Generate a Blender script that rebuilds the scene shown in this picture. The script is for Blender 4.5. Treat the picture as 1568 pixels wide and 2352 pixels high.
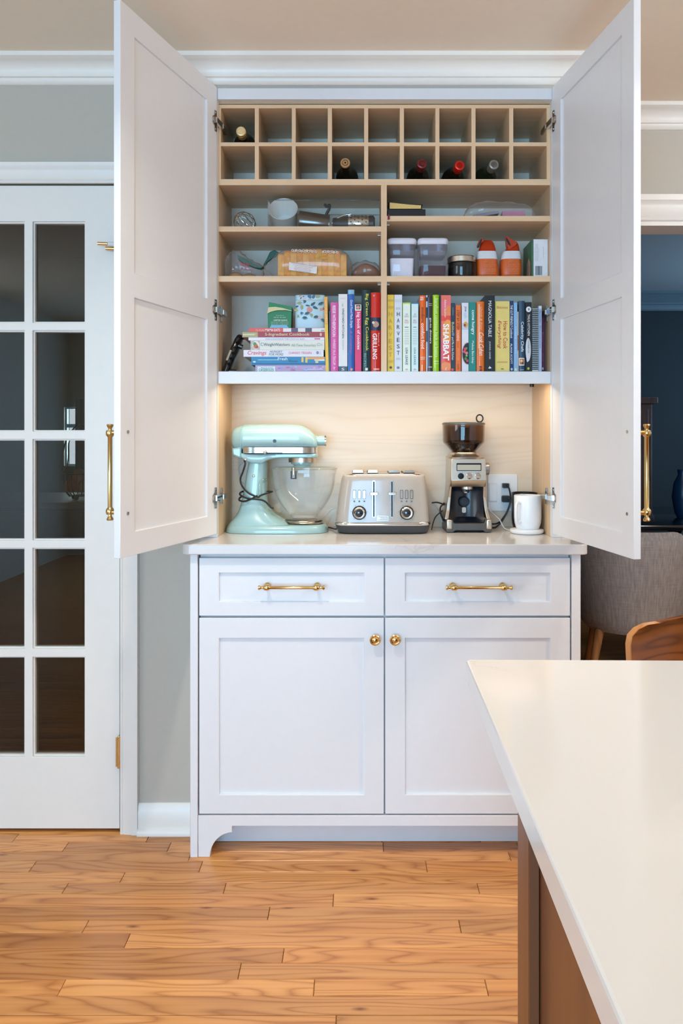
import bpy, bmesh, math, random
from mathutils import Vector, Matrix
random.seed(7)
scene = bpy.context.scene
for o in list(bpy.data.objects):
    bpy.data.objects.remove(o)
COL = scene.collection

# ------------------------------------------------------------------ camera
F, VX, VY, CH = 1820.0, 821.0, 1000.0, 1.233      # focal length (px), vanishing point (px), camera height (m)
cam_d = bpy.data.cameras.new('camera')
cam = bpy.data.objects.new('camera', cam_d)
COL.objects.link(cam)
cam.location = (0, 0, CH)
cam.rotation_euler = (math.pi / 2, 0, 0)
cam_d.sensor_fit = 'VERTICAL'
cam_d.sensor_height = 36.0
cam_d.lens = F / 2352 * 36.0
cam_d.shift_x = -(VX - 784) / 2352
cam_d.shift_y = -(1176 - VY) / 2352
cam_d.clip_start = 0.02
scene.camera = cam

# ------------------------------------------------------------------ world, daylight, exposure
world = bpy.data.worlds.new('world')
scene.world = world
world.use_nodes = True
world.node_tree.nodes['Background'].inputs[0].default_value = (0.62, 0.80, 1.0, 1)
world.node_tree.nodes['Background'].inputs[1].default_value = 1.6

def area_light(name, loc, rot, sx, sy, power, color):
    d = bpy.data.lights.new(name, 'AREA')
    d.shape = 'RECTANGLE'
    d.size, d.size_y = sx, sy
    d.energy = power
    d.color = color
    o = bpy.data.objects.new(name, d)
    o.location = loc
    o.rotation_euler = rot
    COL.objects.link(o)
    return o

# daylight entering by the rear patio door added for low daylight, the side window and the dining room window
area_light('daylight_added_patio_door', (-0.9, -3.32, 1.06), (math.pi / 2, 0, 0), 2.3, 1.95, 180, (0.29, 0.64, 1.0))
area_light('daylight_side_window', (-3.12, -0.6, 1.55), (math.pi / 2, 0, -math.pi / 2), 1.6, 1.2, 36, (0.84, 0.92, 1.0))
area_light('daylight_dining_window', (3.9, 5.0, 1.6), (math.pi / 2, 0, math.pi / 2), 1.1, 1.2, 36, (0.45, 0.72, 1.0))
area_light('daylight_study_window', (-1.78, 5.28, 1.25), (-math.pi / 2, 0, 0), 0.22, 0.36, 7, (0.6, 0.85, 1.0))
CAN_POWER, CAN_COLOR = 5.0, (1.0, 0.94, 0.84)
ADDED_PENDANT_POWER, ADDED_PENDANT_COLOR = 1.2, (1.0, 0.85, 0.68)  # pendants added out of view as ceiling light
ADDED_FLUSH_POWER, ADDED_FLUSH_COLOR = 68, (1.0, 0.96, 0.92)  # added lamp out of view, fills ceiling and upper doors
LED_POWER, LED_COLOR = 2.1, (1.0, 0.84, 0.64)

vs = scene.view_settings
vs.view_transform = 'Standard'
vs.look = 'None'
vs.gamma = 1.0
vs.use_curve_mapping = False
vs.exposure = 0.02
scene.cycles.max_bounces = 10
scene.cycles.diffuse_bounces = 5
scene.cycles.transparent_max_bounces = 24
scene.cycles.sample_clamp_indirect = 6.0
scene.cycles.caustics_reflective = False
scene.cycles.caustics_refractive = False

# ------------------------------------------------------------------ helpers
def S(Y): return F / Y
def PX(px, Y): return (px - VX) * Y / F
def PZ(py, Y): return CH - (py - VY) * Y / F

def lin(h):
    h = h.lstrip('#')
    out = []
    for i in (0, 2, 4):
        c = int(h[i:i + 2], 16) / 255
        out.append(c / 12.92 if c <= 0.04045 else ((c + 0.055) / 1.055) ** 2.4)
    return (out[0], out[1], out[2], 1.0)

MATS = {}
def new_mat(name):
    m = bpy.data.materials.new(name)
    m.use_nodes = True
    nt = m.node_tree
    b = nt.nodes['Principled BSDF']
    MATS[name] = m
    return m, nt, b

def node(nt, t, **kw):
    n = nt.nodes.new(t)
    for k, v in kw.items():
        if k in n.inputs.keys():
            n.inputs[k].default_value = v
        else:
            setattr(n, k, v)
    return n

def coords(nt, scale=(1, 1, 1), kind='Object', rnd=False):
    tc = node(nt, 'ShaderNodeTexCoord')
    mp = node(nt, 'ShaderNodeMapping')
    mp.inputs['Scale'].default_value = scale
    src = tc.outputs[kind]
    if rnd:
        oi = node(nt, 'ShaderNodeObjectInfo')
        mul = node(nt, 'ShaderNodeMath', operation='MULTIPLY')
        mul.inputs[1].default_value = 37.0
        nt.links.new(oi.outputs['Random'], mul.inputs[0])
        cb = node(nt, 'ShaderNodeCombineXYZ')
        for k in range(3):
            nt.links.new(mul.outputs[0], cb.inputs[k])
        ad = node(nt, 'ShaderNodeVectorMath', operation='ADD')
        nt.links.new(src, ad.inputs[0]); nt.links.new(cb.outputs[0], ad.inputs[1])
        src = ad.outputs[0]
    nt.links.new(src, mp.inputs['Vector'])
    return mp.outputs['Vector']

def paint(name, hexc, rough=0.45, metal=0.0, var=0.03, bump=0.0, nscale=40, spec=0.5, coat=0.0, emit=None):
    """plain procedural paint / plastic / metal: base colour with faint noise mottling"""
    if name in MATS: return MATS[name]
    m, nt, b = new_mat(name)
    c = lin(hexc)
    v = coords(nt)
    n = node(nt, 'ShaderNodeTexNoise')
    n.inputs['Scale'].default_value = nscale
    n.inputs['Detail'].default_value = 3
    nt.links.new(v, n.inputs['Vector'])
    r = node(nt, 'ShaderNodeValToRGB')
    r.color_ramp.elements[0].position = 0.3
    r.color_ramp.elements[1].position = 0.7
    r.color_ramp.elements[0].color = tuple(max(0, x * (1 - var)) for x in c[:3]) + (1,)
    r.color_ramp.elements[1].color = tuple(min(1, x * (1 + var)) for x in c[:3]) + (1,)
    nt.links.new(n.outputs['Fac'], r.inputs['Fac'])
    nt.links.new(r.outputs['Color'], b.inputs['Base Color'])
    b.inputs['Roughness'].default_value = rough
    b.inputs['Metallic'].default_value = metal
    b.inputs['Specular IOR Level'].default_value = spec
    if coat:
        b.inputs['Coat Weight'].default_value = coat
        b.inputs['Coat Roughness'].default_value = 0.08
    if bump:
        bp = node(nt, 'ShaderNodeBump')
        bp.inputs['Strength'].default_value = bump
        bp.inputs['Distance'].default_value = 0.002
        nt.links.new(n.outputs['Fac'], bp.inputs['Height'])
        nt.links.new(bp.outputs[0], b.inputs['Normal'])
    if emit:
        b.inputs['Emission Color'].default_value = c
        b.inputs['Emission Strength'].default_value = emit
    return m

def wood(name, light, dark, axis='X', fine=60, along=2.2, rings=7, ring_mix=0.35, rough=0.4, contrast=0.5,
         use_obj_color=False, rnd=True, coat=0.0, knots=False, distort=5.0):
    if name in MATS: return MATS[name]
    m, nt, b = new_mat(name)
    sc = [fine, fine, fine]
    sc['XYZ'.index(axis)] = along
    v = coords(nt, tuple(sc), rnd=rnd)
    n1 = node(nt, 'ShaderNodeTexNoise')
    n1.inputs['Scale'].default_value = 1.0
    n1.inputs['Detail'].default_value = 5
    n1.inputs['Distortion'].default_value = 0.6
    nt.links.new(v, n1.inputs['Vector'])
    sc2 = [rings, rings, rings]
    sc2['XYZ'.index(axis)] = rings * 0.12
    v2 = coords(nt, tuple(sc2), rnd=rnd)
    w = node(nt, 'ShaderNodeTexNoise')
    w.inputs['Scale'].default_value = 1.0
    w.inputs['Detail'].default_value = 1.5
    nt.links.new(v2, w.inputs['Vector'])
    ml = node(nt, 'ShaderNodeMath', operation='MULTIPLY')
    ml.inputs[1].default_value = distort * 2.2
    nt.links.new(w.outputs['Fac'], ml.inputs[0])
    fr = node(nt, 'ShaderNodeMath', operation='PINGPONG')
    fr.inputs[1].default_value = 0.5
    nt.links.new(ml.outputs[0], fr.inputs[0])
    db = node(nt, 'ShaderNodeMath', operation='MULTIPLY')
    db.inputs[1].default_value = 2.0
    nt.links.new(fr.outputs[0], db.inputs[0])
    pw = node(nt, 'ShaderNodeMath', operation='POWER')
    pw.inputs[1].default_value = 3.0
    nt.links.new(db.outputs[0], pw.inputs[0])
    mx = node(nt, 'ShaderNodeMix', data_type='FLOAT')
    mx.inputs[0].default_value = ring_mix
    nt.links.new(n1.outputs['Fac'], mx.inputs[2])
    nt.links.new(pw.outputs[0], mx.inputs[3])
    r = node(nt, 'ShaderNodeValToRGB')
    r.color_ramp.elements[0].position = 0.5 - contrast / 2
    r.color_ramp.elements[1].position = 0.5 + contrast / 2
    r.color_ramp.elements[0].color = lin(light)
    r.color_ramp.elements[1].color = lin(dark)
    nt.links.new(mx.outputs[0], r.inputs['Fac'])
    out = r.outputs['Color']
    if knots:
        v3 = coords(nt, (3.0, 9.0, 3.0), rnd=rnd)
        vo = node(nt, 'ShaderNodeTexVoronoi')
        vo.inputs['Scale'].default_value = 1.6
        nt.links.new(v3, vo.inputs['Vector'])
        rk = node(nt, 'ShaderNodeValToRGB')
        rk.color_ramp.elements[0].position = 0.0
        rk.color_ramp.elements[1].position = 0.11
        rk.color_ramp.elements[0].color = (0.25, 0.16, 0.10, 1)
        rk.color_ramp.elements[1].color = (1, 1, 1, 1)
        nt.links.new(vo.outputs['Distance'], rk.inputs['Fac'])
        mk = node(nt, 'ShaderNodeMix', data_type='RGBA', blend_type='MULTIPLY')
        mk.inputs[0].default_value = 1.0
        nt.links.new(out, mk.inputs[6]); nt.links.new(rk.outputs['Color'], mk.inputs[7])
        out = mk.outputs[2]
    if use_obj_color:
        oi = node(nt, 'ShaderNodeObjectInfo')
        mm = node(nt, 'ShaderNodeMix', data_type='RGBA', blend_type='MULTIPLY')
        mm.inputs[0].default_value = 1.0
        nt.links.new(out, mm.inputs[6]); nt.links.new(oi.outputs['Color'], mm.inputs[7])
        out = mm.outputs[2]
    nt.links.new(out, b.inputs['Base Color'])
    b.inputs['Roughness'].default_value = rough
    if coat:
        b.inputs['Coat Weight'].default_value = coat
        b.inputs['Coat Roughness'].default_value = 0.12
    bp = node(nt, 'ShaderNodeBump')
    bp.inputs['Strength'].default_value = 0.06
    bp.inputs['Distance'].default_value = 0.001
    nt.links.new(n1.outputs['Fac'], bp.inputs['Height'])
    nt.links.new(bp.outputs[0], b.inputs['Normal'])
    return m

def clear(name, tint='#ffffff', rough=0.03, gloss=1.0, edge=0.0, ior=1.45, haze=0.0):
    """thin clear glass or plastic: see-through with a Fresnel reflection, denser at grazing angles; haze = cloudy film"""
    if name in MATS: return MATS[name]
    m, nt, b = new_mat(name)
    nt.nodes.remove(b)
    out = nt.nodes['Material Output']
    tr = node(nt, 'ShaderNodeBsdfTransparent')
    tr.inputs['Color'].default_value = lin(tint)
    gl = node(nt, 'ShaderNodeBsdfGlossy')
    gl.inputs['Roughness'].default_value = rough
    gl.inputs['Color'].default_value = (gloss, gloss, gloss, 1)
    lwf = node(nt, 'ShaderNodeLayerWeight')
    lwf.inputs['Blend'].default_value = 0.5
    p5 = node(nt, 'ShaderNodeMath', operation='POWER')
    p5.inputs[1].default_value = 4.0
    nt.links.new(lwf.outputs['Facing'], p5.inputs[0])
    r0 = ((ior - 1) / (ior + 1)) ** 2
    fr = node(nt, 'ShaderNodeMath', operation='MULTIPLY_ADD')
    fr.inputs[1].default_value = 1 - r0
    fr.inputs[2].default_value = r0
    nt.links.new(p5.outputs[0], fr.inputs[0])
    base = tr.outputs[0]
    if haze or edge:
        df = node(nt, 'ShaderNodeBsdfDiffuse')
        df.inputs['Color'].default_value = lin(tint)
        n = node(nt, 'ShaderNodeTexNoise')
        n.inputs['Scale'].default_value = 60
        nt.links.new(coords(nt), n.inputs['Vector'])
        mu = node(nt, 'ShaderNodeMath', operation='MULTIPLY')
        mu.inputs[1].default_value = max(haze, 0.001) * 2
        nt.links.new(n.outputs['Fac'], mu.inputs[0])
        m2 = node(nt, 'ShaderNodeMath', operation='MULTIPLY_ADD')
        m2.inputs[1].default_value = edge
        nt.links.new(p5.outputs[0], m2.inputs[0])
        nt.links.new(mu.outputs[0], m2.inputs[2])
        mxx = node(nt, 'ShaderNodeMixShader')
        nt.links.new(m2.outputs[0], mxx.inputs[0])
        nt.links.new(base, mxx.inputs[1]); nt.links.new(df.outputs[0], mxx.inputs[2])
        base = mxx.outputs[0]
    mx = node(nt, 'ShaderNodeMixShader')
    nt.links.new(fr.outputs[0], mx.inputs[0])
    nt.links.new(base, mx.inputs[1])
    nt.links.new(gl.outputs[0], mx.inputs[2])
    nt.links.new(mx.outputs[0], out.inputs['Surface'])
    return m

def quartz(name='quartz'):
    if name in MATS: return MATS[name]
    m, nt, b = new_mat(name)
    v = coords(nt, (1.6, 2.2, 1.6))
    n = node(nt, 'ShaderNodeTexNoise')
    n.inputs['Scale'].default_value = 1.2
    n.inputs['Detail'].default_value = 7
    n.inputs['Roughness'].default_value = 0.62
    n.inputs['Distortion'].default_value = 1.2
    nt.links.new(v, n.inputs['Vector'])
    r = node(nt, 'ShaderNodeValToRGB')
    e = r.color_ramp.elements
    e[0].position = 0.0; e[0].color = lin('#d6d2cf')
    e[1].position = 1.0; e[1].color = lin('#d6d2cf')
    for p, c in ((0.488, '#d6d2cf'), (0.50, '#c8c1ba'), (0.512, '#d6d2cf')):
        k = e.new(p); k.color = lin(c)
    nt.links.new(n.outputs['Fac'], r.inputs['Fac'])
    # veins fade in and out
    n2 = node(nt, 'ShaderNodeTexNoise')
    n2.inputs['Scale'].default_value = 1.1
    nt.links.new(v, n2.inputs['Vector'])
    r2 = node(nt, 'ShaderNodeValToRGB')
    r2.color_ramp.elements[0].position = 0.52; r2.color_ramp.elements[1].position = 0.68
    nt.links.new(n2.outputs['Fac'], r2.inputs['Fac'])
    mx = node(nt, 'ShaderNodeMix', data_type='RGBA')
    nt.links.new(r2.outputs['Color'], mx.inputs[0])
    mx.inputs[6].default_value = lin('#d6d2cf')
    nt.links.new(r.outputs['Color'], mx.inputs[7])
    nt.links.new(mx.outputs[2], b.inputs['Base Color'])
    b.inputs['Roughness'].default_value = 0.13
    return m

WHITE = paint('cabinet_white', '#e4e4e6', 0.32, var=0.008)
TRIM = paint('trim_white', '#e8e4dd', 0.35, var=0.008)
WALLP = paint('wall_greige', '#bcb5a9', 0.75, var=0.012, nscale=90, bump=0.05)
KWALL = paint('kitchen_wall_bounce_white', '#e2dfd8', 0.6, var=0.01)  # unseen walls made whiter to bounce more light into the room
CEIL = paint('ceiling_paint', '#f1e4d2', 0.8, var=0.01)
MAPLE = wood('maple', '#dfc3a0', '#cfae88', 'X', fine=45, along=1.6, rings=3.0, ring_mix=0.30, rough=0.42, contrast=0.75, rnd=False)
MAPLE_V = wood('maple_upright', '#d9bd9a', '#c8a782', 'Z', fine=70, along=1.6, rings=3.5, ring_mix=0.2, rough=0.42, contrast=0.8, rnd=False)
MAPLE_E = wood('maple_edge', '#efcda6', '#ddb48b', 'X', fine=120, along=2.0, rings=5, ring_mix=0.2, rough=0.4, contrast=0.7, rnd=True)
MAPLE_EZ = wood('maple_edge_upright', '#efcda6', '#ddb48b', 'Z', fine=120, along=2.0, rings=5, ring_mix=0.2, rough=0.4, contrast=0.7, rnd=True)
PLY = wood('birch_back', '#ecdcc6', '#dfc7aa', 'X', fine=5, along=1.2, rings=5.5, ring_mix=0.38, rough=0.38, contrast=1.1, rnd=False, distort=9.0)
BACKV = wood('pale_back', '#e9e0d2', '#ddd0bd', 'Z', fine=40, along=1.2, rings=3.0, ring_mix=0.2, rough=0.42, contrast=0.9, rnd=False)
BRASS = paint('brass', '#dcbd80', 0.2, 1.0, var=0.02)
CHROME = paint('chrome', '#dcdcdc', 0.08, 1.0, var=0.01)
NICKEL = paint('nickel', '#b9b2a8', 0.22, 1.0, var=0.02)
STEEL = paint('brushed_steel', '#cdbfae', 0.30, 1.0, var=0.03)
BLACK = paint('black_plastic', '#17191c', 0.35, var=0.02)
RUBBER = paint('black_cord', '#1b1c1f', 0.5, var=0.02)
DARKMETAL = paint('dark_metal', '#2a2a2c', 0.35, 0.9, var=0.02)
PAPER = paint('paper', '#ece4d2', 0.8, var=0.05, nscale=220)
WHITEP = paint('white_plastic', '#f0f0f0', 0.3, var=0.01)
QUARTZ = quartz()

class MB:
    """collects shapes in world space; build() links them as one mesh object"""
    def __init__(self):
        self.v, self.f, self.fm, self.mats = [], [], [], []
        self.M = Matrix.Identity(4)
    def mi(self, m):
        if m not in self.mats: self.mats.append(m)
        return self.mats.index(m)
    def add(self, vs_, fs_, m):
        k = len(self.v); i = self.mi(m)
        self.v += [self.M @ Vector(p) for p in vs_]
        for f in fs_:
            self.f.append([k + a for a in f]); self.fm.append(i)
        return self
    def box(self, x0, x1, y0, y1, z0, z1, m):
        if x0 > x1: x0, x1 = x1, x0
        if y0 > y1: y0, y1 = y1, y0
        if z0 > z1: z0, z1 = z1, z0
        vs_ = [(x, y, z) for z in (z0, z1) for y in (y0, y1) for x in (x0, x1)]
        return self.add(vs_, [(0, 2, 3, 1), (4, 5, 7, 6), (0, 1, 5, 4), (1, 3, 7, 5), (3, 2, 6, 7), (2, 0, 4, 6)], m)
    def prism(self, poly, a0, a1, axis, m):
        """polygon (two coordinates in the order of the remaining axes) extruded along axis"""
        n = len(poly); vs_ = []
        for a in (a0, a1):
            for (p, q) in poly:
                vs_.append({'X': (a, p, q), 'Y': (p, a, q), 'Z': (p, q, a)}[axis])
        fs_ = [tuple(range(n - 1, -1, -1)), tuple(range(n, 2 * n))]
        for i in range(n):
            j = (i + 1) % n
            fs_.append((i, j, n + j, n + i))
        return self.add(vs_, fs_, m)
    def loft(self, secs, m, cap=True, closed=True):
        n = len(secs[0]); vs_ = [p for s in secs for p in s]; fs_ = []
        for k in range(len(secs) - 1):
            for i in range(n if closed else n - 1):
                j = (i + 1) % n
                fs_.append((k * n + i, k * n + j, (k + 1) * n + j, (k + 1) * n + i))
        if cap:
            fs_.append(tuple(range(n - 1, -1, -1)))
            b = (len(secs) - 1) * n
            fs_.append(tuple(range(b, b + n)))
        return self.add(vs_, fs_, m)
    def lathe(self, prof, origin, m, axis='Z', n=24, cap=True, sy=1.0):
        """prof: list of (radius, height)"""
        secs = []
        o = Vector(origin)
        for (r, h) in prof:
            ring = []
            for i in range(n):
                a = 2 * math.pi * i / n
                c, s = r * math.cos(a), r * math.sin(a) * sy
                p = {'Z': (c, s, h), 'Y': (c, h, s), 'X': (h, c, s)}[axis]
                ring.append(o + Vector(p))
            secs.append(ring)
        return self.loft(secs, m, cap=cap)
    def cyl(self, p0, p1, r0, m, r1=None, n=16):
        p0, p1 = Vector(p0), Vector(p1)
        r1 = r0 if r1 is None else r1
        d = (p1 - p0).normalized()
        u = d.orthogonal().normalized(); w = d.cross(u)
        secs = [[p + (u * math.cos(2 * math.pi * i / n) + w * math.sin(2 * math.pi * i / n)) * r for i in range(n)]
                for p, r in ((p0, r0), (p1, r1))]
        return self.loft(secs, m)
    def tube(self, pts, r, m, n=8, closed=False, smooth=4):
        pts = [Vector(p) for p in pts]
        if smooth: pts = catmull(pts, smooth, closed)
        secs = []; N = len(pts); u = None
        for i, p in enumerate(pts):
            a = pts[(i - 1) % N] if (i or closed) else p
            b = pts[(i + 1) % N] if (i < N - 1 or closed) else p
            d = (b - a).normalized() if (b - a).length > 1e-9 else Vector((0, 0, 1))
            if u is None: u = d.orthogonal().normalized()
            u = (u - d * u.dot(d))
            u = u.normalized() if u.length > 1e-6 else d.orthogonal().normalized()
            w = d.cross(u)
            rr = r[i * (len(r) - 1) // max(1, N - 1)] if isinstance(r, (list, tuple)) else r
            secs.append([p + (u * math.cos(2 * math.pi * k / n) + w * math.sin(2 * math.pi * k / n)) * rr for k in range(n)])
        if closed: secs.append(secs[0])
        return self.loft(secs, m, cap=not closed)
    def sphere(self, c, r, m, n=14, sz=1.0):
        prof = [(max(1e-4, r * math.sin(math.pi * k / n)), -r * sz * math.cos(math.pi * k / n)) for k in range(n + 1)]
        return self.lathe(prof, c, m, n=n + 4)
    def build(self, name, parent=None, bevel=0.0, smooth=True, label=None, cat=None, group=None, kind=None, segs=2, angle=35):
        bm = bmesh.new()
        c = Vector(((min(p.x for p in self.v) + max(p.x for p in self.v)) / 2,
                    (min(p.y for p in self.v) + max(p.y for p in self.v)) / 2,
                    min(p.z for p in self.v)))
        bv = [bm.verts.new(p - c) for p in self.v]
        for f, i in zip(self.f, self.fm):
            try:
                ff = bm.faces.new([bv[a] for a in f]); ff.material_index = i; ff.smooth = smooth
            except ValueError:
                pass
        bmesh.ops.remove_doubles(bm, verts=bm.verts, dist=1e-6)
        bmesh.ops.recalc_face_normals(bm, faces=bm.faces)
        if bevel:
            es = [e for e in bm.edges if len(e.link_faces) == 2 and e.calc_face_angle(0) > math.radians(angle)]
            bm.normal_update()
            norms = {tuple(round(c, 3) for c in ff.normal) for ff in bm.faces}
            norms = [Vector(n_) for n_ in norms] if len(norms) < 40 else []
            bmesh.ops.bevel(bm, geom=es, offset=bevel, offset_type='OFFSET', segments=segs, profile=0.5,
                            affect='EDGES', clamp_overlap=True)
            bm.normal_update()
            for ff in bm.faces:
                ff.smooth = smooth and not any(ff.normal.dot(n_) > 0.9995 for n_ in norms)
        me = bpy.data.meshes.new(name)
        flags = [ff.smooth for ff in bm.faces]
        bm.to_mesh(me); bm.free()
        for m in self.mats: me.materials.append(m)
        if smooth:
            me.set_sharp_from_angle(angle=math.radians(40))
            me.polygons.foreach_set('use_smooth', flags)
        return link(name, me, c, parent, label, cat, group, kind)

WLOC = {}
def link(name, me, world_loc, parent=None, label=None, cat=None, group=None, kind=None):
    o = bpy.data.objects.new(name, me)
    COL.objects.link(o)
    WLOC[o.name] = Vector(world_loc)
    if parent is not None:
        o.parent = parent
        o.location = Vector(world_loc) - WLOC[parent.name]
    else:
        o.location = world_loc
    if label: o['label'] = label
    if cat: o['category'] = cat
    if group: o['group'] = group
    if kind: o['kind'] = kind
    return o

def thing(name, loc, label, cat=None, group=None, kind=None):
    return link(name, None, loc, None, label, cat, group, kind)

def catmull(pts, k=4, closed=False):
    out = []; N = len(pts)
    rng = range(N if closed else N - 1)
    for i in rng:
        p1, p2 = pts[i], pts[(i + 1) % N]
        p0 = pts[i - 1] if (i > 0 or closed) else p1 * 2 - p2
        p3 = pts[(i + 2) % N] if (i + 2 < N or closed) else p2 * 2 - p1
        for j in range(k):
            t = j / k
            out.append(0.5 * ((2 * p1) + (p2 - p0) * t + (2 * p0 - 5 * p1 + 4 * p2 - p3) * t * t + (3 * p1 - p0 - 3 * p2 + p3) * t ** 3))
    if not closed: out.append(pts[-1])
    return out

def interp(rows, k=4):
    """smoothly interpolate a table of equal-length tuples"""
    return [tuple(v) for v in _cat_rows(rows, k)]
def _cat_rows(rows, k):
    out = []; N = len(rows)
    for i in range(N - 1):
        p1, p2 = rows[i], rows[i + 1]
        p0 = rows[i - 1] if i else [2 * a - b for a, b in zip(p1, p2)]
        p3 = rows[i + 2] if i + 2 < N else [2 * b - a for a, b in zip(p1, p2)]
        for j in range(k):
            t = j / k
            out.append([0.5 * (2 * b + (c - a) * t + (2 * a - 5 * b + 4 * c - d) * t * t + (3 * b - a - 3 * c + d) * t ** 3)
                        for a, b, c, d in zip(p0, p1, p2, p3)])
    out.append(list(rows[-1]))
    return out

def sellipse(cx, cy, a, b, n=2.6, k=24):
    out = []
    for i in range(k):
        t = 2 * math.pi * i / k
        c, s = math.cos(t), math.sin(t)
        out.append((cx + a * math.copysign(abs(c) ** (2 / n), c), cy + b * math.copysign(abs(s) ** (2 / n), s)))
    return out

def rrect(x0, x1, y0, y1, r, k=4):
    """rounded rectangle polygon"""
    out = []
    for cx, cy, a0 in ((x1 - r, y1 - r, 0), (x0 + r, y1 - r, 90), (x0 + r, y0 + r, 180), (x1 - r, y0 + r, 270)):
        for i in range(k + 1):
            a = math.radians(a0 + 90 * i / k)
            out.append((cx + r * math.cos(a), cy + r * math.sin(a)))
    return out

_dg = None
def text(mb, s, origin, right, up, w, h, m, depth=0.0004, bold=0.0, shear=0.0, spacing=1.0):
    """flat lettering fitted into a w x h box centred on origin"""
    cu = bpy.data.curves.new('t', 'FONT')
    cu.body = s; cu.size = 1.0; cu.resolution_u = 2; cu.offset = bold; cu.shear = shear
    cu.align_x = 'CENTER'; cu.space_character = spacing; cu.space_line = 0.85
    ob = bpy.data.objects.new('t', cu)
    COL.objects.link(ob)
    dg = bpy.context.evaluated_depsgraph_get()
    me = bpy.data.meshes.new_from_object(ob.evaluated_get(dg))
    bpy.data.objects.remove(ob); bpy.data.curves.remove(cu)
    if not me.vertices:
        return
    xs = [v.co.x for v in me.vertices]; ys = [v.co.y for v in me.vertices]
    x0, x1, y0, y1 = min(xs), max(xs), min(ys), max(ys)
    R, U = Vector(right).normalized(), Vector(up).normalized()
    N = R.cross(U)
    o = Vector(origin) + N * depth
    vs_ = [o + R * (((v.co.x - x0) / (x1 - x0) - 0.5) * w) + U * (((v.co.y - y0) / max(1e-6, y1 - y0) - 0.5) * h) for v in me.vertices]
    mb.add(vs_, [tuple(p.vertices) for p in me.polygons], m)
    bpy.data.meshes.remove(me)

def flat(mb, pts, m):
    mb.add(pts, [tuple(range(len(pts)))], m)

def gridplate(mb, us, zs, solid, t0, t1, m, skip_edge=False):
    """a flat plate of merged cells with openings, in the plane (u, z), thickness t0..t1 along y"""
    nu, nz = len(us) - 1, len(zs) - 1
    ok = lambda i, j: 0 <= i < nu and 0 <= j < nz and solid(i, j)
    for i in range(nu):
        for j in range(nz):
            if not ok(i, j): continue
            a, b, c, d = us[i], us[i + 1], zs[j], zs[j + 1]
            q = lambda *p: mb.add(list(p), [(0, 1, 2, 3)], m)
            q((a, t0, c), (b, t0, c), (b, t0, d), (a, t0, d))
            q((a, t1, c), (a, t1, d), (b, t1, d), (b, t1, c))
            if not ok(i - 1, j): q((a, t0, c), (a, t0, d), (a, t1, d), (a, t1, c))
            if not ok(i + 1, j): q((b, t0, c), (b, t1, c), (b, t1, d), (b, t0, d))
            if not ok(i, j - 1): q((a, t0, c), (a, t1, c), (b, t1, c), (b, t0, c))
            if not ok(i, j + 1): q((a, t0, d), (b, t0, d), (b, t1, d), (a, t1, d))

def bar(mb, p0, p1, w, h, m, up=(0, 0, 1)):
    """rectangular bar between two points"""
    p0, p1 = Vector(p0), Vector(p1)
    d = (p1 - p0).normalized(); u = Vector(up)
    s = d.cross(u).normalized() * (w / 2); t = s.cross(d).normalized() * (h / 2)
    secs = [[p + s + t, p - s + t, p - s - t, p + s - t] for p in (p0, p1)]
    mb.loft(secs, m)

# ------------------------------------------------------------------ room shell
YW, YR, ZC = 2.46, 2.82, 2.395      # left wall plane, right wall plane, ceiling height
XL, XR = -0.489, 0.651              # outer sides of the built-in cabinet
DX0, DX1, DZ = -1.494, -0.7395, 2.010   # french door leaf

mb = MB()
us = [-3.0, DX0 - 0.008, DX1 + 0.008, XL]
zs = [0, DZ + 0.006, ZC]
gridplate(mb, us, zs, lambda i, j: not (i == 1 and j == 0), YW, YW + 0.12, WALLP)
mb.build('wall_left', label='grey painted wall beside the tall cabinet, holding the glazed door', cat='wall', kind='structure', smooth=False)

mb = MB()
mb.box(XL, XR, YW, YW + 0.02, 2.309, ZC, WALLP)
mb.build('wall_header', label='narrow painted band of wall above the tall cabinet', cat='wall', kind='structure', smooth=False)
mb = MB().box(XR - 0.02, XR, YW + 0.0201, YR, 2.309, ZC, WALLP)
mb.build('wall_header_return', label='short wall return above the right side of the tall cabinet', cat='wall', kind='structure', smooth=False)
mb = MB().box(XL - 0.02, XL - 0.0005, YW + 0.1201, YR + 0.12, 0, ZC, WALLP)
mb.build('wall_recess', label='hidden side wall of the cabinet recess', cat='wall', kind='structure', smooth=False)
OX0, OX1, OZ = 0.74, 2.35, 1.995     # opening to the dining room
mb = MB()
gridplate(mb, [XL, OX0, OX1, 4.0], [0, OZ, ZC], lambda i, j: not (i == 1 and j == 0), YR, YR + 0.12, WALLP)
mb.build('wall_right', label='grey wall above the cased opening to the dark dining room', cat='wall', kind='structure', smooth=False)

mb = MB()
gridplate(mb, [-3.12, -2.05, 0.25, 4.12], [0, 0.085, 2.035, ZC], lambda i, j: not (i == 1 and j == 1), -3.37, -3.25, KWALL)
mb.build('wall_rear', label='unseen kitchen wall, whitened for bounce light, with the added patio door behind the photographer', cat='wall', kind='structure', smooth=False)
mb = MB(); mb.M = Matrix(((0, 1, 0, 0), (1, 0, 0, 0), (0, 0, 1, 0), (0, 0, 0, 1)))
gridplate(mb, [-3.25, -1.4, 0.2, YW], [0, 0.95, 2.15, ZC], lambda i, j: not (i == 1 and j == 1), -3.12, -3.0, KWALL)
mb.build('wall_side', label='unseen kitchen side wall, whitened for bounce light, with a window left of the photographer', cat='wall', kind='structure', smooth=False)
mb = MB().box(4.0, 4.12, -3.25, YR, 0, ZC, KWALL)
mb.build('wall_far_right', label='unseen kitchen side wall, whitened for bounce light, right of the photographer', cat='wall', kind='structure', smooth=False)
mb = MB().box(-3.12, 4.12, -3.37, YR, ZC, ZC + 0.08, CEIL)
mb.build('ceiling', label='warm off-white kitchen ceiling', cat='ceiling', kind='structure', smooth=False)

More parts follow.
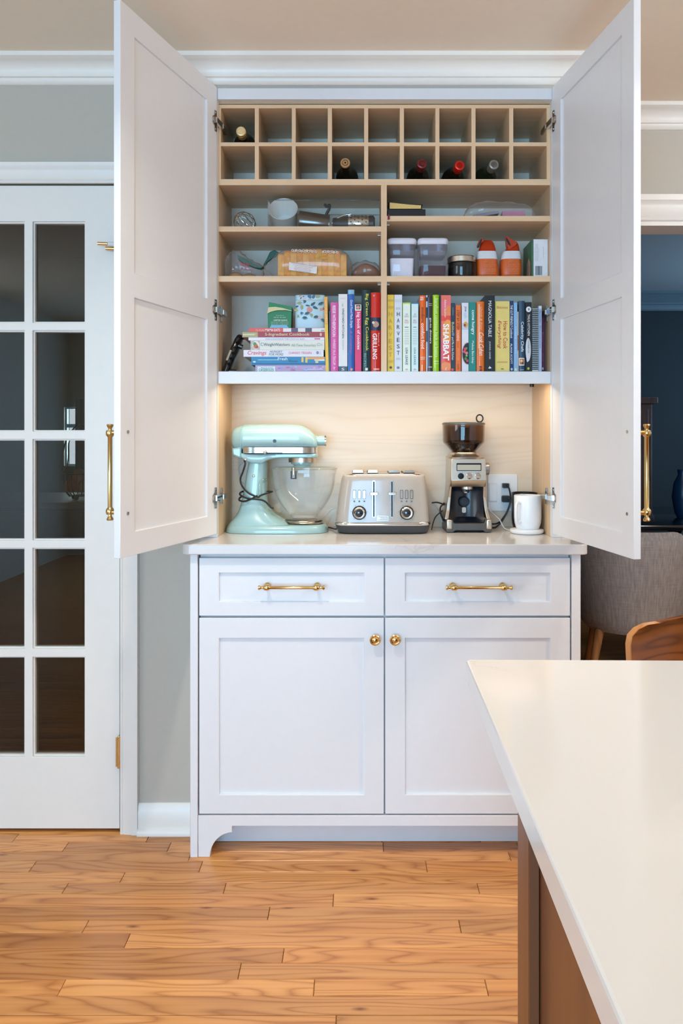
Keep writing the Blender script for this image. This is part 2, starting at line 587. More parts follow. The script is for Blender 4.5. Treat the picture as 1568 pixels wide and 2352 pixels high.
def window(name, cx, cz, w, h, y, rot, label, mullions=1):
    t = thing(name, (cx, y, cz - h / 2), label, 'window', kind='structure')
    M = Matrix.Translation((cx, y, cz)) @ Matrix.Rotation(rot, 4, 'Z')
    mb = MB(); mb.M = M
    f = 0.05
    xs = [-w / 2, -w / 2 + f]
    for k in range(mullions):
        c = -w / 2 + w * (k + 1) / (mullions + 1)
        xs += [c - 0.025, c + 0.025]
    xs += [w / 2 - f, w / 2]
    gridplate(mb, xs, [-h / 2, -h / 2 + f, -0.02, 0.02, h / 2 - f, h / 2],
              lambda i, j: not (i % 2 == 1 and j % 2 == 1), -0.03, 0.03, TRIM)
    mb.build('window_frame', t, bevel=0.004)
    return t
window('window_1', -0.9, 1.06, 2.3, 1.95, -3.30, 0, 'white framed patio door added unseen behind the photographer for low daylight', 1)  # door-high opening chosen to send daylight onto the lower cabinets
window('window_2', -3.06, 1.55, 1.6, 1.2, -0.6, math.pi / 2, 'white framed window in the side wall left of the photographer', 1)

# ------------------------------------------------------------------ wooden floor
FLOORM = wood('oak_floor', '#dda062', '#97592a', 'X', fine=55, along=1.6, rings=12, ring_mix=0.40, rough=0.27, contrast=0.85,
              use_obj_color=True, rnd=True, knots=True, distort=6)
SUBM = wood('oak_floor_far', '#b98450', '#8a5a33', 'X', fine=30, along=1.0, rings=6, ring_mix=0.35, rough=0.35, contrast=0.8, rnd=False)
mb = MB().box(-3.0, 4.0, -3.25, 6.6, -0.06, -0.012, SUBM)
floor = mb.build('floor', label='warm honey-coloured wooden strip floor', cat='floor', kind='structure', smooth=False)

def plank_shape(mb, x0, x1, y0, y1, z=0.0):
    g, c = 0.0006, 0.0014
    a, b, p, q = x0 + g, x1 - g, y0 + g, y1 - g
    v = [(a, p, -0.0115), (b, p, -0.0115), (b, q, -0.0115), (a, q, -0.0115),
         (a, p, z - c), (b, p, z - c), (b, q, z - c), (a, q, z - c),
         (a + c, p + c, z), (b - c, p + c, z), (b - c, q - c, z), (a + c, q - c, z)]
    f = [(3, 2, 1, 0), (0, 1, 5, 4), (1, 2, 6, 5), (2, 3, 7, 6), (3, 0, 4, 7),
         (4, 5, 9, 8), (5, 6, 10, 9), (6, 7, 11, 10), (7, 4, 8, 11), (8, 9, 10, 11)]
    mb.add(v, f, FLOORM)
TONES = [(1.0, 0.98, 0.95), (0.95, 0.92, 0.9), (1.12, 1.08, 1.02), (0.86, 0.80, 0.76), (1.2, 1.2, 1.15), (1.05, 0.98, 0.9),
         (0.78, 0.70, 0.66), (1.0, 1.0, 1.0), (1.15, 1.1, 1.0)]
# rows listed from the cabinet towards the camera: (row front edge pixel, joints in pixels, tones left to right)
ROWS = [
    (1912, [300, 780], [4, 3, 6]), (1934, [36, 340, 876, 1100], [7, 2, 3, 6, 3]), (1956, [150, 388, 880, 1190], [8, 3, 2, 6, 6]),
    (1977, [436, 1170], [1, 4, 0]), (2002.6, [75, 461, 979], [7, 3, 0, 5]), (2027, [281], [2, 0]),
    (2052, [150, 516, 1098], [7, 3, 0, 1]), (2082, [765], [5, 4]), (2112, [617], [3, 0]), (2142.5, [196, 1056], [2, 5, 1]),
    (2176.5, [292], [6, 2]), (2210.6, [650], [3, 5]), (2248.5, [550], [3, 0]), (2287, [141, 721, 1117], [2, 4, 2, 5]),
    (2331, [1330], [1, 3]), (2380, [771], [2, 0]), (2431, [300, 1000], [0, 5, 2]), (2487, [560], [1, 7])]
ye = 2.505
for (py, joints, tones) in ROWS:
    y1 = ye
    y0 = CH * F / (py - VY) if py != 1912 else 2.4580
    if py == 1912: ye = y0; y1 = 2.512
    ym = (y0 + y1) / 2
    xs = [PX(j, ym) for j in joints]
    left, right = -1.75 + random.random() * 0.3, 1.15 + random.random() * 0.4
    xs = [left] + xs + [right]
    for k in range(len(xs) - 1):
        mb = MB(); plank_shape(mb, xs[k], xs[k + 1], y0, y1, random.uniform(-0.0003, 0.0003))
        o = mb.build('plank', floor, smooth=False)
        t = TONES[tones[k % len(tones)]]
        j = random.uniform(0.96, 1.04)
        o.color = (t[0] * j, t[1] * j, t[2] * j, 1)
    ye = y0
# strips nobody sees in the photograph: one joined mesh of boards
mb = MB()
y = ye
while y > -3.2:
    x = -3.0
    while x < 4.0:
        L = random.uniform(0.5, 1.4); x2 = min(4.0, x + L)
        plank_shape(mb, x, x2, y - 0.0565, y); x = x2
    y -= 0.0565
mb.build('floorboards', floor, smooth=False, kind='stuff')

# ------------------------------------------------------------------ crown, casings, baseboard
def crown_profile(y, z, sgn=-1):
    p = [(0, 0), (0.066, 0), (0.066, -0.013), (0.060, -0.0145)]
    for k in range(7):
        a = math.radians(90 * k / 6)
        p.append((0.058 - 0.036 * math.sin(a), -0.0165 - 0.036 * (1 - math.cos(a))))
    p += [(0.022, -0.0575), (0.016, -0.059), (0.0155, -0.066), (0.009, -0.0745), (0.006, -0.077), (0, -0.077)]
    return [(y + sgn * a, z + b) for a, b in p]
mb = MB().prism(crown_profile(YW, ZC), -3.0, XR + 0.066, 'X', TRIM)
mb.build('trim_1', label='white crown moulding running over the cabinet and the glazed door', cat='crown moulding', kind='structure')
mb = MB().prism(crown_profile(XR, ZC, 1), YW + 0.0005, YR, 'Y', TRIM)
mb.build('trim_2', label='short white crown moulding return at the cabinet side', cat='crown moulding', kind='structure')
mb = MB().prism(crown_profile(YR, ZC), XR, 4.0, 'X', TRIM)
mb.build('trim_3', label='white crown moulding above the dining room opening', cat='crown moulding', kind='structure')

def casing(name, x0, x1, zt, w, y, label, proj=0.018, wt=None):
    """door casing: two legs and a head, each moulded"""
    t = thing(name, ((x0 + x1) / 2, y, 0), label, 'door casing', kind='structure')
    def leg(a, b):      # a = inner edge, b = outer edge
        s = 1 if b > a else -1
        W = abs(b - a)
        pr = [(0, 0), (0, -0.010), (0.006, -0.013), (0.010, -0.010), (0.014, -0.013), (W * 0.62, -0.015), (W * 0.72, -proj), (W, -proj), (W, 0)]
        return [(a + s * u, y + v) for u, v in pr]
    for a, b in ((x0, x0 - w), (x1, x1 + w)):
        MB().prism(leg(a, b), 0, zt + 0.0, 'Z', TRIM).build('casing_leg', t)
    wt = wt or w
    W = wt
    pr = [(y, zt), (y - 0.010, zt), (y - 0.013, zt + 0.006), (y - 0.010, zt + 0.010), (y - 0.013, zt + 0.014), (y - 0.015, zt + W * 0.6),
          (y - 0.016, zt + W * 0.66), (y - proj - 0.004, zt + W * 0.78), (y - proj - 0.006, zt + W), (y, zt + W)]
    MB().prism(pr, x0 - w, x1 + w, 'X', TRIM).build('casing_head', t)
casing('trim_4', DX0 - 0.006, DX1 + 0.0055, DZ + 0.004, 0.055, YW, 'white moulded casing around the glazed door', wt=0.060)
casing('trim_5', OX0, OX1, OZ, 0.075, YR, 'white moulded casing around the dining room opening', 0.024, wt=0.088)
# opening and door jambs
mb = MB()
gridplate(mb, [OX0 - 0.002, OX0 + 0.016, OX1 - 0.016, OX1 + 0.002], [0, OZ - 0.016, OZ + 0.002], lambda i, j: not (i == 1 and j == 0), YR - 0.002, YR + 0.122, TRIM)
mb.build('trim_6', label='white jamb lining of the dining room opening', cat='door jamb', kind='structure', smooth=False)

mb = MB()
h = PZ(1846, 2.45)
pr = [(YW, 0), (YW - 0.026, 0), (YW - 0.026, 0.012), (YW - 0.022, 0.018), (YW - 0.014, 0.021), (YW - 0.014, h - 0.026), (YW - 0.011, h - 0.020), (YW - 0.009, h - 0.006), (YW - 0.004, h), (YW, h)]
mb.prism(pr, DX1 + 0.061, XL - 0.0005, 'X', TRIM)
mb.build('baseboard_left', label='short white baseboard between door casing and base cabinet', cat='baseboard', kind='structure')
mb = MB()
mb.prism(pr, -3.0, DX0 - 0.061, 'X', TRIM)
mb.build('baseboard_far_left', label='white baseboard left of the glazed door', cat='baseboard', kind='structure')

# ------------------------------------------------------------------ glazed french door
door = thing('door_1', ((DX0 + DX1) / 2, YW, 0.008), 'white french door with a grid of glass panes', 'door', kind='structure')
yd = YW + 0.004
px_l = [PX(x, yd) for x in (78, 192, 53)]
pw = px_l[1] - px_l[0]; mw = px_l[0] - px_l[2]
us = [DX0]
right_stile = DX1 - px_l[1]
c0 = px_l[1]
cols = [(c0 - pw - k * (pw + mw), c0 - k * (pw + mw)) for k in range(3)][::-1]
us = [DX0] + [v for c in cols for v in c] + [DX1]
rows_px = [(512, 738), (762, 988), (1012, 1238), (1262, 1487), (1512, 1735)]
rows = [(PZ(b, yd), PZ(a, yd)) for a, b in rows_px][::-1]
zs = [0.010] + [v for r in rows for v in r] + [DZ]
g = 0.0045
mb = MB()
us2 = [us[0]] + [v for c in cols for v in (c[0] - g, c[1] + g)] + [us[-1]]
zs2 = [zs[0]] + [v for r in rows for v in (r[0] - g, r[1] + g)] + [zs[-1]]
gridplate(mb, us2, zs2, lambda i, j: not (i % 2 == 1 and j % 2 == 1), yd, yd + 0.008, TRIM)
gridplate(mb, us, zs, lambda i, j: not (i % 2 == 1 and j % 2 == 1), yd + 0.008, yd + 0.036, TRIM)
mb.build('door_leaf', door, bevel=0.0012, segs=1)
PANE = clear('pane_glass', '#d6d2cc', 0.0, ior=1.52)
for c in cols:
    for r in rows:
        MB().box(c[0] - 0.004, c[1] + 0.004, yd + 0.020, yd + 0.023, r[0] - 0.004, r[1] + 0.004, PANE).build('pane', door, smooth=False)
for zc in (PZ(1727, YW), 1.00, 1.80):
    mb = MB()
    x = DX1 + 0.0015
    mb.cyl((x, YW - 0.006, zc - 0.047), (x, YW - 0.006, zc + 0.047), 0.0058, BRASS, n=14)
    mb.box(x - 0.012, x + 0.012, YW - 0.0025, YW + 0.004, zc - 0.045, zc + 0.045, BRASS)
    mb.sphere((x, YW - 0.006, zc + 0.049), 0.005, BRASS, n=8)
    hg = mb.build('hinge', door)
    if zc == 1.80:
        # hinge-pin stop: two short brass rods with bumpers
        z1 = PZ(566, YW)
        m2 = MB()
        m2.cyl((x, YW - 0.010, z1), (x - 0.034, YW - 0.030, z1 + 0.001), 0.0035, BRASS, n=10)
        m2.cyl((x - 0.030, YW - 0.028, z1 + 0.001), (x - 0.058, YW - 0.034, z1 + 0.001), 0.0052, BRASS, n=12)
        m2.cyl((x, YW - 0.008, z1 - 0.009), (x - 0.040, YW - 0.012, z1 - 0.009), 0.006, BRASS, n=12)
        m2.cyl((x - 0.012, YW - 0.017, z1 + 0.002), (x - 0.030, YW - 0.028, z1 + 0.002), 0.0065, WHITEP, n=12)
        m2.build('door_stop', door)

# ------------------------------------------------------------------ tall built-in cabinet: base
YB_ = 2.318
def shaker(mb, x0, x1, z0, z1, rail, y, m, mid=None, th=0.020):
    zs = [z0, z0 + rail, z1 - rail, z1]
    if mid: zs = [z0, z0 + rail, mid - rail / 2, mid + rail / 2, z1 - rail, z1]
    gridplate(mb, [x0, x0 + rail, x1 - rail, x1], zs, lambda i, j: not (i == 1 and j % 2 == 1), y, y + th, m)

base = thing('base_cabinet', ((XL + XR) / 2, 2.55, 0), 'white shaker base cabinet with two drawers and two doors', 'cabinet')
def bx(px): return PX(px, YB_)
def bz(py): return PZ(py, YB_)
MB().box(bx(455) + 0.002, bx(1310), YB_ + 0.022, YR - 0.01, 0.085, 0.8865, WHITE).build('body', base, smooth=False)
MB().box(XL, bx(454.5), YB_ - 0.004, YR - 0.01, 0, 0.8868, WHITE).build('side_panel', base, bevel=0.0012, segs=1)
MB().box(bx(1312), XR, YB_ - 0.004, YR - 0.01, 0, 0.8868, WHITE).build('side_panel', base, bevel=0.0012, segs=1)
# bracket-foot plinth
pl = [(bx(455), bz(1873)), (bx(455), 0.0), (bx(482), 0.0)]
for k in range(9):
    a = math.radians(90 * k / 8)
    pl.append((bx(482) + (bx(533) - bx(482)) * (1 - math.cos(a)), (bz(1912)) * math.sin(a)))
pl.append((bx(533), bz(1897)))
R = [(bx(455) + bx(1311) - x, z) for x, z in pl[::-1]]
mb = MB().prism(pl + R, YB_ - 0.001, YB_ + 0.02, 'Y', WHITE)
mb.build('plinth', base, bevel=0.001, segs=1)
MB().box(bx(456), bx(1310), 2.408, 2.42, 0.0, 0.09, WHITE).build('toe_kick', base, smooth=False)

def finial_bar(mb, p0, p1, out, rb=0.0044, post_in=0.026, standoff=0.03):
    """brass bar pull with collars, ball ends and two posts; p0,p1 = tips of the bar on its axis"""
    p0, p1, out = Vector(p0), Vector(p1), Vector(out).normalized()
    d = (p1 - p0).normalized(); L = (p1 - p0).length
    u = out; w = d.cross(u)
    k = rb / 0.0044
    end = [(0.0005, 0), (0.0058 * k, 0.001), (0.0066 * k, 0.004), (0.0050 * k, 0.0065 * k), (0.0034 * k, 0.009 * k), (0.0042 * k, 0.015 * k),
           (0.0068 * k, post_in - 0.006), (0.0082 * k, post_in), (0.0078 * k, post_in + 0.006), (0.0056 * k, post_in + 0.010), (rb, post_in + 0.012)]
    prof = end + [(r, L - h) for r, h in end[::-1]]
    secs = []
    for r, h in prof:
        secs.append([p0 + d * h + (u * math.cos(2 * math.pi * i / 16) + w * math.sin(2 * math.pi * i / 16)) * r for i in range(16)])
    mb.loft(secs, BRASS)
    for h in (post_in, L - post_in):
        c = p0 + d * h
        base_p = c - out * standoff
        rings = [(0.0095 * k, 0), (0.0095 * k, 0.0025), (0.0075 * k, 0.005), (0.0046 * k, 0.009), (0.0046 * k, standoff - 0.002)]
        mb.loft([[base_p + out * t + (d * math.cos(2 * math.pi * i / 14) + w * math.sin(2 * math.pi * i / 14)) * r for i in range(14)] for r, t in rings], BRASS)

for x0, x1, hx in ((457, 881.3, 669), (884.3, 1309, 1100)):
    mb = MB(); shaker(mb, bx(x0), bx(x1), bz(1414.5), bz(1281.5), 0.0575, YB_, WHITE)
    a = bz(1414.5); b = bz(1281.5)
    d = MB()
    zs = [a, a + (bz(1382) - a), b - (b - bz(1316)), b]
    gridplate(d, [bx(x0), bx(x0) + 0.0585, bx(x1) - 0.0585, bx(x1)], zs, lambda i, j: not (i == 1 and j == 1), YB_, YB_ + 0.02, WHITE)
    dr = d.build('drawer', base, bevel=0.0016, segs=2)
    MB().box(bx(x0) + 0.05, bx(x1) - 0.05, YB_ + 0.0085, YB_ + 0.016, bz(1387), bz(1311), WHITE).build('panel', dr, smooth=False)
    hb = MB(); zc = bz(1350)
    Yh = YB_ - 0.030 + 0.004
    finial_bar(hb, (PX(hx - 77, Yh), Yh, PZ(1350, Yh)), (PX(hx + 77, Yh), Yh, PZ(1350, Yh)), (0, -1, 0), 0.0046, 0.024, 0.034)
    hb.build('handle', dr)
for x0, x1, kx in ((457, 881.3, 861), (884.3, 1309, 907)):
    d = MB()
    a, b = bz(1869.5), bz(1419.5)
    gridplate(d, [bx(x0), bx(x0) + 0.0585, bx(x1) - 0.0585, bx(x1)], [a, bz(1825.5), bz(1466), b], lambda i, j: not (i == 1 and j == 1), YB_, YB_ + 0.02, WHITE)
    dr = d.build('door', base, bevel=0.0016, segs=2)
    MB().box(bx(x0) + 0.05, bx(x1) - 0.05, YB_ + 0.0085, YB_ + 0.016, bz(1832), bz(1460), WHITE).build('panel', dr, smooth=False)
    kb = MB()
    Yk = YB_ - 0.02
    kb.lathe([(0.0095, 0.02), (0.0095, 0.017), (0.0055, 0.013), (0.0055, 0.006), (0.012, 0.002), (0.0155, -0.002), (0.0155, -0.004), (0.0128, -0.006), (0.0108, -0.005), (0.009, -0.0045), (0.0075, -0.006), (0.0005, -0.0068)],
             (PX(kx, Yk), Yk, PZ(1470, Yk)), BRASS, axis='Y', n=28)
    kb.build('knob', dr)

# counter slab
YC = 2.293
ZT = PZ(1250.5, YC); ZU = 0.887
x0, x1 = PX(415.5, YC), PX(1352.5, YC)
r = 0.022
poly = []
for cx, cy, a0 in ((x0 + r, YC + r, 180), (x1 - r, YC + r, 270)):
    for i in range(6):
        a = math.radians(a0 + 90 * i / 5)
        poly.append((cx + r * math.cos(a), cy + r * math.sin(a)))
poly += [(x1, YR - 0.002), (XL + 0.001, YR - 0.002), (XL + 0.001, YW - 0.002), (x0, YW - 0.002)]
mb = MB().prism(poly, ZU, ZT, 'Z', QUARTZ)
mb.build('countertop', label='white quartz countertop with rounded corners on the base cabinet', cat='countertop', bevel=0.003, segs=2)

# ------------------------------------------------------------------ tall built-in cabinet: upper part
YF, YBK = 2.475, 2.73
IL, IR = -0.4335, 0.6005
upper = thing('upper_cabinet', ((XL + XR) / 2, 2.6, ZT), 'tall white wall cabinet with open doors, wine cubbies and maple shelves', 'cabinet')
def ux(px): return PX(px, YF)
def uz(py): return PZ(py, YF)
ZTOP = 2.307
for a, b in ((XL + 0.001, IL - 0.0005), (IR + 0.0005, XR - 0.021)):
    MB().box(a, b, YW - 0.008, YF, ZT + 0.0005, ZTOP, WHITE).build('face_frame', upper, smooth=False)
MB().box(XR - 0.020, XR, YW - 0.008, YR - 0.002, ZT + 0.0005, 2.308, WHITE).build('end_panel', upper, smooth=False)
MB().box(IL, IR, YW - 0.008, YF - 0.001, PZ(228, YW - 0.008), ZTOP, WHITE).build('face_frame', upper, smooth=False)
ZLIP0, ZLIP1 = PZ(881, 2.463), PZ(853, 2.463)
for a, b in ((IL - 0.018, IL), (IR, IR + 0.018)):
    MB().box(a, b, YF + 0.0005, YBK + 0.012, ZT + 0.0005, 2.29, MAPLE_V).build('side_panel', upper, smooth=False)
MB().box(IL, IR, YF + 0.001, YBK + 0.012, uz(238), uz(238) + 0.016, MAPLE).build('top_panel', upper, smooth=False)
MB().box(IL, IR, YBK, YBK + 0.010, ZLIP0 + 0.004, uz(238), BACKV).build('back_panel', upper, smooth=False)
MB().box(IL, IR, YBK, YBK + 0.010, ZT + 0.0005, ZLIP0 + 0.004, PLY).build('back_panel', upper, smooth=False)
MB().box(IL, IR, YF + 0.004, YBK, ZLIP0 + 0.012, ZLIP1 - 0.002, MAPLE).build('shelf', upper, smooth=False)
MB().box(IL, IR, YF - 0.012, YF + 0.003, ZLIP0, ZLIP1, WHITE).build('shelf_lip', upper, bevel=0.001, segs=1)

def shelf(x0, x1, za, zb, name='shelf'):
    s = MB().box(x0, x1, YF + 0.004, YBK, za, zb, MAPLE).build(name, upper, smooth=False)
    MB().box(x0, x1, YF, YF + 0.004, za, zb, MAPLE_E).build('edge_band', s, smooth=False)
def upright(xa, xb, z0, z1, name='divider'):
    s = MB().box(xa, xb, YF + 0.004, YBK, z0, z1, MAPLE_V).build(name, upper, smooth=False)
    MB().box(xa, xb, YF, YF + 0.004, z0, z1, MAPLE_EZ).build('edge_band', s, smooth=False)
shelf(IL, IR, uz(248.6), uz(240.5))
shelf(ux(507), ux(1255), uz(335.5), uz(327))
shelf(IL, IR, uz(425), uz(411.5))
upright(IL, ux(507), uz(411.5), uz(248.6))
upright(ux(1255), IR, uz(411.5), uz(248.6))
DIV = [(585, 594), (670, 678.7), (752.5, 762), (836, 845.3), (918, 927.3), (999.7, 1008.7), (1082.5, 1091.7), (1169, 1178.3)]
for a, b in DIV:
    upright(ux(a), ux(b), uz(327), uz(248.6))
    upright(ux(a), ux(b), uz(411.5), uz(335.5))
upright(ux(874.8), ux(888), ZLIP1 - 0.002, uz(425))
shelf(IL, ux(874.8), uz(532), uz(520))
shelf(ux(888), IR, uz(508), uz(496))
shelf(IL, ux(874.8), uz(647), uz(634))
shelf(ux(888), IR, uz(647), uz(634))
# shelf pins under the boards
for x, z, s in ((ux(874.8), uz(535), -1), (ux(888), uz(511), 1), (ux(874.8), uz(650), -1), (ux(888), uz(650), 1)):
    mb = MB().cyl((x, YF + 0.03, z), (x + s * 0.010, YF + 0.03, z), 0.0026, NICKEL, n=10)
    mb.box(x, x + s * 0.010, YF + 0.027, YF + 0.040, z + 0.0015, z + 0.0035, NICKEL)
    mb.build('shelf_pin', upper)
# under-shelf lighting
LEDM = paint('led_diffuser', '#ffd9a0', 0.4, emit=2.0)
zled = ZLIP0 + 0.0118
led = MB().box(IL + 0.03, IR - 0.03, YF + 0.010, YF + 0.020, zled - 0.004, zled, LEDM).build('led_strip', upper, smooth=False)
L = area_light('led_strip_light', ((IL + IR) / 2, YF + 0.018, zled - 0.006), (math.radians(2), 0, 0), IR - IL - 0.08, 0.010, LED_POWER, LED_COLOR)
MB().cyl((PX(963, 2.56), 2.56, zled), (PX(963, 2.56), 2.56, zled - 0.004), 0.004, NICKEL).build('screw', upper)
MB().cyl((PX(1221, 2.60), 2.60, zled), (PX(1221, 2.60), 2.60, zled - 0.014), 0.007, BLACK).build('light_switch', upper)

# open doors
def cabinet_door(H, Fp, sgn, hinge_z):
    H, Fp = Vector((H[0], H[1], 0)), Vector((Fp[0], Fp[1], 0))
    d = (Fp - H).normalized(); W = (Fp - H).length
    n = Vector((d.y, -d.x, 0)) if sgn < 0 else Vector((-d.y, d.x, 0))     # outward
    M = Matrix(((d.x, n.x, 0, H.x), (d.y, n.y, 0, H.y), (0, 0, 1, 0), (0, 0, 0, 1)))
    z0, z1, T, rl = 0.929, ZTOP, 0.019, 0.063
    mb = MB(); mb.M = M
    zs = [z0, z0 + rl - 0.003, 1.614 - rl / 2, 1.614 + rl / 2, z1 - rl, z1]
    gridplate(mb, [0, rl, W - rl, W], zs, lambda i, j: not (i == 1 and j % 2 == 1), 0, T, WHITE)
    dr = mb.build('door', upper, bevel=0.0016, segs=2)
    for a, b in ((zs[1], zs[2]), (zs[3], zs[4])):
        p = MB(); p.M = M
        p.box(rl - 0.006, W - rl + 0.006, 0.0065, 0.0125, a - 0.006, b + 0.006, WHITE).build('panel', dr, smooth=False)
    hb = MB(); hb.M = M
    zc0, zc1 = 1.038, 1.242
    so = 0.032
    finial_bar(hb, (W - 0.032, T + so, zc0 - 0.020), (W - 0.032, T + so, zc1 + 0.020), (0, 1, 0), 0.0058, 0.022, so)
    hb.build('handle', dr)
    for z in (zc0, zc1):
        s = MB(); s.M = M
        s.cyl((W - 0.032, 0.0005, z), (W - 0.032, -0.002, z), 0.0042, NICKEL, n=12)
        s.build('screw', dr)
    for z in hinge_z:
        h = MB(); h.M = M
        pl = [(0.006, -0.032), (0.018, -0.032), (0.019, -0.016), (0.030, -0.010), (0.030, 0.010), (0.019, 0.016), (0.018, 0.032), (0.006, 0.032)]
        h.prism([(a, z + b) for a, b in pl], -0.0025, 0.0, 'Y', NICKEL)
        h.cyl((0.020, -0.002, z), (0.020, -0.006, z), 0.011, NICKEL, n=16)
        for q in (-0.025, 0.025):
            h.cyl((0.012, -0.0024, z + q), (0.012, -0.0042, z + q), 0.0035, CHROME, n=10)
        h.M = Matrix.Identity(4)
        a = M @ Vector((0.020, -0.007, z))
        xs = IL if sgn < 0 else IR
        b = Vector((xs - sgn * 0.010, YF + 0.004, z))
        bar(h, a, b, 0.008, 0.017, CHROME)
        bar(h, b + Vector((0, -0.004, 0)), b + Vector((0, 0.050, 0)), 0.012, 0.014, NICKEL)
        bar(h, b + Vector((sgn * 0.0075, 0.022, 0)), b + Vector((sgn * 0.0075, 0.044, 0)), 0.003, 0.05, NICKEL)
        h.build('hinge', dr)
HZ = (2.198, 1.618, 1.041)
cabinet_door((-0.4335, 2.444), (-0.5840, 1.951), -1, HZ)
cabinet_door((0.6005, 2.444), (0.6750, 1.938), 1, HZ)

# ------------------------------------------------------------------ ceiling downlights (out of frame, they light the room)
LENS = paint('downlight_lens', '#ffe9c8', 0.4, emit=5.0)
def downlight(x, y, label, k=1.0):
    t = thing('recessed_light', (x, y, ZC - 0.006), label, 'ceiling light', 'recessed ceiling lights')
    MB().lathe([(0.052, -0.001), (0.085, -0.001), (0.088, -0.004), (0.080, -0.008), (0.056, -0.004), (0.052, -0.001)], (x, y, ZC), WHITEP, n=28, cap=False).build('trim_ring', t)
    MB().lathe([(0.0005, -0.002), (0.052, -0.002)], (x, y, ZC), LENS, n=24, cap=False).build('lens', t)
    d = bpy.data.lights.new('recessed_lamp', 'AREA')
    d.shape = 'DISK'; d.size = 0.07; d.energy = CAN_POWER * k; d.color = CAN_COLOR; d.spread = math.radians(130)
    o = bpy.data.objects.new('recessed_lamp', d)
    COL.objects.link(o); o.parent = t
    o.location = (0, 0, -0.006)
for x, y, n, k in ((-0.45, 1.25, 'round recessed ceiling light nearest the glazed door', 1.9), (1.0, 1.45, 'round recessed ceiling light nearest the dining room', 0.8),
                (-0.5, -0.9, 'round recessed ceiling light behind the photographer on the left', 0.3), (1.5, -0.9, 'round recessed ceiling light above the island', 0.3)):
    downlight(x, y, n, k)

SHADE = clear('added_lamp_glass', '#f4f0e8', 0.02, edge=0.1)
def pendant(x, y, label):  # added above the island, unseen, to throw warm light on the ceiling
    z0 = 1.70
    t = thing('added_pendant_light', (x, y, z0), label, 'pendant light', 'added pendants above the island')
    MB().lathe([(0.05, ZC - 0.02), (0.055, ZC - 0.001)], (x, y, 0), BRASS, n=24).build('canopy', t)
    MB().cyl((x, y, z0 + 0.26), (x, y, ZC - 0.02), 0.004, BRASS).build('rod', t)
    MB().lathe([(0.022, z0 + 0.19), (0.026, z0 + 0.26), (0.012, z0 + 0.275)], (x, y, 0), BRASS, n=20).build('socket', t)
    MB().lathe([(0.028, z0 + 0.255), (0.07, z0 + 0.22), (0.10, z0 + 0.12), (0.105, z0)], (x, y, 0), SHADE, n=32, cap=False).build('shade', t)
    MB().sphere((x, y, z0 + 0.14), 0.030, LENS, n=12).build('bulb', t)
    for dz in (0.14,):
        d = bpy.data.lights.new('added_pendant_lamp', 'POINT')
        d.energy = ADDED_PENDANT_POWER; d.color = ADDED_PENDANT_COLOR; d.shadow_soft_size = 0.034
        o = bpy.data.objects.new('added_pendant_lamp', d)
        COL.objects.link(o); o.parent = t; o.location = (0, 0, dz)
pendant(0.80, 0.35, 'clear glass pendant added unseen over the island to light the ceiling, nearer the cabinet')
pendant(0.80, -0.55, 'clear glass pendant added unseen over the island to light the ceiling, behind the photographer')

# added semi-flush lamp, unseen at right, brightens ceiling, right wall and left door
fx, fy, fz = 2.1, 1.15, ZC - 0.20
t = thing('added_ceiling_lamp', (fx, fy, fz - 0.10), 'added glass semi-flush ceiling lamp, unseen at right, brightening ceiling and doors', 'ceiling lamp')
MB().lathe([(0.07, ZC - 0.025), (0.075, ZC - 0.001)], (fx, fy, 0), BRASS, n=24).build('canopy', t)
MB().cyl((fx, fy, fz + 0.03), (fx, fy, ZC - 0.025), 0.006, BRASS).build('rod', t)
MB().lathe([(0.005, fz - 0.10), (0.10, fz - 0.085), (0.17, fz - 0.03), (0.18, fz + 0.02)], (fx, fy, 0), SHADE, n=36, cap=False).build('shade', t)
MB().sphere((fx, fy, fz), 0.032, LENS, n=12).build('bulb', t)
d = bpy.data.lights.new('added_ceiling_bulb', 'POINT')
d.energy = ADDED_FLUSH_POWER; d.color = ADDED_FLUSH_COLOR; d.shadow_soft_size = 0.13
o = bpy.data.objects.new('added_ceiling_bulb', d)
COL.objects.link(o); o.parent = t; o.location = (0, 0, 0.10)

# ------------------------------------------------------------------ dining room beyond the opening
TEAL = paint('dining_wall', '#0b202a', 0.7, var=0.03)
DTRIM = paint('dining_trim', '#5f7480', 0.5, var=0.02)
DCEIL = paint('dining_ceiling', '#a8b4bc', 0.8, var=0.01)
YD1 = 6.45
mb = MB().box(-0.6, 4.0, YD1, YD1 + 0.1, 0, ZC, TEAL)
mb.build('wall_dining', label='dark teal wall at the far end of the dining room', cat='wall', kind='structure', smooth=False)
mb = MB().box(0.0, 0.1, YR + 0.12, YD1, 0, ZC, TEAL)
mb.build('wall_dining_left', label='dark teal side wall of the dining room', cat='wall', kind='structure', smooth=False)
mb = MB(); mb.M = Matrix(((0, 1, 0, 0), (1, 0, 0, 0), (0, 0, 1, 0), (0, 0, 0, 1)))
gridplate(mb, [YR + 0.12, 4.45, 5.55, YD1], [0, 1.0, 2.2, ZC], lambda i, j: not (i == 1 and j == 1), 3.8, 3.9, TEAL)
mb.build('wall_dining_window', label='dark teal dining room wall with its window', cat='wall', kind='structure', smooth=False)
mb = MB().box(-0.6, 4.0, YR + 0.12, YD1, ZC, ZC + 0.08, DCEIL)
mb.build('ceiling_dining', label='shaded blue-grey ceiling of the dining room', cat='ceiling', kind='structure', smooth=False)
def big_crown(y, z):
    pr = [(0, 0), (0.10, 0), (0.10, -0.02), (0.085, -0.03), (0.06, -0.06), (0.035, -0.085), (0.035, -0.10), (0.025, -0.105), (0.022, -0.14), (0.012, -0.15), (0, -0.15)]
    return [(y - a, z + b) for a, b in pr]
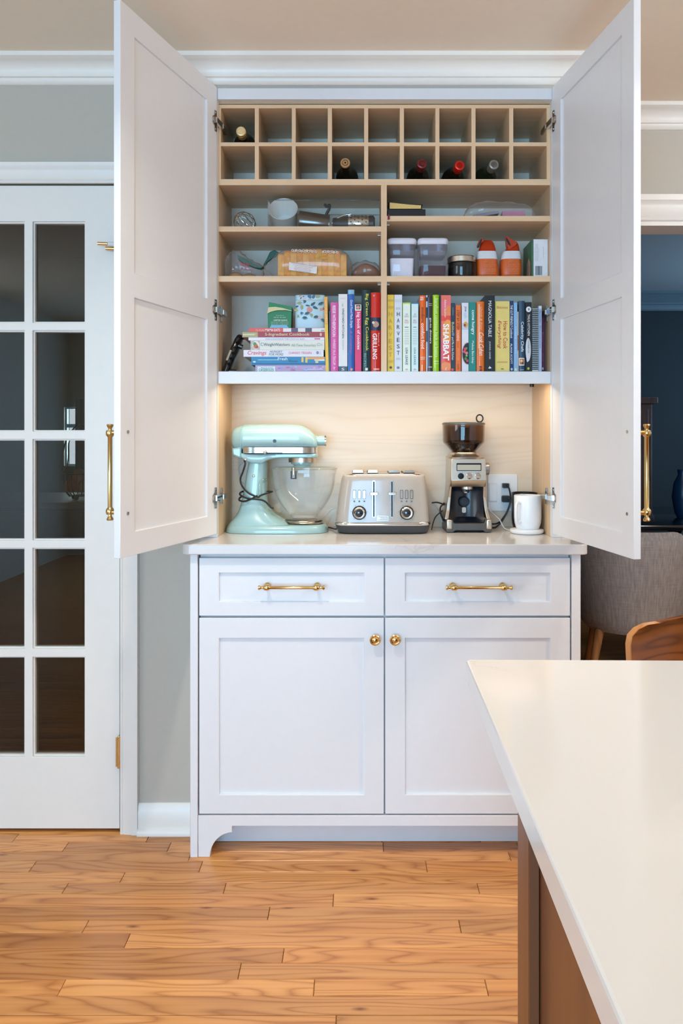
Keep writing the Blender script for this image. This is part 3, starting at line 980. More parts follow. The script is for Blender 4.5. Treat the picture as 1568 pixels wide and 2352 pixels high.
MB().prism(big_crown(YD1, ZC), 0.1, 3.8, 'X', DTRIM).build('trim_7', label='grey crown moulding across the far dining room wall', cat='crown moulding', kind='structure')
MB().box(0.1, 3.8, YR + 0.12, YD1, -0.0118, 0.0, SUBM).build('floor_dining', label='dark wooden floor of the dining room', cat='floor', kind='structure', smooth=False)

CHAIRF = None
def fabric(name, a, b):
    m, nt, bs = new_mat(name)
    v = coords(nt, (160, 160, 6))
    n = node(nt, 'ShaderNodeTexNoise'); n.inputs['Scale'].default_value = 1.0; n.inputs['Detail'].default_value = 4
    nt.links.new(v, n.inputs['Vector'])
    v2 = coords(nt, (14, 14, 500))
    n2 = node(nt, 'ShaderNodeTexNoise'); n2.inputs['Scale'].default_value = 1.0
    nt.links.new(v2, n2.inputs['Vector'])
    mx = node(nt, 'ShaderNodeMix', data_type='FLOAT'); mx.inputs[0].default_value = 0.35
    nt.links.new(n.outputs['Fac'], mx.inputs[2]); nt.links.new(n2.outputs['Fac'], mx.inputs[3])
    r = node(nt, 'ShaderNodeValToRGB')
    r.color_ramp.elements[0].position = 0.3; r.color_ramp.elements[1].position = 0.75
    r.color_ramp.elements[0].color = lin(a); r.color_ramp.elements[1].color = lin(b)
    nt.links.new(mx.outputs[0], r.inputs['Fac']); nt.links.new(r.outputs['Color'], bs.inputs['Base Color'])
    bs.inputs['Roughness'].default_value = 0.9
    bp = node(nt, 'ShaderNodeBump'); bp.inputs['Strength'].default_value = 0.2; bp.inputs['Distance'].default_value = 0.002
    nt.links.new(mx.outputs[0], bp.inputs['Height']); nt.links.new(bp.outputs[0], bs.inputs['Normal'])
    return m
GREYF = fabric('grey_upholstery', '#858284', '#bdb7b4')
CHAIRLEG = wood('beech_leg', '#b98455', '#8f5f38', 'Z', fine=60, rings=4)

def tub_chair(cx, cy, rot, label, group):
    """upholstered barrel dining chair; its back faces -y before the turn"""
    t = thing('dining_chair', (cx, cy, 0), label, 'chair', group)
    M = Matrix.Translation((cx, cy, 0)) @ Matrix.Rotation(rot, 4, 'Z')
    mb = MB(); mb.M = M
    nu, nv, secs = 26, 12, []
    zb, zt = 0.36, 0.815
    for i in range(nu + 1):
        a = -1 + 2 * i / nu                      # -1..1 round the tub
        ang = math.radians(98) * a
        edge = abs(a)
        top = zt - 0.20 * max(0, (edge - 0.45) / 0.55) ** 1.6
        out = []
        ring = []
        for k in range(nv + 1):                  # outside, bottom to top
            f = k / nv
            R = 0.215 + 0.055 * f
            z = zb + (top - zb) * f
            if f > 0.9: R -= 0.02 * ((f - 0.9) / 0.1) ** 2
            if f < 0.1: R -= 0.02 * ((0.1 - f) / 0.1) ** 2
            ring.append((R * math.sin(ang), -R * math.cos(ang) * 0.9, z))
        for k in range(nv, -1, -1):              # inside
            f = k / nv
            R = 0.155 + 0.055 * f
            z = zb + (top - zb) * f
            if f > 0.9: R += 0.02 * ((f - 0.9) / 0.1) ** 2
            ring.append((R * math.sin(ang), -R * math.cos(ang) * 0.9, z))
        secs.append(ring)
    mb.loft(secs, GREYF)
    mb.build('backrest', t)
    s = MB(); s.M = M
    s.loft([[(x, y, z) for x, y in sellipse(0, 0.05, 0.178 * q, 0.19 * q, 3)] for z, q in ((0.365, 0.93), (0.375, 1.0), (0.44, 1.0), (0.468, 0.95), (0.475, 0.85))], GREYF)
    s.build('seat', t)
    for sx in (-1, 1):
        for sy in (-1, 1):
            l = MB(); l.M = M
            l.cyl((sx * 0.14, 0.03 + sy * 0.14, 0.366), (sx * 0.205, 0.03 + sy * 0.20, 0.0), 0.021, CHAIRLEG, 0.011, n=14)
            l.build('leg', t)
    return t
Yg = 3.62
tub_chair(PX(1447, Yg), Yg, math.radians(-14), 'grey upholstered barrel chair with its back to the kitchen, beside the base cabinet', 'dining chairs')
tub_chair(PX(1684, 3.72), 3.72, math.radians(-25), 'grey upholstered barrel chair cut off by the right picture edge', 'dining chairs')

TABLE = paint('black_table', '#0c0d0f', 0.15, var=0.02, coat=0.5)
t = thing('dining_table', (1.9, 4.75, 0), 'glossy black dining table behind the grey chair', 'table')
MB().prism(sellipse(1.95, 4.75, 1.05, 0.55, 3.2, 40), 0.725, 0.755, 'Z', TABLE).build('table_top', t, bevel=0.006)
MB().lathe([(0.30, 0), (0.30, 0.02), (0.08, 0.05), (0.06, 0.4), (0.09, 0.70), (0.20, 0.7248)], (1.95, 4.75, 0), TABLE, n=28).build('pedestal', t)

MAHOG = wood('mahogany', '#4a2a20', '#2b1713', 'Z', fine=50, rings=5)
NAVY = paint('navy_vase', '#14355a', 0.3, var=0.05)
# tall wooden cabinet standing against the far wall
c = thing('china_cabinet', (PX(1482, 5.9), 6.2, 0), 'dark mahogany cabinet by the far dining room wall, partly behind the open door', 'cabinet')
xa, xb = PX(1380, 5.9), PX(1497, 5.9)
zt = PZ(912, 5.9)
MB().box(xa, xb, 5.9, 6.42, 0, zt - 0.05, MAHOG).build('body', c, bevel=0.004)
MB().box(xa - 0.02, xb + 0.035, 5.87, 6.44, zt - 0.05, zt, MAHOG).build('cornice', c, bevel=0.006)
for k in range(2):
    MB().box(xa + 0.03 + k * (xb - xa - 0.03) / 2, xa + (k + 1) * (xb - xa - 0.03) / 2, 5.888, 5.9, 0.08, zt - 0.09, MAHOG).build('door', c, bevel=0.003)
mb = MB().lathe([(0.03, 0), (0.045, 0.03), (0.06, 0.12), (0.05, 0.2), (0.025, 0.25), (0.03, 0.28)], (PX(1567, 4.6), 4.6, 0.755), NAVY, n=20)
mb.build('vase', label='small dark blue vase on the black dining table', cat='vase')

# ------------------------------------------------------------------ room behind the french door
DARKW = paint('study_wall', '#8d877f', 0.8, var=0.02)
YS1 = 5.2
SW0, SW1, SZ0, SZ1 = PX(147, YS1), PX(230, YS1), PZ(1070, YS1), PZ(935, YS1)
mb = MB()
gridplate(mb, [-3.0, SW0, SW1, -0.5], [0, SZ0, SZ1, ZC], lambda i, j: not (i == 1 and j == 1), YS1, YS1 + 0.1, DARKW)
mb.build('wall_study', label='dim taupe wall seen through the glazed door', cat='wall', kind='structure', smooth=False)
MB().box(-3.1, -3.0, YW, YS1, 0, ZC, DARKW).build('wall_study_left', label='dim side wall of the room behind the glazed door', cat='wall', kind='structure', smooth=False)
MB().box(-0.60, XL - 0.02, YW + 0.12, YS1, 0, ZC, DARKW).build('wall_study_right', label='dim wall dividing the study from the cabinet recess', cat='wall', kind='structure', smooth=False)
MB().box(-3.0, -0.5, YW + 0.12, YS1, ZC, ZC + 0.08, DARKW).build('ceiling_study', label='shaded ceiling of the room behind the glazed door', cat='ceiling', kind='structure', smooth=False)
MB().box(-3.0, -0.6, YW + 0.12, YS1, -0.0118, 0.0, SUBM).build('floor_study', label='dark wooden floor behind the glazed door', cat='floor', kind='structure', smooth=False)
w3 = thing('window_3', ((SW0 + SW1) / 2, YS1 + 0.03, SZ0), 'small bright window glimpsed through the glazed door', 'window', kind='structure')
mb = MB()
zm = PZ(978, YS1)
gridplate(mb, [SW0, SW0 + 0.012, SW1 - 0.012, SW1], [SZ0, SZ0 + 0.012, zm - 0.012, zm + 0.012, SZ1 - 0.012, SZ1], lambda i, j: not (i == 1 and j % 2 == 1), YS1 + 0.02, YS1 + 0.05, paint('study_window_frame', '#8aa0ad', 0.5))
mb.build('window_frame', w3)
CURT = paint('blue_curtain', '#5f7f92', 0.9, var=0.06)
mb = MB()
xa, xb = PX(177, YS1), PX(226, YS1)
front, back = [], []
N = 26
for i in range(N + 1):
    x = xa + (xb - xa) * i / N
    front.append((x, YS1 - 0.035 - 0.012 * math.sin(i * 1.3)))
poly = front + [(x, y + 0.006) for x, y in front[::-1]]
mb.prism(poly, SZ0 - 0.03, SZ1 + 0.05, 'Z', CURT)
mb.build('curtain', label='blue-grey curtain at the window behind the glazed door', cat='curtain')
STONE = paint('sideboard_top', '#8a7a69', 0.4, var=0.05)
SIDE = paint('sideboard_grey', '#4b4b4d', 0.5, var=0.03)
sb = thing('sideboard', (-1.75, 4.05, 0), 'dark grey sideboard behind the glazed door', 'sideboard')
MB().box(-2.9, -0.75, 3.78, 4.40, 0.05, 0.885, SIDE).build('body', sb, bevel=0.004)
MB().box(-2.92, -0.73, 3.745, 4.42, 0.886, 0.915, STONE).build('top', sb, bevel=0.004)
MB().box(-2.88, -0.77, 3.84, 4.38, 0, 0.05, SIDE).build('toe_kick', sb)
for k in range(4):
    MB().box(-2.88 + k * 0.53, -2.88 + k * 0.53 + 0.515, 3.762, 3.78, 0.09, 0.87, SIDE).build('door', sb, bevel=0.003)
# wire fruit basket
Yb = 3.92
bxc = PX(183, Yb)
bk = thing('fruit_basket', (bxc, Yb, 0.915), 'black wire basket with tall looped handle, behind the glazed door', 'basket')
mb = MB()
for k in range(18):
    a = 2 * math.pi * k / 18
    pts = [(bxc + r * math.cos(a), Yb + r * math.sin(a), z) for r, z in ((0.045, 0.935), (0.062, 0.955), (0.074, 0.99), (0.078, 1.045))]
    mb.tube(pts, 0.0016, DARKMETAL, n=5, smooth=3)
for r, z in ((0.078, 1.045), (0.045, 0.935)):
    mb.tube([(bxc + r * math.cos(2 * math.pi * k / 24), Yb + r * math.sin(2 * math.pi * k / 24), z) for k in range(24)], 0.0028, DARKMETAL, n=6, closed=True, smooth=0)
mb.build('wire_bowl', bk)
for s in (-1, 1):
    h = MB()
    h.tube([(bxc + s * x, Yb, z) for x, z in ((0.048, 0.93), (0.072, 0.965), (0.084, 1.03), (0.086, 1.12), (0.076, 1.18), (0.05, 1.24), (0.0, 1.30))], 0.0042, DARKMETAL, n=7)
    h.tube([(bxc + s * x, Yb, z) for x, z in ((0.078, 1.045), (0.062, 1.08), (0.055, 1.14), (0.055, 1.19), (0.034, 1.245), (0.0, 1.285))], 0.003, DARKMETAL, n=7)
    h.build('handle', bk)
for k in range(3):
    a = 2 * math.pi * k / 3 + 0.5
    MB().sphere((bxc + 0.042 * math.cos(a), Yb + 0.042 * math.sin(a), 0.927), 0.012, DARKMETAL, n=8).build('foot', bk)
ORANGE = paint('orange_skin', '#e0702c', 0.5, var=0.08, nscale=90, bump=0.2)
for k, (dx, dy, dz) in enumerate(((-0.033, -0.02, 0.985), (0.034, -0.018, 0.985), (0.0, 0.038, 0.985), (0.0, -0.004, 1.035))):
    MB().sphere((bxc + dx, Yb + dy, dz), 0.034, ORANGE, n=12).build('orange', label=['orange at the left in the wire basket', 'orange at the right in the wire basket', 'orange at the back of the wire basket', 'orange on top in the wire basket'][k], cat='fruit', group='oranges in the wire basket')

# ------------------------------------------------------------------ island
IT = 0.914
ISLW = wood('island_walnut', '#7d4c2c', '#5a3420', 'Z', fine=26, along=1.2, rings=3, ring_mix=0.2, rough=0.38, contrast=0.9, rnd=False)
M = Matrix.Translation((0.154, 1.130, 0)) @ Matrix.Rotation(math.radians(-0.9), 4, 'Z')
mb = MB(); mb.M = M
r = 0.006
poly = [(0.0 + r * (1 - math.sin(a)), -r * (1 - math.cos(a))) for a in [math.radians(90 * k / 4) for k in range(5)]]
poly = [(0, -1.9), (1.25, -1.9), (1.25, 0)] + [(r, 0), (r * 0.3, -r * 0.3), (0, -r)]
mb.prism(poly, IT - 0.031, IT, 'Z', QUARTZ)
mb.build('island_top', label='white veined quartz island top in the right foreground', cat='countertop', bevel=0.003, segs=2)
isl = thing('kitchen_island', (0.75, 0.1, 0), 'brown wooden kitchen island base under the white top', 'island')
b = MB(); b.M = M
xb0 = 0.026
b.box(xb0 + 0.012, 1.22, -1.85, -0.275, 0.0, IT - 0.032, ISLW)
b.build('body', isl, smooth=False)
e = MB(); e.M = Matrix.Translation((0.154, 1.130, 0)) @ Matrix.Rotation(math.radians(-0.9), 4, 'Z') @ Matrix(((0, 1, 0, 0), (1, 0, 0, 0), (0, 0, 1, 0), (0, 0, 0, 1)))
gridplate(e, [-1.85, -1.79, -0.95, -0.89, -0.318, -0.258], [0, 0.11, IT - 0.092, IT - 0.032], lambda i, j: not (i in (1, 3) and j == 1), xb0, xb0 + 0.0115, ISLW)
e.build('end_panel', isl, bevel=0.001, segs=1)
b = MB(); b.M = M
b.box(xb0 + 0.0116, 1.22, -0.2749, -0.258, 0.0, IT - 0.032, ISLW)
b.build('back_panel', isl, smooth=False)

# counter stool behind the island
WALN = wood('walnut_ply', '#a05a24', '#5f2f10', 'X', fine=40, along=3.0, rings=9, ring_mix=0.55, rough=0.25, contrast=0.8, rnd=False, coat=0.6)
PLYE = wood('ply_edge', '#c98a4c', '#a9672f', 'Z', fine=200, along=3, rings=5, rough=0.3, coat=0.5)
Ys = 1.40
sx0 = PX(1450, Ys)
st = thing('counter_stool', (sx0 + 0.22, 1.28, 0), 'bent walnut plywood counter stool tucked behind the island', 'stool')
mb = MB()
W = 0.44
nz, nu = 10, 24
zb, zt = 0.70, PZ(1434, Ys)
fr, bkk = [], []
def edge_in(f):        # rounded outline: inset of the side at height fraction f
    R = 0.18
    return 0.055 * (1 - math.sqrt(max(0.0, 1 - max(0, (f - (1 - R)) / R) ** 2)))
secs = []
for k in range(nz + 1):
    f = k / nz
    f = 1 - (1 - f) ** 1.8
    z = zb + (zt - zb) * f
    ins = edge_in(f)
    ring = []
    for i in range(nu + 1):
        u = i / nu
        x = sx0 + ins + (W - 2 * ins) * u
        c = 2 * u - 1
        y = Ys + 0.035 - 0.055 * c * c + 0.03 * f
        ring.append((x, y, z + 0.006 * (1 - c * c) * f))
    for i in range(nu, -1, -1):
        x, y, zz = ring[i]
        c = 2 * i / nu - 1
        ring.append((x + 0.004 * c, y + 0.013, zz))
    secs.append(ring)
mb.loft(secs, WALN)
sb_ = mb.build('backrest', st)
# lighter ply edge on the left rim
eb = MB()
es = []
for k in range(nz + 1):
    a, d = Vector(secs[k][0]), Vector(secs[k][-1])
    es.append([a + Vector((-0.0012, -0.0006, 0)), a + Vector((0.0004, -0.0006, 0)), d + Vector((0.0004, 0.0006, 0)), d + Vector((-0.0012, 0.0006, 0))])
eb.loft(es, PLYE)
eb.build('ply_edge', sb_)
s = MB()
s.loft([[(x, y, z) for x, y in sellipse(sx0 + W / 2, 1.24, 0.205 * q, 0.19 * q, 3.2)] for z, q in ((0.612, 0.98), (0.616, 1), (0.628, 1), (0.632, 0.98))], WALN)
s.build('seat', st)
for dx in (0.12, W - 0.12):
    bar(mb := MB(), (sx0 + dx, 1.40, 0.622), (sx0 + dx, Ys + 0.055, 0.76), 0.03, 0.012, DARKMETAL, up=(1, 0, 0)); mb.build('back_bracket', st)
for dx in (-1, 1):
    for dy in (-1, 1):
        l = MB(); l.cyl((sx0 + W / 2 + dx * 0.15, 1.24 + dy * 0.13, 0.612), (sx0 + W / 2 + dx * 0.20, 1.24 + dy * 0.18, 0.0), 0.013, DARKMETAL, 0.010, n=12)
        l.build('leg', st)
l = MB()
l.tube([(sx0 + W / 2 + dx * 0.186, 1.24 + dy * 0.166, 0.2) for dx, dy in ((-1, -1), (1, -1), (1, 1), (-1, 1))], 0.007, DARKMETAL, n=8, closed=True, smooth=0)
l.build('footrest', st)

# ------------------------------------------------------------------ stand mixer
AQUA = paint('aqua_enamel', '#a3c9cb', 0.22, var=0.01, coat=0.7)
GLASS = clear('bowl_glass', '#ffffff', 0.02, edge=0.45, ior=1.32)
GLASSH = clear('handle_glass', '#f2f5f0', 0.03, edge=0.8, ior=1.5)
Y0 = 2.618
kx = 0.19133
def mx_(c, Y=None): return PX(490 + c * kx, Y or Y0)
def mz_(c): return ZT + (1795 - c) * kx * Y0 / F
mixer = thing('stand_mixer', (mx_(760), Y0, ZT), 'pale aqua stand mixer with glass bowl at the left of the niche', 'mixer')

def head_loft(mb, rows, m, n=2.5, k=28, y0=Y0):
    """rows: (x crop, z bottom crop, z top crop, half width m)"""
    secs = []
    for x, zb, zt, w in rows:
        zc, hz = (mz_(zb) + mz_(zt)) / 2, (mz_(zt) - mz_(zb)) / 2
        secs.append([(mx_(x), y, z) for y, z in sellipse(y0, zc, w, hz, n, k)])
    mb.loft(secs, m)
rows = interp([(222, 720, 655, 0.010), (232, 780, 600, 0.032), (268, 815, 555, 0.047), (360, 835, 524, 0.058), (420, 840, 514, 0.060),
               (700, 840, 513, 0.061), (1000, 838, 520, 0.060), (1090, 836, 543, 0.057), (1170, 832, 590, 0.050), (1225, 826, 650, 0.042), (1250, 815, 700, 0.030)], 4)
mb = MB(); head_loft(mb, rows, AQUA)
mb.box(mx_(359), mx_(361), Y0 - 0.0588, Y0 + 0.0588, mz_(780), mz_(560), AQUA)
head = mb.build('motor_head', mixer)
mb = MB()
mb.prism([(mx_(245), mz_(800)), (mx_(362), mz_(780)), (mx_(362), mz_(925)), (mx_(300), mz_(905)), (mx_(252), mz_(882))], Y0 - 0.046, Y0 + 0.046, 'Y', AQUA)
mb.build('rear_housing', mixer, bevel=0.006)
# chrome trim band round the head
mb = MB()
pl = sellipse((mx_(362) + mx_(1252)) / 2, Y0, (mx_(1252) - mx_(362)) / 2, 0.0635, 5.5, 48)
mb.prism(pl, mz_(858), mz_(786), 'Z', CHROME)
band = mb.build('trim_band', mixer, bevel=0.001, segs=1)
# engraved marks and speed lever on the band
mb = MB()
yf = Y0 - 0.0636
INK = paint('ink_grey', '#6b7076', 0.6)
for k in range(4):
    mb.box(mx_(385), mx_(500), yf - 0.0004, yf, mz_(806 + 12 * k), mz_(803 + 12 * k), INK)
for k in range(6):
    mb.box(mx_(712 + 27 * k), mx_(718 + 27 * k), yf - 0.0004, yf, mz_(813), mz_(807), INK)
for k in range(3):
    mb.box(mx_(788 + 28 * k), mx_(796 + 28 * k), yf - 0.0004, yf, mz_(836), mz_(826), BLACK)
mb.build('engraving', band, smooth=False, kind='stuff')
mb = MB()
mb.box(mx_(645), mx_(850), yf - 0.0015, yf, mz_(856), mz_(849), BLACK)
mb.sphere((mx_(648), yf - 0.008, mz_(848)), 0.0062, CHROME)
mb.cyl((mx_(648), yf - 0.004, mz_(848)), (mx_(648), yf + 0.002, mz_(848)), 0.003, CHROME)
mb.build('speed_lever', mixer)
# lower head running into the neck
mb = MB()
rows = interp([(362, 920, 855, 0.052), (420, 962, 855, 0.054), (500, 985, 855, 0.055), (600, 985, 855, 0.055), (660, 950, 855, 0.056), (740, 928, 855, 0.058), (900, 918, 855, 0.059), (1180, 918, 855, 0.056), (1235, 916, 857, 0.048), (1253, 905, 865, 0.034)], 4)
head_loft(mb, rows, AQUA, n=5)
mb.build('lower_head', mixer)
# attachment hub with chrome cap
mb = MB()
mb.lathe([(0.0005, mx_(1225)), (0.0165, mx_(1225)), (0.0165, mx_(1335))], (0, Y0, mz_(714)), AQUA, axis='X', n=24)
hub = mb.build('attachment_hub', mixer)
mb = MB().lathe([(0.0165, mx_(1335)), (0.0185, mx_(1337)), (0.0185, mx_(1352)), (0.013, mx_(1358)), (0.0005, mx_(1358))], (0, Y0, mz_(714)), CHROME, axis='X', n=24)
mb.build('hub_cap', hub)
mb = MB().lathe([(0.0055, 0), (0.0055, -0.0012), (0.0005, -0.0012)], (mx_(757), Y0 - 0.0610, mz_(714)), BLACK, axis='Y', n=20)
mb.build('emblem', head)
# beater shaft
cxm = mx_(1065)
mb = MB()
mb.lathe([(0.045, mz_(970)), (0.045, mz_(925)), (0.0448, mz_(917))], (cxm, Y0, 0), STEEL, n=32)
mb.build('planetary_ring', mixer)
mb = MB()
mb.lathe([(0.020, mz_(1036)), (0.025, mz_(1030)), (0.030, mz_(1000)), (0.037, mz_(990)), (0.037, mz_(969))], (cxm, Y0, 0), AQUA, n=28)
mb.build('planetary', mixer)
mb = MB()
xs = mx_(963)
mb.cyl((xs, Y0, mz_(1038)), (xs, Y0, mz_(1120)), 0.0075, STEEL)
mb.box(xs - 0.010, xs - 0.005, Y0 - 0.004, Y0 + 0.004, mz_(1172), mz_(1075), DARKMETAL)
mb.box(xs + 0.004, xs + 0.009, Y0 - 0.004, Y0 + 0.004, mz_(1172), mz_(1075), DARKMETAL)
mb.box(xs - 0.010, xs + 0.009, Y0 - 0.003, Y0 + 0.003, mz_(1172), mz_(1160), DARKMETAL)
mb.build('beater_shaft', mixer)
# pedestal and foot
mb = MB()
secs = []
for z, x0_, x1_, w in interp([(960, 425, 640, 0.046), (1000, 422, 645, 0.046), (1100, 402, 645, 0.047), (1250, 380, 644, 0.049), (1400, 352, 645, 0.052), (1500, 325, 665, 0.058),
                              (1580, 292, 730, 0.066), (1650, 235, 840, 0.074), (1700, 192, 960, 0.079), (1735, 172, 1050, 0.081)], 4):
    secs.append([(x, y, mz_(z)) for x, y in sellipse((mx_(x0_) + mx_(x1_)) / 2, Y0, (mx_(x1_) - mx_(x0_)) / 2, w, 2.8, 30)])
mb.loft(secs, AQUA)
mb.build('pedestal', mixer)
mb = MB()
secs = []
for z, g in ((1792, 0.994), (1780, 1.0), (1745, 0.985), (1718, 0.955), (1703, 0.91), (1698, 0.82)):
    cx_, hw = (mx_(160) + mx_(1380)) / 2, (mx_(1380) - mx_(160)) / 2
    secs.append([(x, y, mz_(z)) for x, y in sellipse(cx_, Y0, hw * g, 0.092 * g, 3.2, 40)])
mb.loft(secs, AQUA)
mb.build('foot', mixer)
cx_, hw = (mx_(160) + mx_(1380)) / 2, (mx_(1380) - mx_(160)) / 2
MB().prism(sellipse(cx_, Y0, hw * 0.97, 0.088, 3.2, 40), ZT + 0.0003, mz_(1791), 'Z', RUBBER).build('rubber_pad', mixer)
MB().lathe([(0.0045, 0.006), (0.0045, -0.002), (0.003, -0.0032), (0.0005, -0.0032)], (mx_(507), Y0 - 0.0475, mz_(1125)), CHROME, axis='Y', n=16).build('pivot_screw', mixer)
MB().lathe([(0.0045, 0.006), (0.0045, -0.002), (0.003, -0.0032), (0.0005, -0.0032)], (mx_(412), Y0 - 0.053, mz_(930)), CHROME, axis='Y', n=16).build('lock_knob', mixer)
# glass bowl
bcx = mx_(1085)
prof = [(148, 1632), (190, 1580), (250, 1505), (315, 1400), (352, 1300), (372, 1200), (381, 1100), (384, 1045)]
prof = interp(prof, 3)
rk = kx * Y0 / F
def spout(a, z):   # pouring lip at the right
    f = max(0.0, (1130 - z) / 110)
    return 0.055 * 384 * min(1.0, f) * math.exp(-(((a + math.pi) % (2 * math.pi) - math.pi) / 0.30) ** 2)
mb = MB()
secs = []
N = 48
for off, seq in ((0, prof), (-10, prof[::-1])):
    for r, z in seq:
        secs.append([(bcx + (r + off + spout(2 * math.pi * i / N, z)) * rk * math.cos(2 * math.pi * i / N),
                      Y0 + (r + off) * rk * 0.985 * math.sin(2 * math.pi * i / N), mz_(z if off == 0 else max(z, 1045) - (0 if z < 1600 else 14))) for i in range(N)])
mb.loft(secs, GLASS)
bowl = mb.build('glass_bowl', mixer)
mb = MB()
mb.tube([(bcx + (380 + spout(2 * math.pi * i / N, 1045)) * rk * math.cos(2 * math.pi * i / N), Y0 + 380 * rk * 0.985 * math.sin(2 * math.pi * i / N), mz_(1043)) for i in range(N)], 0.0028, GLASSH, n=8, closed=True, smooth=0)
mb.build('bowl_rim', bowl)
mb = MB()
yh = Y0 - 0.038
mb.tube([(mx_(712), yh + 0.01, mz_(1172)), (mx_(640), yh, mz_(1178)), (mx_(582), yh - 0.004, mz_(1205)), (mx_(578), yh - 0.006, mz_(1300)), (mx_(590), yh - 0.006, mz_(1420)), (mx_(650), yh - 0.004, mz_(1520)), (mx_(740), yh, mz_(1572)), (mx_(838), yh + 0.008, mz_(1570))], 0.0068, GLASSH, n=12)
mb.build('bowl_handle', bowl)
mb = MB()
mb.lathe([(0.0655, mz_(1697)), (0.0680, mz_(1690)), (0.064, mz_(1682)), (0.062, mz_(1672)), (0.0625, mz_(1660)), (0.060, mz_(1650)), (0.052, mz_(1640))], (bcx, Y0, 0), NICKEL, n=36)
mb.build('bowl_base', mixer)
# power cord wrapped round the neck
yc = Y0 - 0.060
mb = MB()
mb.tube([(mx_(395), Y0 - 0.045, mz_(945)), (mx_(412), yc, mz_(985)), (mx_(385), yc - 0.002, mz_(1080)), (mx_(356), yc, mz_(1160)), (mx_(378), yc - 0.004, mz_(1240)), (mx_(450), yc - 0.006, mz_(1320)), (mx_(560), yc - 0.006, mz_(1370)), (mx_(600), yc, mz_(1350)),
         (mx_(700), yc + 0.02, mz_(1318)), (mx_(680), Y0 + 0.03, mz_(1330)), (mx_(500), Y0 + 0.064, mz_(1340)), (mx_(350), Y0 + 0.02, mz_(1325)), (mx_(345), yc + 0.01, mz_(1345)), (mx_(440), yc - 0.006, mz_(1385)),
         (mx_(560), yc - 0.010, mz_(1395)), (mx_(640), yc, mz_(1420)), (mx_(710), yc + 0.004, mz_(1490)), (mx_(745), yc + 0.006, mz_(1505))], 0.0030, RUBBER, n=8)
mb.tube([(mx_(560), yc - 0.011, mz_(1352)), (mx_(480), yc - 0.008, mz_(1395)), (mx_(400), yc - 0.002, mz_(1422)), (mx_(335), yc + 0.012, mz_(1410)), (mx_(336), Y0, mz_(1385)), (mx_(420), Y0 + 0.066, mz_(1380))], 0.0030, RUBBER, n=8)
mb.build('power_cord', mixer)

# loose flat beater lying in the bowl, and thin wall cords
# ------------------------------------------------------------------ white and black cords on the back panel
WC = paint('white_cord', '#e4e4e2', 0.5)
yb = YBK - 0.004
def bp(px, py, Y=None): return (PX(px, Y or yb), Y or yb, PZ(py, Y or yb))
mb = MB().tube([bp(559, 1062), bp(549, 1070), bp(548, 1082), bp(553, 1095), bp(552, 1105), bp(560, 1112)], 0.0018, WC, n=6)
mb.build('white_cord', label='thin white cord hanging behind the mixer neck', cat='cord', group='white cords')
# ------------------------------------------------------------------ toaster
Yt = 2.525
kt = 0.18495
zsc = 1015
def tx(c, Y=Yt): return PX(750 + c * kt, Y)
def tz(c): return ZT + (zsc - c) * kt * Yt / F
TAUPE = paint('taupe_enamel', '#b3a89d', 0.25, var=0.01, coat=0.6)
TBASE = paint('toaster_base', '#3c3f42', 0.4, var=0.02)
toaster = thing('toaster', (tx(695), Yt + 0.095, ZT), 'taupe and chrome four-slice toaster between the mixer and the grinder', 'toaster')
def trow(z, xa, xb, dy, m=3.6, k=48):
    return [(x, y, tz(z)) for x, y in sellipse((tx(xa) + tx(xb)) / 2, Yt + 0.097, (tx(xb) - tx(xa)) / 2, dy, 6.0, k)]
mb = MB(); mb.loft([trow(1012, 165, 1245, 0.086), trow(1000, 135, 1270, 0.0915), trow(960, 115, 1288, 0.095), trow(908, 104, 1296, 0.097)], TBASE)
mb.build('base', toaster)
mb = MB(); mb.loft([trow(908, 98, 1302, 0.0985), trow(900, 94, 1306, 0.0995), trow(876, 96, 1304, 0.099), trow(868, 104, 1298, 0.0972)], CHROME)
mb.build('chrome_band', toaster)
body_rows = interp([(868, 104, 1296, 0.0968), (700, 122, 1283, 0.0960), (500, 148, 1268, 0.0945), (360, 172, 1250, 0.0925), (305, 186, 1240, 0.0905), (285, 200, 1226, 0.088), (280, 222, 1205, 0.083)], 3)
mb = MB(); mb.loft([trow(z, a, b, d) for z, a, b, d in body_rows], TAUPE)
body = mb.build('body', toaster)
mb = MB(); mb.loft([trow(281, 224, 1203, 0.0825), trow(268, 240, 1190, 0.0805), trow(262, 262, 1168, 0.077)], CHROME)
mb.build('top_plate', toaster)
for a, b in ((315, 460), (505, 642), (775, 915), (960, 1102)):
    mb = MB()
    mb.loft([[(x, y, z) for x, y in ((tx(a), Yt + 0.03), (tx(b), Yt + 0.03), (tx(b), Yt + 0.165), (tx(a), Yt + 0.165))] for z in (tz(263), tz(252))], BLACK)
    mb.loft([[(x, y, z) for x, y in ((tx(a) + i, Yt + 0.03), (tx(b) - i, Yt + 0.03), (tx(b) - i, Yt + 0.165), (tx(a) + i, Yt + 0.165))] for z, i in ((tz(252), 0.002), (tz(222), 0.004))], CHROME)
    mb.build('bread_slot', toaster)
def yfront(cy):
    for (z0_, _, _, d0), (z1_, _, _, d1) in zip(body_rows, body_rows[1:]):
        if z1_ <= cy <= z0_:
            f = (z0_ - cy) / max(1e-6, z0_ - z1_)
            return Yt + 0.097 - (d0 + (d1 - d0) * f)
    return Yt
def fpt(cx, cy, out=0.0):
    y = yfront(cy) - out
    return (tx(cx), y, tz(cy))
def fslab(mb, x0, x1, c0, c1, o0, o1, m, r=None):
    """slab lying on the sloping front of the toaster; c0 = top, c1 = bottom (crop rows)"""
    k = r or 0
    pts = rrect(x0, x1, c0, c1, k, 3) if k else [(x0, c0), (x1, c0), (x1, c1), (x0, c1)]
    mb.loft([[fpt(x, c, o) for x, c in pts] for o in (o0, o1)], m)
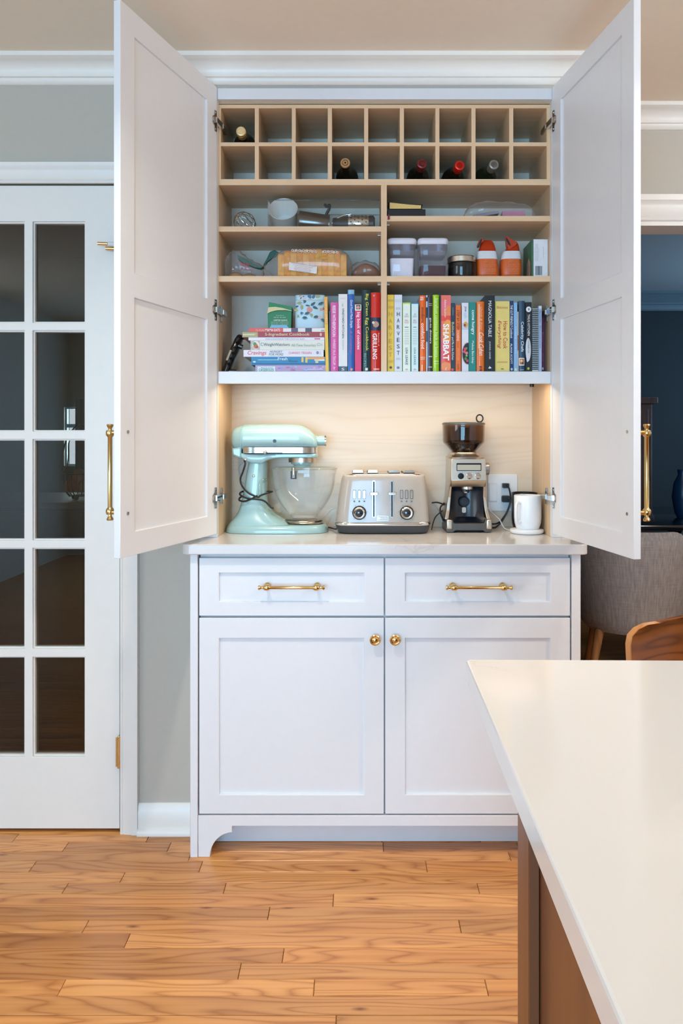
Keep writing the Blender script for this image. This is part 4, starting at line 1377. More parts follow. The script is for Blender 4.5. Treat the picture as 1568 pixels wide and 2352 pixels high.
for cx in (587, 812):
    mb = MB(); fslab(mb, cx - 21, cx + 17, 345, 808, -0.001, 0.0012, CHROME, 18)
    sl = mb.build('lever_slot', toaster)
    mb = MB(); fslab(mb, cx - 13, cx + 9, 358, 798, 0.0010, 0.0018, BLACK, 9)
    mb.build('slot_gap', sl)
    mb = MB()
    c = fpt(cx - 2, 505, 0.016)
    mb.loft([[(c[0] + x, c[1] + y, c[2] + z) for x, z in rrect(-0.0135 * q, 0.0135 * q, -0.0045 * q, 0.0045 * q, 0.004 * q, 3)] for y, q in ((0.016, 0.5), (0.006, 0.6), (0.004, 1.0), (-0.004, 1.0), (-0.006, 0.85))], CHROME)
    mb.build('lever', toaster)
for cx in (343, 405, 467, 930, 992, 1054):
    mb = MB(); fslab(mb, cx - 19, cx + 19, 464, 574, -0.001, 0.0010, BLACK, 10)
    fslab(mb, cx - 14, cx + 14, 469, 569, 0.0010, 0.0022, CHROME, 8)
    mb.box(tx(cx - 2), tx(cx + 2), yfront(490) - 0.0028, yfront(490) - 0.0018, tz(496), tz(482), BLACK)
    mb.build('button', toaster)
    mb = MB(); fslab(mb, cx - 10, cx + 10, 596, 614, 0.0002, 0.0005, INK)
    mb.build('symbol', body, smooth=False)
for cx in (405, 994):
    c = fpt(cx, 746)
    mb = MB()
    mb.lathe([(0.0225, 0.003), (0.0225, -0.003), (0.0195, -0.005)], c, BLACK, axis='Y', n=32)
    mb.lathe([(0.0190, -0.004), (0.0188, -0.012), (0.0165, -0.0145), (0.0128, -0.0135)], c, CHROME, axis='Y', n=32)
    mb.lathe([(0.0130, -0.013), (0.0130, -0.0145), (0.008, -0.0165), (0.0005, -0.0172)], c, paint('dial_face', '#20242c', 0.1, var=0.02, coat=0.6), axis='Y', n=28)
    mb.build('dial', toaster)
    for a in range(-140, 141, 56):
        t_ = math.radians(90 - a)
        q = fpt(cx + 102 * math.cos(t_), 746 - 102 * math.sin(t_), 0.0003)
        d = MB().box(q[0] - 0.001, q[0] + 0.001, q[1] - 0.0004, q[1] + 0.0004, q[2] - 0.001, q[2] + 0.001, INK)
        d.build('dial_mark', body, smooth=False)
mb = MB(); fslab(mb, 627, 766, 784, 846, -0.0005, 0.0012, CHROME, 4)
fslab(mb, 632, 761, 789, 841, 0.0010, 0.0016, paint('badge_fill', '#b9bcc2', 0.4))
badge = mb.build('badge', toaster)
mb = MB()
o = fpt(707, 815, 0.0018)
text(mb, 'HADEN', o, (1, 0, 0), (0, 0, 1), 0.0215, 0.0078, WHITEP, bold=0.01)
q = fpt(652, 815, 0.0020)
mb.box(q[0] - 0.0045, q[0] + 0.0035, q[1] - 0.0002, q[1] + 0.0002, q[2] - 0.004, q[2] + 0.004, WHITEP)
mb.build('lettering', badge, smooth=False)

# ------------------------------------------------------------------ coffee grinder
Yg0 = 2.562
kg = 0.20408
def gx(c, Y=Yg0): return PX(970 + c * kg, Y)
def gz(c): return ZT + (1490 - c) * kg * Yg0 / F
grinder = thing('coffee_grinder', (gx(525), Yg0 + 0.08, ZT), 'stainless coffee grinder with smoky bean hopper beside the wall socket', 'coffee grinder')
GREY = paint('grinder_grey', '#5c5a58', 0.35, 0.6, var=0.02)
DARKB = paint('grinder_black', '#141a24', 0.25, var=0.02)
HOP = clear('smoked_plastic', '#cdbdb0', 0.03, edge=0.3, ior=1.45)
gyc = Yg0 + 0.078
# base tray
mb = MB()
poly = [(gx(270), gz(1345)), (gx(268), gz(1470)), (gx(280), gz(1486)), (gx(345), gz(1486)), (gx(378), gz(1462)), (gx(680), gz(1462)), (gx(712), gz(1486)), (gx(772), gz(1486)), (gx(783), gz(1470)), (gx(781), gz(1345)),
        (gx(708), gz(1345)), (gx(703), gz(1375)), (gx(690), gz(1385)), (gx(365), gz(1385)), (gx(350), gz(1375)), (gx(345), gz(1345))]
mb.prism(poly, Yg0 + 0.004, Yg0 + 0.03, 'Y', GREY)
mb.box(gx(275), gx(776), Yg0 + 0.03, Yg0 + 0.155, gz(1482), gz(1388), GREY)
mb.build('base', grinder, bevel=0.002)
for a, b in ((268, 338), (716, 784)):
    mb = MB().box(gx(a), gx(b), Yg0, Yg0 + 0.02, gz(1455), gz(1340), STEEL)
    mb.build('corner_cap', grinder, bevel=0.006, segs=3)
for x in (310, 740):
    for dy in (0.03, 0.13):
        MB().cyl((gx(x), Yg0 + dy, ZT + 0.0002), (gx(x), Yg0 + dy, gz(1480)), 0.009, RUBBER).build('rubber_foot', grinder)
# side walls, flaring to the base
for s in (-1, 1):
    cx = 522
    def xx(c): return gx(cx + s * (c - cx))
    mb = MB()
    secs = []
    for z, a, b, yf_ in ((1345, 740, 782, 0.030), (1250, 722, 760, 0.040), (1100, 706, 738, 0.045), (975, 700, 728, 0.030), (930, 706, 724, 0.012)):
        secs.append([(xx(a), Yg0 + yf_, gz(z)), (xx(b), Yg0 + yf_, gz(z)), (xx(b), Yg0 + 0.155, gz(z)), (xx(a), Yg0 + 0.155, gz(z))])
    mb.loft(secs, STEEL)
    mb.build('side_wall', grinder, bevel=0.002)
# black cradle: concave back
mb = MB()
secs = []
for z, d in ((1385, 0.030), (1330, 0.060), (1215, 0.066), (1100, 0.068), (985, 0.066)):
    ring = []
    for i in range(13):
        u = i / 12
        ring.append((gx(328 + (712 - 328) * u), Yg0 + d - 0.028 * (2 * u - 1) ** 2 * (1 if d > 0.05 else 0.3) + 0.01, gz(z)))
    ring += [(gx(712), Yg0 + 0.150, gz(z)), (gx(328), Yg0 + 0.150, gz(z))]
    secs.append(ring)
mb.loft(secs, DARKB)
cradle = mb.build('cradle', grinder)
yk = Yg0 + 0.073
mb = MB()
mb.tube([(gx(502 + 52 * math.cos(2 * math.pi * k / 20)), yk - 0.004, gz(1158 - 52 * math.sin(2 * math.pi * k / 20))) for k in range(20)], 0.0022, BLACK, n=8, closed=True, smooth=0)
mb.lathe([(0.013, 0.0), (0.013, -0.004), (0.0005, -0.004)], (gx(502), yk, gz(1158)), paint('sensor_lens', '#2f3c48', 0.15), axis='Y', n=20)
mb.build('sensor_button', cradle)
mb = MB(); mb.prism(rrect(gx(476), gx(522), gz(1286), gz(1222), 0.004, 3), yk - 0.004, yk + 0.002, 'Y', STEEL)
mb.build('tab', cradle)
# outlet
mb = MB()
oy = Yg0 + 0.045
mb.lathe([(0.0185, gz(1012)), (0.0205, gz(1005)), (0.0205, gz(975))], (gx(520), oy, 0), STEEL, n=28)
mb.build('grind_outlet', grinder)
mb = MB().lathe([(0.008, gz(1050)), (0.0135, gz(1045)), (0.0135, gz(1012))], (gx(500), oy, 0), BLACK, n=20)
mb.box(gx(486), gx(516), oy - 0.0142, oy - 0.013, gz(1048), gz(1034), CHROME)
mb.build('spout', grinder)
# head
mb = MB()
def hrow(z, a, b, y0_, y1_=0.155):
    return [(gx(a), Yg0 + y0_, gz(z)), (gx(b), Yg0 + y0_, gz(z)), (gx(b + 4), Yg0 + y0_ + 0.012, gz(z)), (gx(b + 4), Yg0 + y1_, gz(z)), (gx(a - 4), Yg0 + y1_, gz(z)), (gx(a - 4), Yg0 + y0_ + 0.012, gz(z))]
mb.loft([hrow(976, 335, 703, 0.020), hrow(900, 322, 720, 0.000), hrow(655, 330, 712, 0.008)], STEEL)
ghead = mb.build('head', grinder, bevel=0.0015)
def hy(c): return Yg0 + 0.008 * (900 - c) / 245
PANEL = paint('control_panel', '#d8c9b2', 0.25, 1.0, var=0.02)
mb = MB(); mb.box(gx(385), gx(668), hy(800) - 0.0006, hy(800) + 0.004, gz(892), gz(800), paint('button_plate', '#b8b4b2', 0.35, 0.8))
mb.build('button_plate', ghead, smooth=False)
mb = MB()
mb.prism(rrect(gx(384), gx(664), gz(792), gz(704), 0.002, 3), hy(750) - 0.0022, hy(750) + 0.004, 'Y', DARKMETAL)
mb.prism(rrect(gx(392), gx(655), gz(784), gz(722), 0.001, 3), hy(750) - 0.0026, hy(750) - 0.002, 'Y', paint('lcd', '#a9a795', 0.3))
mb.build('display', ghead)
for k, cx in enumerate((432, 527, 624)):
    mb = MB()
    mb.lathe([(0.0098, 0.002), (0.0098, -0.0016), (0.0085, -0.003), (0.0005, -0.0034)], (gx(cx), hy(850) - 0.0005, gz(850)), CHROME if k else DARKMETAL, axis='Y', n=24)
    mb.build('button', ghead)
    mb = MB(); text(mb, ('CUP SIZE', 'GRIND', 'START')[k], (gx(cx), hy(812) - 0.0010, gz(812)), (1, 0, 0), (0, 0, 1), 0.0165, 0.002, INK)
    mb.build('lettering', ghead, smooth=False)
mb = MB().lathe([(0.0005, gx(712)), (0.0215, gx(712)), (0.0215, gx(722)), (0.0205, gx(724)), (0.0205, gx(782)), (0.018, gx(788)), (0.0005, gx(788))], (0, Yg0 + 0.07, gz(778)), paint('grey_knob', '#9c9a98', 0.35, 0.7), axis='X', n=28)
mb.build('grind_dial', grinder)
# collar
mb = MB()
secs = []
for z, a, b, d in ((657, 304, 710, 0.076), (640, 300, 712, 0.077), (622, 328, 686, 0.07), (612, 345, 660, 0.06), (588, 352, 650, 0.055)):
    secs.append([(x, y, gz(z)) for x, y in sellipse((gx(a) + gx(b)) / 2, gyc, (gx(b) - gx(a)) / 2, d, 4.0, 36)])
mb.loft(secs, STEEL)
mb.build('collar', grinder)
# hopper
hcx = gx(498)
rs = kg * Yg0 / F
hp = [(140, 586), (142, 576), (228, 486), (240, 470), (243, 440), (246, 272)]
mb = MB()
mb.lathe([(r * rs, gz(z)) for r, z in hp] + [((r - 7) * rs, gz(z)) for r, z in hp[::-1]], (hcx, gyc, 0), HOP, n=48)
hopper = mb.build('bean_hopper', grinder)
mb = MB().lathe([(0.0005, gz(236)), (235 * rs, gz(242)), (248 * rs, gz(250)), (248 * rs, gz(268)), (0.0005, gz(267))], (hcx, gyc, 0), paint('smoked_lid', '#4a4d49', 0.3), n=48)
lid = mb.build('hopper_lid', grinder)
mb = MB()
mb.tube([(gx(682 + 38 * math.cos(2 * math.pi * k / 22)), gyc - 0.005, gz(195 - 42 * math.sin(2 * math.pi * k / 22))) for k in range(22)], 0.0024, BLACK, n=8, closed=True, smooth=0)
mb.box(gx(690), gx(706), gyc - 0.008, gyc - 0.002, gz(246), gz(225), BLACK)
mb.build('ring_pull', lid)
mb = MB().cyl((hcx, gyc, gz(300)), (hcx, gyc, gz(560)), 60 * rs, BLACK)
mb.build('hopper_core', hopper)
BEAN = paint('coffee_bean', '#3d2519', 0.45, var=0.2, nscale=200)
mb = MB()
rnd = random.Random(3)
def bean(c, r):
    v = Vector((rnd.uniform(-1, 1), rnd.uniform(-1, 1), rnd.uniform(-1, 1))).normalized()
    u = v.orthogonal().normalized(); w = v.cross(u)
    secs = []
    for t_, q in ((-1, 0.25), (-0.55, 0.85), (0.0, 1.0), (0.55, 0.85), (1, 0.25)):
        secs.append([Vector(c) + v * (t_ * r * 1.35) + (u * math.cos(k * math.pi / 3) + w * math.sin(k * math.pi / 3)) * (q * r) for k in range(6)])
    mb.loft(secs, BEAN)
for zc_, rad in ((575, 118), (560, 130), (545, 145), (530, 160), (515, 172), (500, 185), (486, 195), (474, 202)):
    n_ = int(rad * 0.32)
    for k in range(n_):
        a = 2 * math.pi * (k + rnd.random()) / n_
        rr = rad * (0.88 + 0.1 * rnd.random())
        bean((hcx + rr * rs * math.cos(a), gyc + rr * rs * math.sin(a), gz(zc_ + rnd.uniform(-6, 6))), 0.0042)
for k in range(120):
    a = rnd.random() * 2 * math.pi; rr = 185 * math.sqrt(rnd.uniform(0.12, 1))
    bean((hcx + rr * rs * math.cos(a), gyc + rr * rs * math.sin(a), gz(468 + rnd.uniform(-8, 6))), 0.0044)
mb.build('coffee_beans', label='dark roasted coffee beans filling the hopper of the grinder', cat='coffee beans', kind='stuff')

# ------------------------------------------------------------------ wall socket plate
plate = thing('outlet_plate', bp(1153, 1173), 'white double wall plate with rocker switch and black plugs', 'wall plate')
x0_, x1_, z0_, z1_ = PX(1119.5, YBK), PX(1187, YBK), PZ(1173.5, YBK), PZ(1089, YBK)
MB().box(x0_, x1_, YBK - 0.006, YBK - 0.0004, z0_, z1_, WHITEP).build('plate', plate, bevel=0.002)
def ob(px0, px1, py0, py1, t, m, name, d0=0.006, bev=0.0008):
    return MB().box(PX(px0, YBK), PX(px1, YBK), YBK - d0 - t, YBK - d0 + 0.001, PZ(py1, YBK), PZ(py0, YBK), m).build(name, plate, bevel=bev)
ob(1120.5, 1140.5, 1109, 1153, 0.0012, paint('switch_frame', '#dcdee2', 0.4), 'switch_frame')
ob(1122.5, 1139.0, 1112, 1150, 0.004, WHITEP, 'rocker_switch')
ob(1149.5, 1171, 1109, 1153.5, 0.0012, paint('switch_frame', '#dcdee2', 0.4), 'socket_frame')
ob(1152.5, 1168, 1112, 1150.5, 0.002, WHITEP, 'socket')
for px, py in ((1129, 1100), (1160, 1100), (1129, 1163.5), (1160, 1163.5)):
    MB().cyl((PX(px, YBK), YBK - 0.0060, PZ(py, YBK)), (PX(px, YBK), YBK - 0.0072, PZ(py, YBK)), 0.0022, WHITEP, n=10).build('screw', plate)
def plug(px, py, w, h, name, label, pts, rr=0.0028):
    t_ = thing(name, bp(px, py + h, YBK - 0.02), label, 'plug', 'plugs in the wall plate')
    Yp = YBK - 0.0085
    mb = MB()
    mb.loft([[(PX(px, Yp) + x, y, PZ(py, Yp) + z) for x, z in rrect(-w * q, w * q, -h * q, h * q, min(w, h) * q * 0.5, 4)] for y, q in ((Yp, 1.0), (Yp - 0.014, 1.0), (Yp - 0.020, 0.8))], BLACK)
    mb.build('plug_body', t_)
    mb = MB().tube(pts, rr, RUBBER, n=8)
    mb.build('cord', t_)
plug(1160, 1115, 0.0115, 0.0085, 'power_plug', 'upper black plug with cord in the wall plate beside the grinder',
     [bp(1162, 1114, YBK - 0.026), bp(1167, 1118, YBK - 0.032), bp(1171, 1132, YBK - 0.030), bp(1172, 1150, YBK - 0.026), bp(1166, 1172, YBK - 0.022), bp(1155, 1190, YBK - 0.020), bp(1147, 1199, YBK - 0.016), bp(1138, 1203, YBK - 0.010), bp(1122, 1203.5, YBK - 0.012)])
plug(1160, 1145.5, 0.0135, 0.0115, 'power_plug', 'lower round black plug with cord in the wall plate beside the grinder',
     [bp(1163, 1145, YBK - 0.026), bp(1170, 1146, YBK - 0.032), bp(1171, 1156, YBK - 0.036), bp(1162, 1180, YBK - 0.034), bp(1150, 1200, YBK - 0.036), bp(1138, 1211, YBK - 0.040), bp(1128, 1213, YBK - 0.045)], 0.0030)
mb = MB().tube([(PX(1118, 2.70), 2.70, PZ(1166, 2.70)), (PX(1132, 2.69), 2.69, PZ(1180, 2.69)), (PX(1147, 2.67), 2.67, PZ(1194, 2.67)), (PX(1156, 2.65), 2.65, ZT + 0.008), (PX(1166, 2.62), 2.62, ZT + 0.003), (PX(1182, 2.59), 2.59, ZT + 0.003)], 0.0021, WC, n=7)
mb.build('white_cord', label='white cord running down from the wall plate to the mug coaster', cat='cord', group='white cords')
mb = MB().tube([bp(991, 1155, 2.70), bp(1003, 1154, 2.70), bp(1015, 1157, 2.69), bp(1022, 1161, 2.70)], 0.0026, RUBBER, n=7)
mb.tube([bp(1022, 1155, 2.70), bp(1018, 1157, 2.69), bp(1011, 1166, 2.68), bp(1012, 1180, 2.67), bp(1018, 1194, 2.67), bp(1021, 1203, 2.69)], 0.0029, RUBBER, n=7)
mb.build('black_cord', label='looped black cord between toaster and grinder', cat='cord', group='black cords')
mb = MB().tube([bp(1021, 1168, 2.705), bp(1012, 1176, 2.70), bp(1000, 1187, 2.69), (PX(994, 2.66), 2.66, ZT + 0.02), (PX(991, 2.63), 2.63, ZT + 0.003)], 0.0018, RUBBER, n=7)
mb.build('black_cord', label='thin black cord dropping beside the toaster corner', cat='cord', group='black cords')
mb = MB().tube([bp(991, 1163, 2.715), bp(1001, 1166, 2.715), bp(1008, 1180, 2.71), bp(1014, 1196, 2.70), bp(1021, 1204, 2.70)], 0.0017, WC, n=7)
mb.build('white_cord', label='thin white cord between toaster and grinder', cat='cord', group='white cords')
mb = MB().tube([bp(771, 1167, 2.715), bp(760, 1170, 2.71), bp(748, 1182, 2.70), bp(736, 1196, 2.69), (PX(728, 2.70), 2.70, ZT + 0.003)], 0.0018, WC, n=7)
mb.build('white_cord', label='white cord between mixer bowl and toaster', cat='cord', group='white cords')
mb = MB().tube([(PX(752, 2.69), 2.69, ZT + 0.004), (PX(762, 2.66), 2.66, ZT + 0.004), (PX(770, 2.62), 2.62, ZT + 0.006), (PX(775, 2.61), 2.61, ZT + 0.010)], 0.0024, RUBBER, n=7)
mb.build('black_cord', label='short black cord leaving the toaster on the mixer side', cat='cord', group='black cords')

# ------------------------------------------------------------------ mugs on their coasters
def mug(name, cxp, Y, r, z0, h, m, label, handle=None):
    t_ = thing(name, (PX(cxp, Y), Y, z0), label, 'mug', 'mugs in the niche')
    x = PX(cxp, Y)
    mb = MB()
    mb.lathe([(0.0005, z0), (r * 0.80, z0), (r * 0.86, z0 + 0.004), (r * 0.96, z0 + 0.018), (r, z0 + 0.035), (r, z0 + h - 0.002), (r - 0.001, z0 + h), (r - 0.003, z0 + h - 0.001), (r - 0.0035, z0 + 0.03), (r * 0.8, z0 + 0.008), (0.0005, z0 + 0.007)], (x, Y, 0), m, n=40)
    mb.build('cup', t_)
    if handle:
        hb = MB()
        dx, dy = handle
        pts = [(x + dx * k, Y + dy * k, z) for k, z in ((r - 0.003, z0 + h - 0.024), (r + 0.012, z0 + h - 0.022), (r + 0.020, z0 + h - 0.030), (r + 0.021, z0 + h * 0.55), (r + 0.019, z0 + 0.030), (r + 0.010, z0 + 0.022), (r - 0.003, z0 + 0.026))]
        hb.tube(pts, 0.0048, m, n=10)
        hb.build('handle', t_)
Yw = 2.556
MUGW = paint('white_ceramic', '#eef0f2', 0.28, var=0.008)
xw = PX(1209.5, Yw)
co = MB().lathe([(0.0005, ZT + 0.0003), (0.048, ZT + 0.0003), (0.053, ZT + 0.004), (0.0545, ZT + 0.010), (0.053, ZT + 0.0135), (0.048, ZT + 0.0150), (0.0005, ZT + 0.0150)], (xw, Yw, 0), MUGW, n=44)
co.build('charging_coaster', label='round white coaster under the white mug', cat='coaster')
mug('mug', 1211.5, Yw, 0.0435, ZT + 0.0152, 0.108, MUGW, 'white mug on a white coaster at the right of the niche', (-0.72, -0.69))
Yk2 = 2.664
mug('mug', 1204, Yk2, 0.0425, ZT + 0.0003, 0.124, paint('black_ceramic', '#131417', 0.3, var=0.01), 'black mug standing behind the white mug', None)

# ------------------------------------------------------------------ wine bottles
def bottle(px, py, col_x, row_bottom, cap, label, glass='#0d1410', ring=None, bare=False):
    """bottle lying in a cubby with its neck to the front"""
    Yn = YF + 0.004
    x, z = PX(px, Yn), PZ(py, Yn)
    rb = 0.0365
    xb, zb = col_x, row_bottom + rb + 0.0006
    Yb0 = YBK - 0.006
    a, b = Vector((x, Yn, z)), Vector((xb, Yb0, zb))
    d = (b - a).normalized(); L = (b - a).length
    u = d.orthogonal().normalized(); w = d.cross(u)
    t_ = thing('wine_bottle', (xb, (Yn + Yb0) / 2, zb - rb), label, 'bottle', 'wine bottles in the cubbies')
    gm = paint('bottle_glass_' + glass[1:], glass, 0.08, var=0.02, coat=0.5)
    def lat(mb, prof, m, n=28):
        mb.loft([[a + d * h + (u * math.cos(2 * math.pi * i / n) + w * math.sin(2 * math.pi * i / n)) * r for i in range(n)] for r, h in prof], m)
    mb = MB()
    lat(mb, [(0.0135, 0.040), (0.0140, 0.066), (0.019, 0.080), (0.028, 0.094), (0.0345, 0.108), (0.0365, 0.122), (0.0365, L - 0.006), (0.033, L)], gm)
    mb.build('bottle_body', t_)
    mb = MB()
    cm = paint('capsule_' + cap[1:], cap, 0.32, 0.45 if not bare else 0.1, var=0.05)
    lat(mb, [(0.0005, 0.0002), (0.0130, 0.0), (0.0150, 0.0015), (0.0153, 0.004), (0.0152, 0.018), (0.0143, 0.019), (0.0143, 0.0405)], cm if not bare else gm)
    c_ = mb.build('capsule', t_)
    mb = MB()
    if bare:
        lat(mb, [(0.0148, -0.0006), (0.0155, 0.001), (0.0155, 0.006), (0.0105, 0.006), (0.0105, -0.0006)], paint('bottle_lip', '#b88a5c', 0.3, 0.3))
        lat(mb, [(0.0005, -0.0008), (0.0108, -0.0004)], paint('cork', '#d8a878', 0.8, var=0.1))
        lat(mb, [(0.0005, -0.0014), (0.0035, -0.0012)], paint('cork_hole', '#3a2416', 0.8))
        mb.build('cork', c_)
    elif ring:
        lat(mb, [(0.0156, 0.016), (0.0158, 0.017), (0.0158, 0.020), (0.0152, 0.021)], paint('capsule_ring_' + ring[1:], ring, 0.25, 0.9))
        lat(mb, [(0.0005, -0.0006), (0.0118, -0.0004), (0.0118, 0.0)], paint('capsule_face_' + cap[1:], cap, 0.5, 0.1, var=0.12, nscale=120))
        mb.build('capsule_band', c_)
    else:
        lat(mb, [(0.0095, -0.0003), (0.0100, -0.0008), (0.0108, -0.0008), (0.0112, -0.0003)], cm)
        mb.build('capsule_rim', c_)
rb1, rb2 = uz(327), uz(411.5)
def cell(i):
    e = [507] + [v for ab in DIV for v in ab] + [1255]
    return (ux(e[2 * i]) + ux(e[2 * i + 1])) / 2
bottle(553, 301, cell(0), rb1, '#e2c48c', 'wine bottle with pale gold cap, alone in the top left cubby', ring='#c79a3e')
bottle(792.5, 374, cell(3), rb2, '#9a6c46', 'wine bottle with bare cork, left of the others in the lower cubbies', bare=True)
bottle(969, 375.5, cell(5), rb2, '#7e2c2c', 'wine bottle with dull maroon cap in the lower cubbies')
bottle(1055.5, 379.5, cell(6), rb2, '#d8281a', 'wine bottle with bright red cap in the lower cubbies')
bottle(1134.5, 377.5, cell(7) - 0.012, rb2, '#8c8a82', 'wine bottle with silver foil cap in the lower cubbies', '#1a2a18')

# ------------------------------------------------------------------ books
ZS = ZLIP1 - 0.002 + 0.0004
def cv(h, rough=0.35):
    return paint('cover_' + h.lstrip('#') + ('' if rough == 0.35 else 'g'), h, rough, var=0.02, nscale=60)
def book(x0, x1, top, col, label, deco=(), Y=2.488, depth=0.185, round_=0.0, lean=0.0, group='upright cookbooks', pages=True, gloss=False):
    a, b = PX(x0, Y) + 0.0002, PX(x1, Y) - 0.0002
    z1 = PZ(top, Y)
    m = cv(col, 0.15 if gloss else 0.35)
    Rm = Matrix.Identity(4)
    if lean:
        Rm = Matrix.Translation((a if lean > 0 else b, 0, ZS)) @ Matrix.Rotation(lean, 4, 'Y') @ Matrix.Translation((-(a if lean > 0 else b), 0, -ZS))
    mb = MB(); mb.M = Rm
    w = 0.0018 if b - a > 0.008 else 0.0009
    sp = []
    K = 6
    for i in range(K + 1):
        u = i / K
        sp.append((a + (b - a) * u, Y - round_ * (1 - (2 * u - 1) ** 2) + round_))
    spi = [(a + w + (b - a - 2 * w) * (1 - i / K), sp[K - i][1] + w) for i in range(K + 1)]
    poly = [(a, Y + depth)] + sp + [(b, Y + depth), (b - w, Y + depth)] + spi + [(a + w, Y + depth)]
    mb.prism(poly, ZS, z1, 'Z', m)
    o = mb.build('cookbook', label=label, cat='book', group=group)
    if pages:
        p = MB(); p.M = Rm
        p.box(a + w, b - w, Y + w + round_ + 0.001, Y + depth - 0.004, ZS + 0.003, z1 - 0.003, PAPER)
        p.build('page_block', o, smooth=False)
    bands, letters = MB(), MB()
    bands.M = letters.M = Rm
    lay = [0.0]
    for dd in deco:
        k = dd[0]
        if k == 'b':        # colour band: x0,x1,y0,y1 px, colour
            _, p, q, r, s, c = dd
            lay[0] += 0.00012
            yy = Y - 0.0003 - lay[0]
            p, q = max(p, x0 + 0.1), min(q, x1 - 0.1)
            if round_:
                n_ = 5
                vs_ = []
                for i in range(n_ + 1):
                    xp = PX(p + (q - p) * i / n_, Y)
                    u = (xp - a) / (b - a)
                    yv = Y - round_ * (1 - (2 * u - 1) ** 2) + round_ - 0.0003 - lay[0]
                    vs_ += [(xp, yv, PZ(s, Y)), (xp, yv, PZ(r, Y))]
                bands.add(vs_, [(2 * i, 2 * i + 2, 2 * i + 3, 2 * i + 1) for i in range(n_)], cv(c))
            else:
                flat(bands, [(PX(p, Y), yy, PZ(s, Y)), (PX(q, Y), yy, PZ(s, Y)), (PX(q, Y), yy, PZ(r, Y)), (PX(p, Y), yy, PZ(r, Y))], cv(c))
        elif k == 'e':      # round spot: cx, cy, rx, ry, colour
            _, p, q, r, s, c = dd
            lay[0] += 0.00012
            yy = Y - 0.0003 - lay[0]
            pts = [(PX(min(max(p + r * math.cos(2 * math.pi * i / 18), x0 + 0.2), x1 - 0.2), Y), yy, PZ(q + s * math.sin(2 * math.pi * i / 18), Y)) for i in range(18)]
            flat(bands, pts, cv(c))
        else:               # lettering: text, x0,x1,y0,y1 px, colour, orientation
            _, s, p, q, r, t_, c, orient = dd[:8]
            bold = dd[8] if len(dd) > 8 else 0.0
            sh = dd[9] if len(dd) > 9 else 0.0
            lay[0] += 0.0002
            c0 = (PX((p + q) / 2, Y), Y - 0.0004 - lay[0], PZ((r + t_) / 2, Y))
            W, H = PX(q, Y) - PX(p, Y), PZ(r, Y) - PZ(t_, Y)
            if orient == 'd': text(letters, s, c0, (0, 0, -1), (1, 0, 0), H, W, cv(c), bold=bold, shear=sh)
            elif orient == 'h': text(letters, s, c0, (1, 0, 0), (0, 0, 1), W, H, cv(c), bold=bold, shear=sh)
            elif orient == 's':
                n_ = len(s)
                for i, ch in enumerate(s):
                    zc = PZ(r + (t_ - r) * (i + 0.5) / n_, Y)
                    text(letters, ch, (c0[0], c0[1], zc), (1, 0, 0), (0, 0, 1), W * (0.35 if ch == 'I' else 1), H / n_ * 0.62, cv(c), bold=bold)
    if bands.v: bands.build('cover_print', o, smooth=False, kind='stuff')
    if letters.v: letters.build('lettering', o, smooth=False)
    return o
T, B, E = 't', 'b', 'e'
# left of the middle upright
book(747.5, 755.2, 682, '#f2c02a', 'slim yellow book between the floral tin and the pink book', [(B, 748, 754.5, 684, 745, '#f5a030'), (T, 'SIMPLE SUPPERS', 749.3, 753.3, 690, 742, '#f6e6a0', 'd')], lean=-0.02)
book(755.4, 758.4, 714, '#2f5a68', 'very thin dark teal booklet beside the pink book', [], pages=False)
book(758.8, 776.5, 694.5, '#dd5aa6', 'pink book with white capitals on its spine', [(T, 'REESE WITHERSPOON', 763.5, 770.5, 702, 773, '#ffffff', 'd', 0.004), (T, 'WHISKEY IN A TEACUP', 764.5, 770.5, 779, 838, '#fbe3f0', 'd'), (T, 'Y', 764.5, 770, 843, 849, '#ffffff', 'h')], round_=0.002)
book(777, 797.5, 675.5, '#e9e3e1', 'cream book with small dotted lettering and charcoal foot band', [(B, 777, 797.5, 841.5, 853.5, '#3f4a54'), (B, 781, 793, 685.2, 686.2, '#c9beb8'), (T, 'THE', 785, 788, 697, 704, '#8b8f98', 'd'), (T, 'VINEYARD KITCHEN', 785.5, 790, 708, 777, '#23262e', 'd', 0.004), (T, 'COOKBOOK', 786, 789.5, 780, 804, '#a7abb4', 'd'), (T, 'S', 784, 791, 845, 851, '#ffffff', 'h')])
book(798.2, 813.8, 665, '#3a6fae', 'tall blue book with white handwriting and striped head', [(B, 798.4, 813.6, 665.5, 676, '#5f9fc4'), (B, 801, 802.3, 665.5, 675, '#cfe6ee'), (B, 804.5, 805.8, 665.5, 675, '#cfe6ee'), (B, 808, 809.3, 665.5, 675, '#cfe6ee'), (B, 811, 812.3, 665.5, 675, '#cfe6ee'), (B, 801.5, 811.8, 677, 851, '#2a5fb0'), (T, 'Good Food Made Simple', 803, 809.8, 689, 753, '#ffffff', 'd', 0.0, 0.2), (T, '& Company', 803, 809, 760, 812, '#c4518f', 'd', 0.0, 0.2), (E, 807, 848.5, 3, 3, '#ef8b62')], round_=0.003, gloss=True)
book(814.6, 829.5, 699, '#e01f66', 'short magenta book with white rounded title', [(B, 814.6, 829.4, 699.5, 713.5, '#e6ded2'), (B, 817.5, 827.5, 700.5, 710.5, '#5c3d33'), (E, 822, 706, 4, 3.4, '#c79e86'), (T, 'big book of cookies', 818, 827, 717, 803, '#fff4f6', 'd', 0.012)])
book(830.2, 851, 666, '#16383c', 'tall dark green glossy book with yellow title', [(T, 'Big Green Egg Cookbook', 838, 846, 675, 806, '#e6e23c', 'd', 0.004), (T, 'RECIPES', 836, 841, 812, 842, '#7fb7b4', 'd'), (B, 838.5, 844.5, 845, 851, '#e8efe9')], round_=0.006, gloss=True)
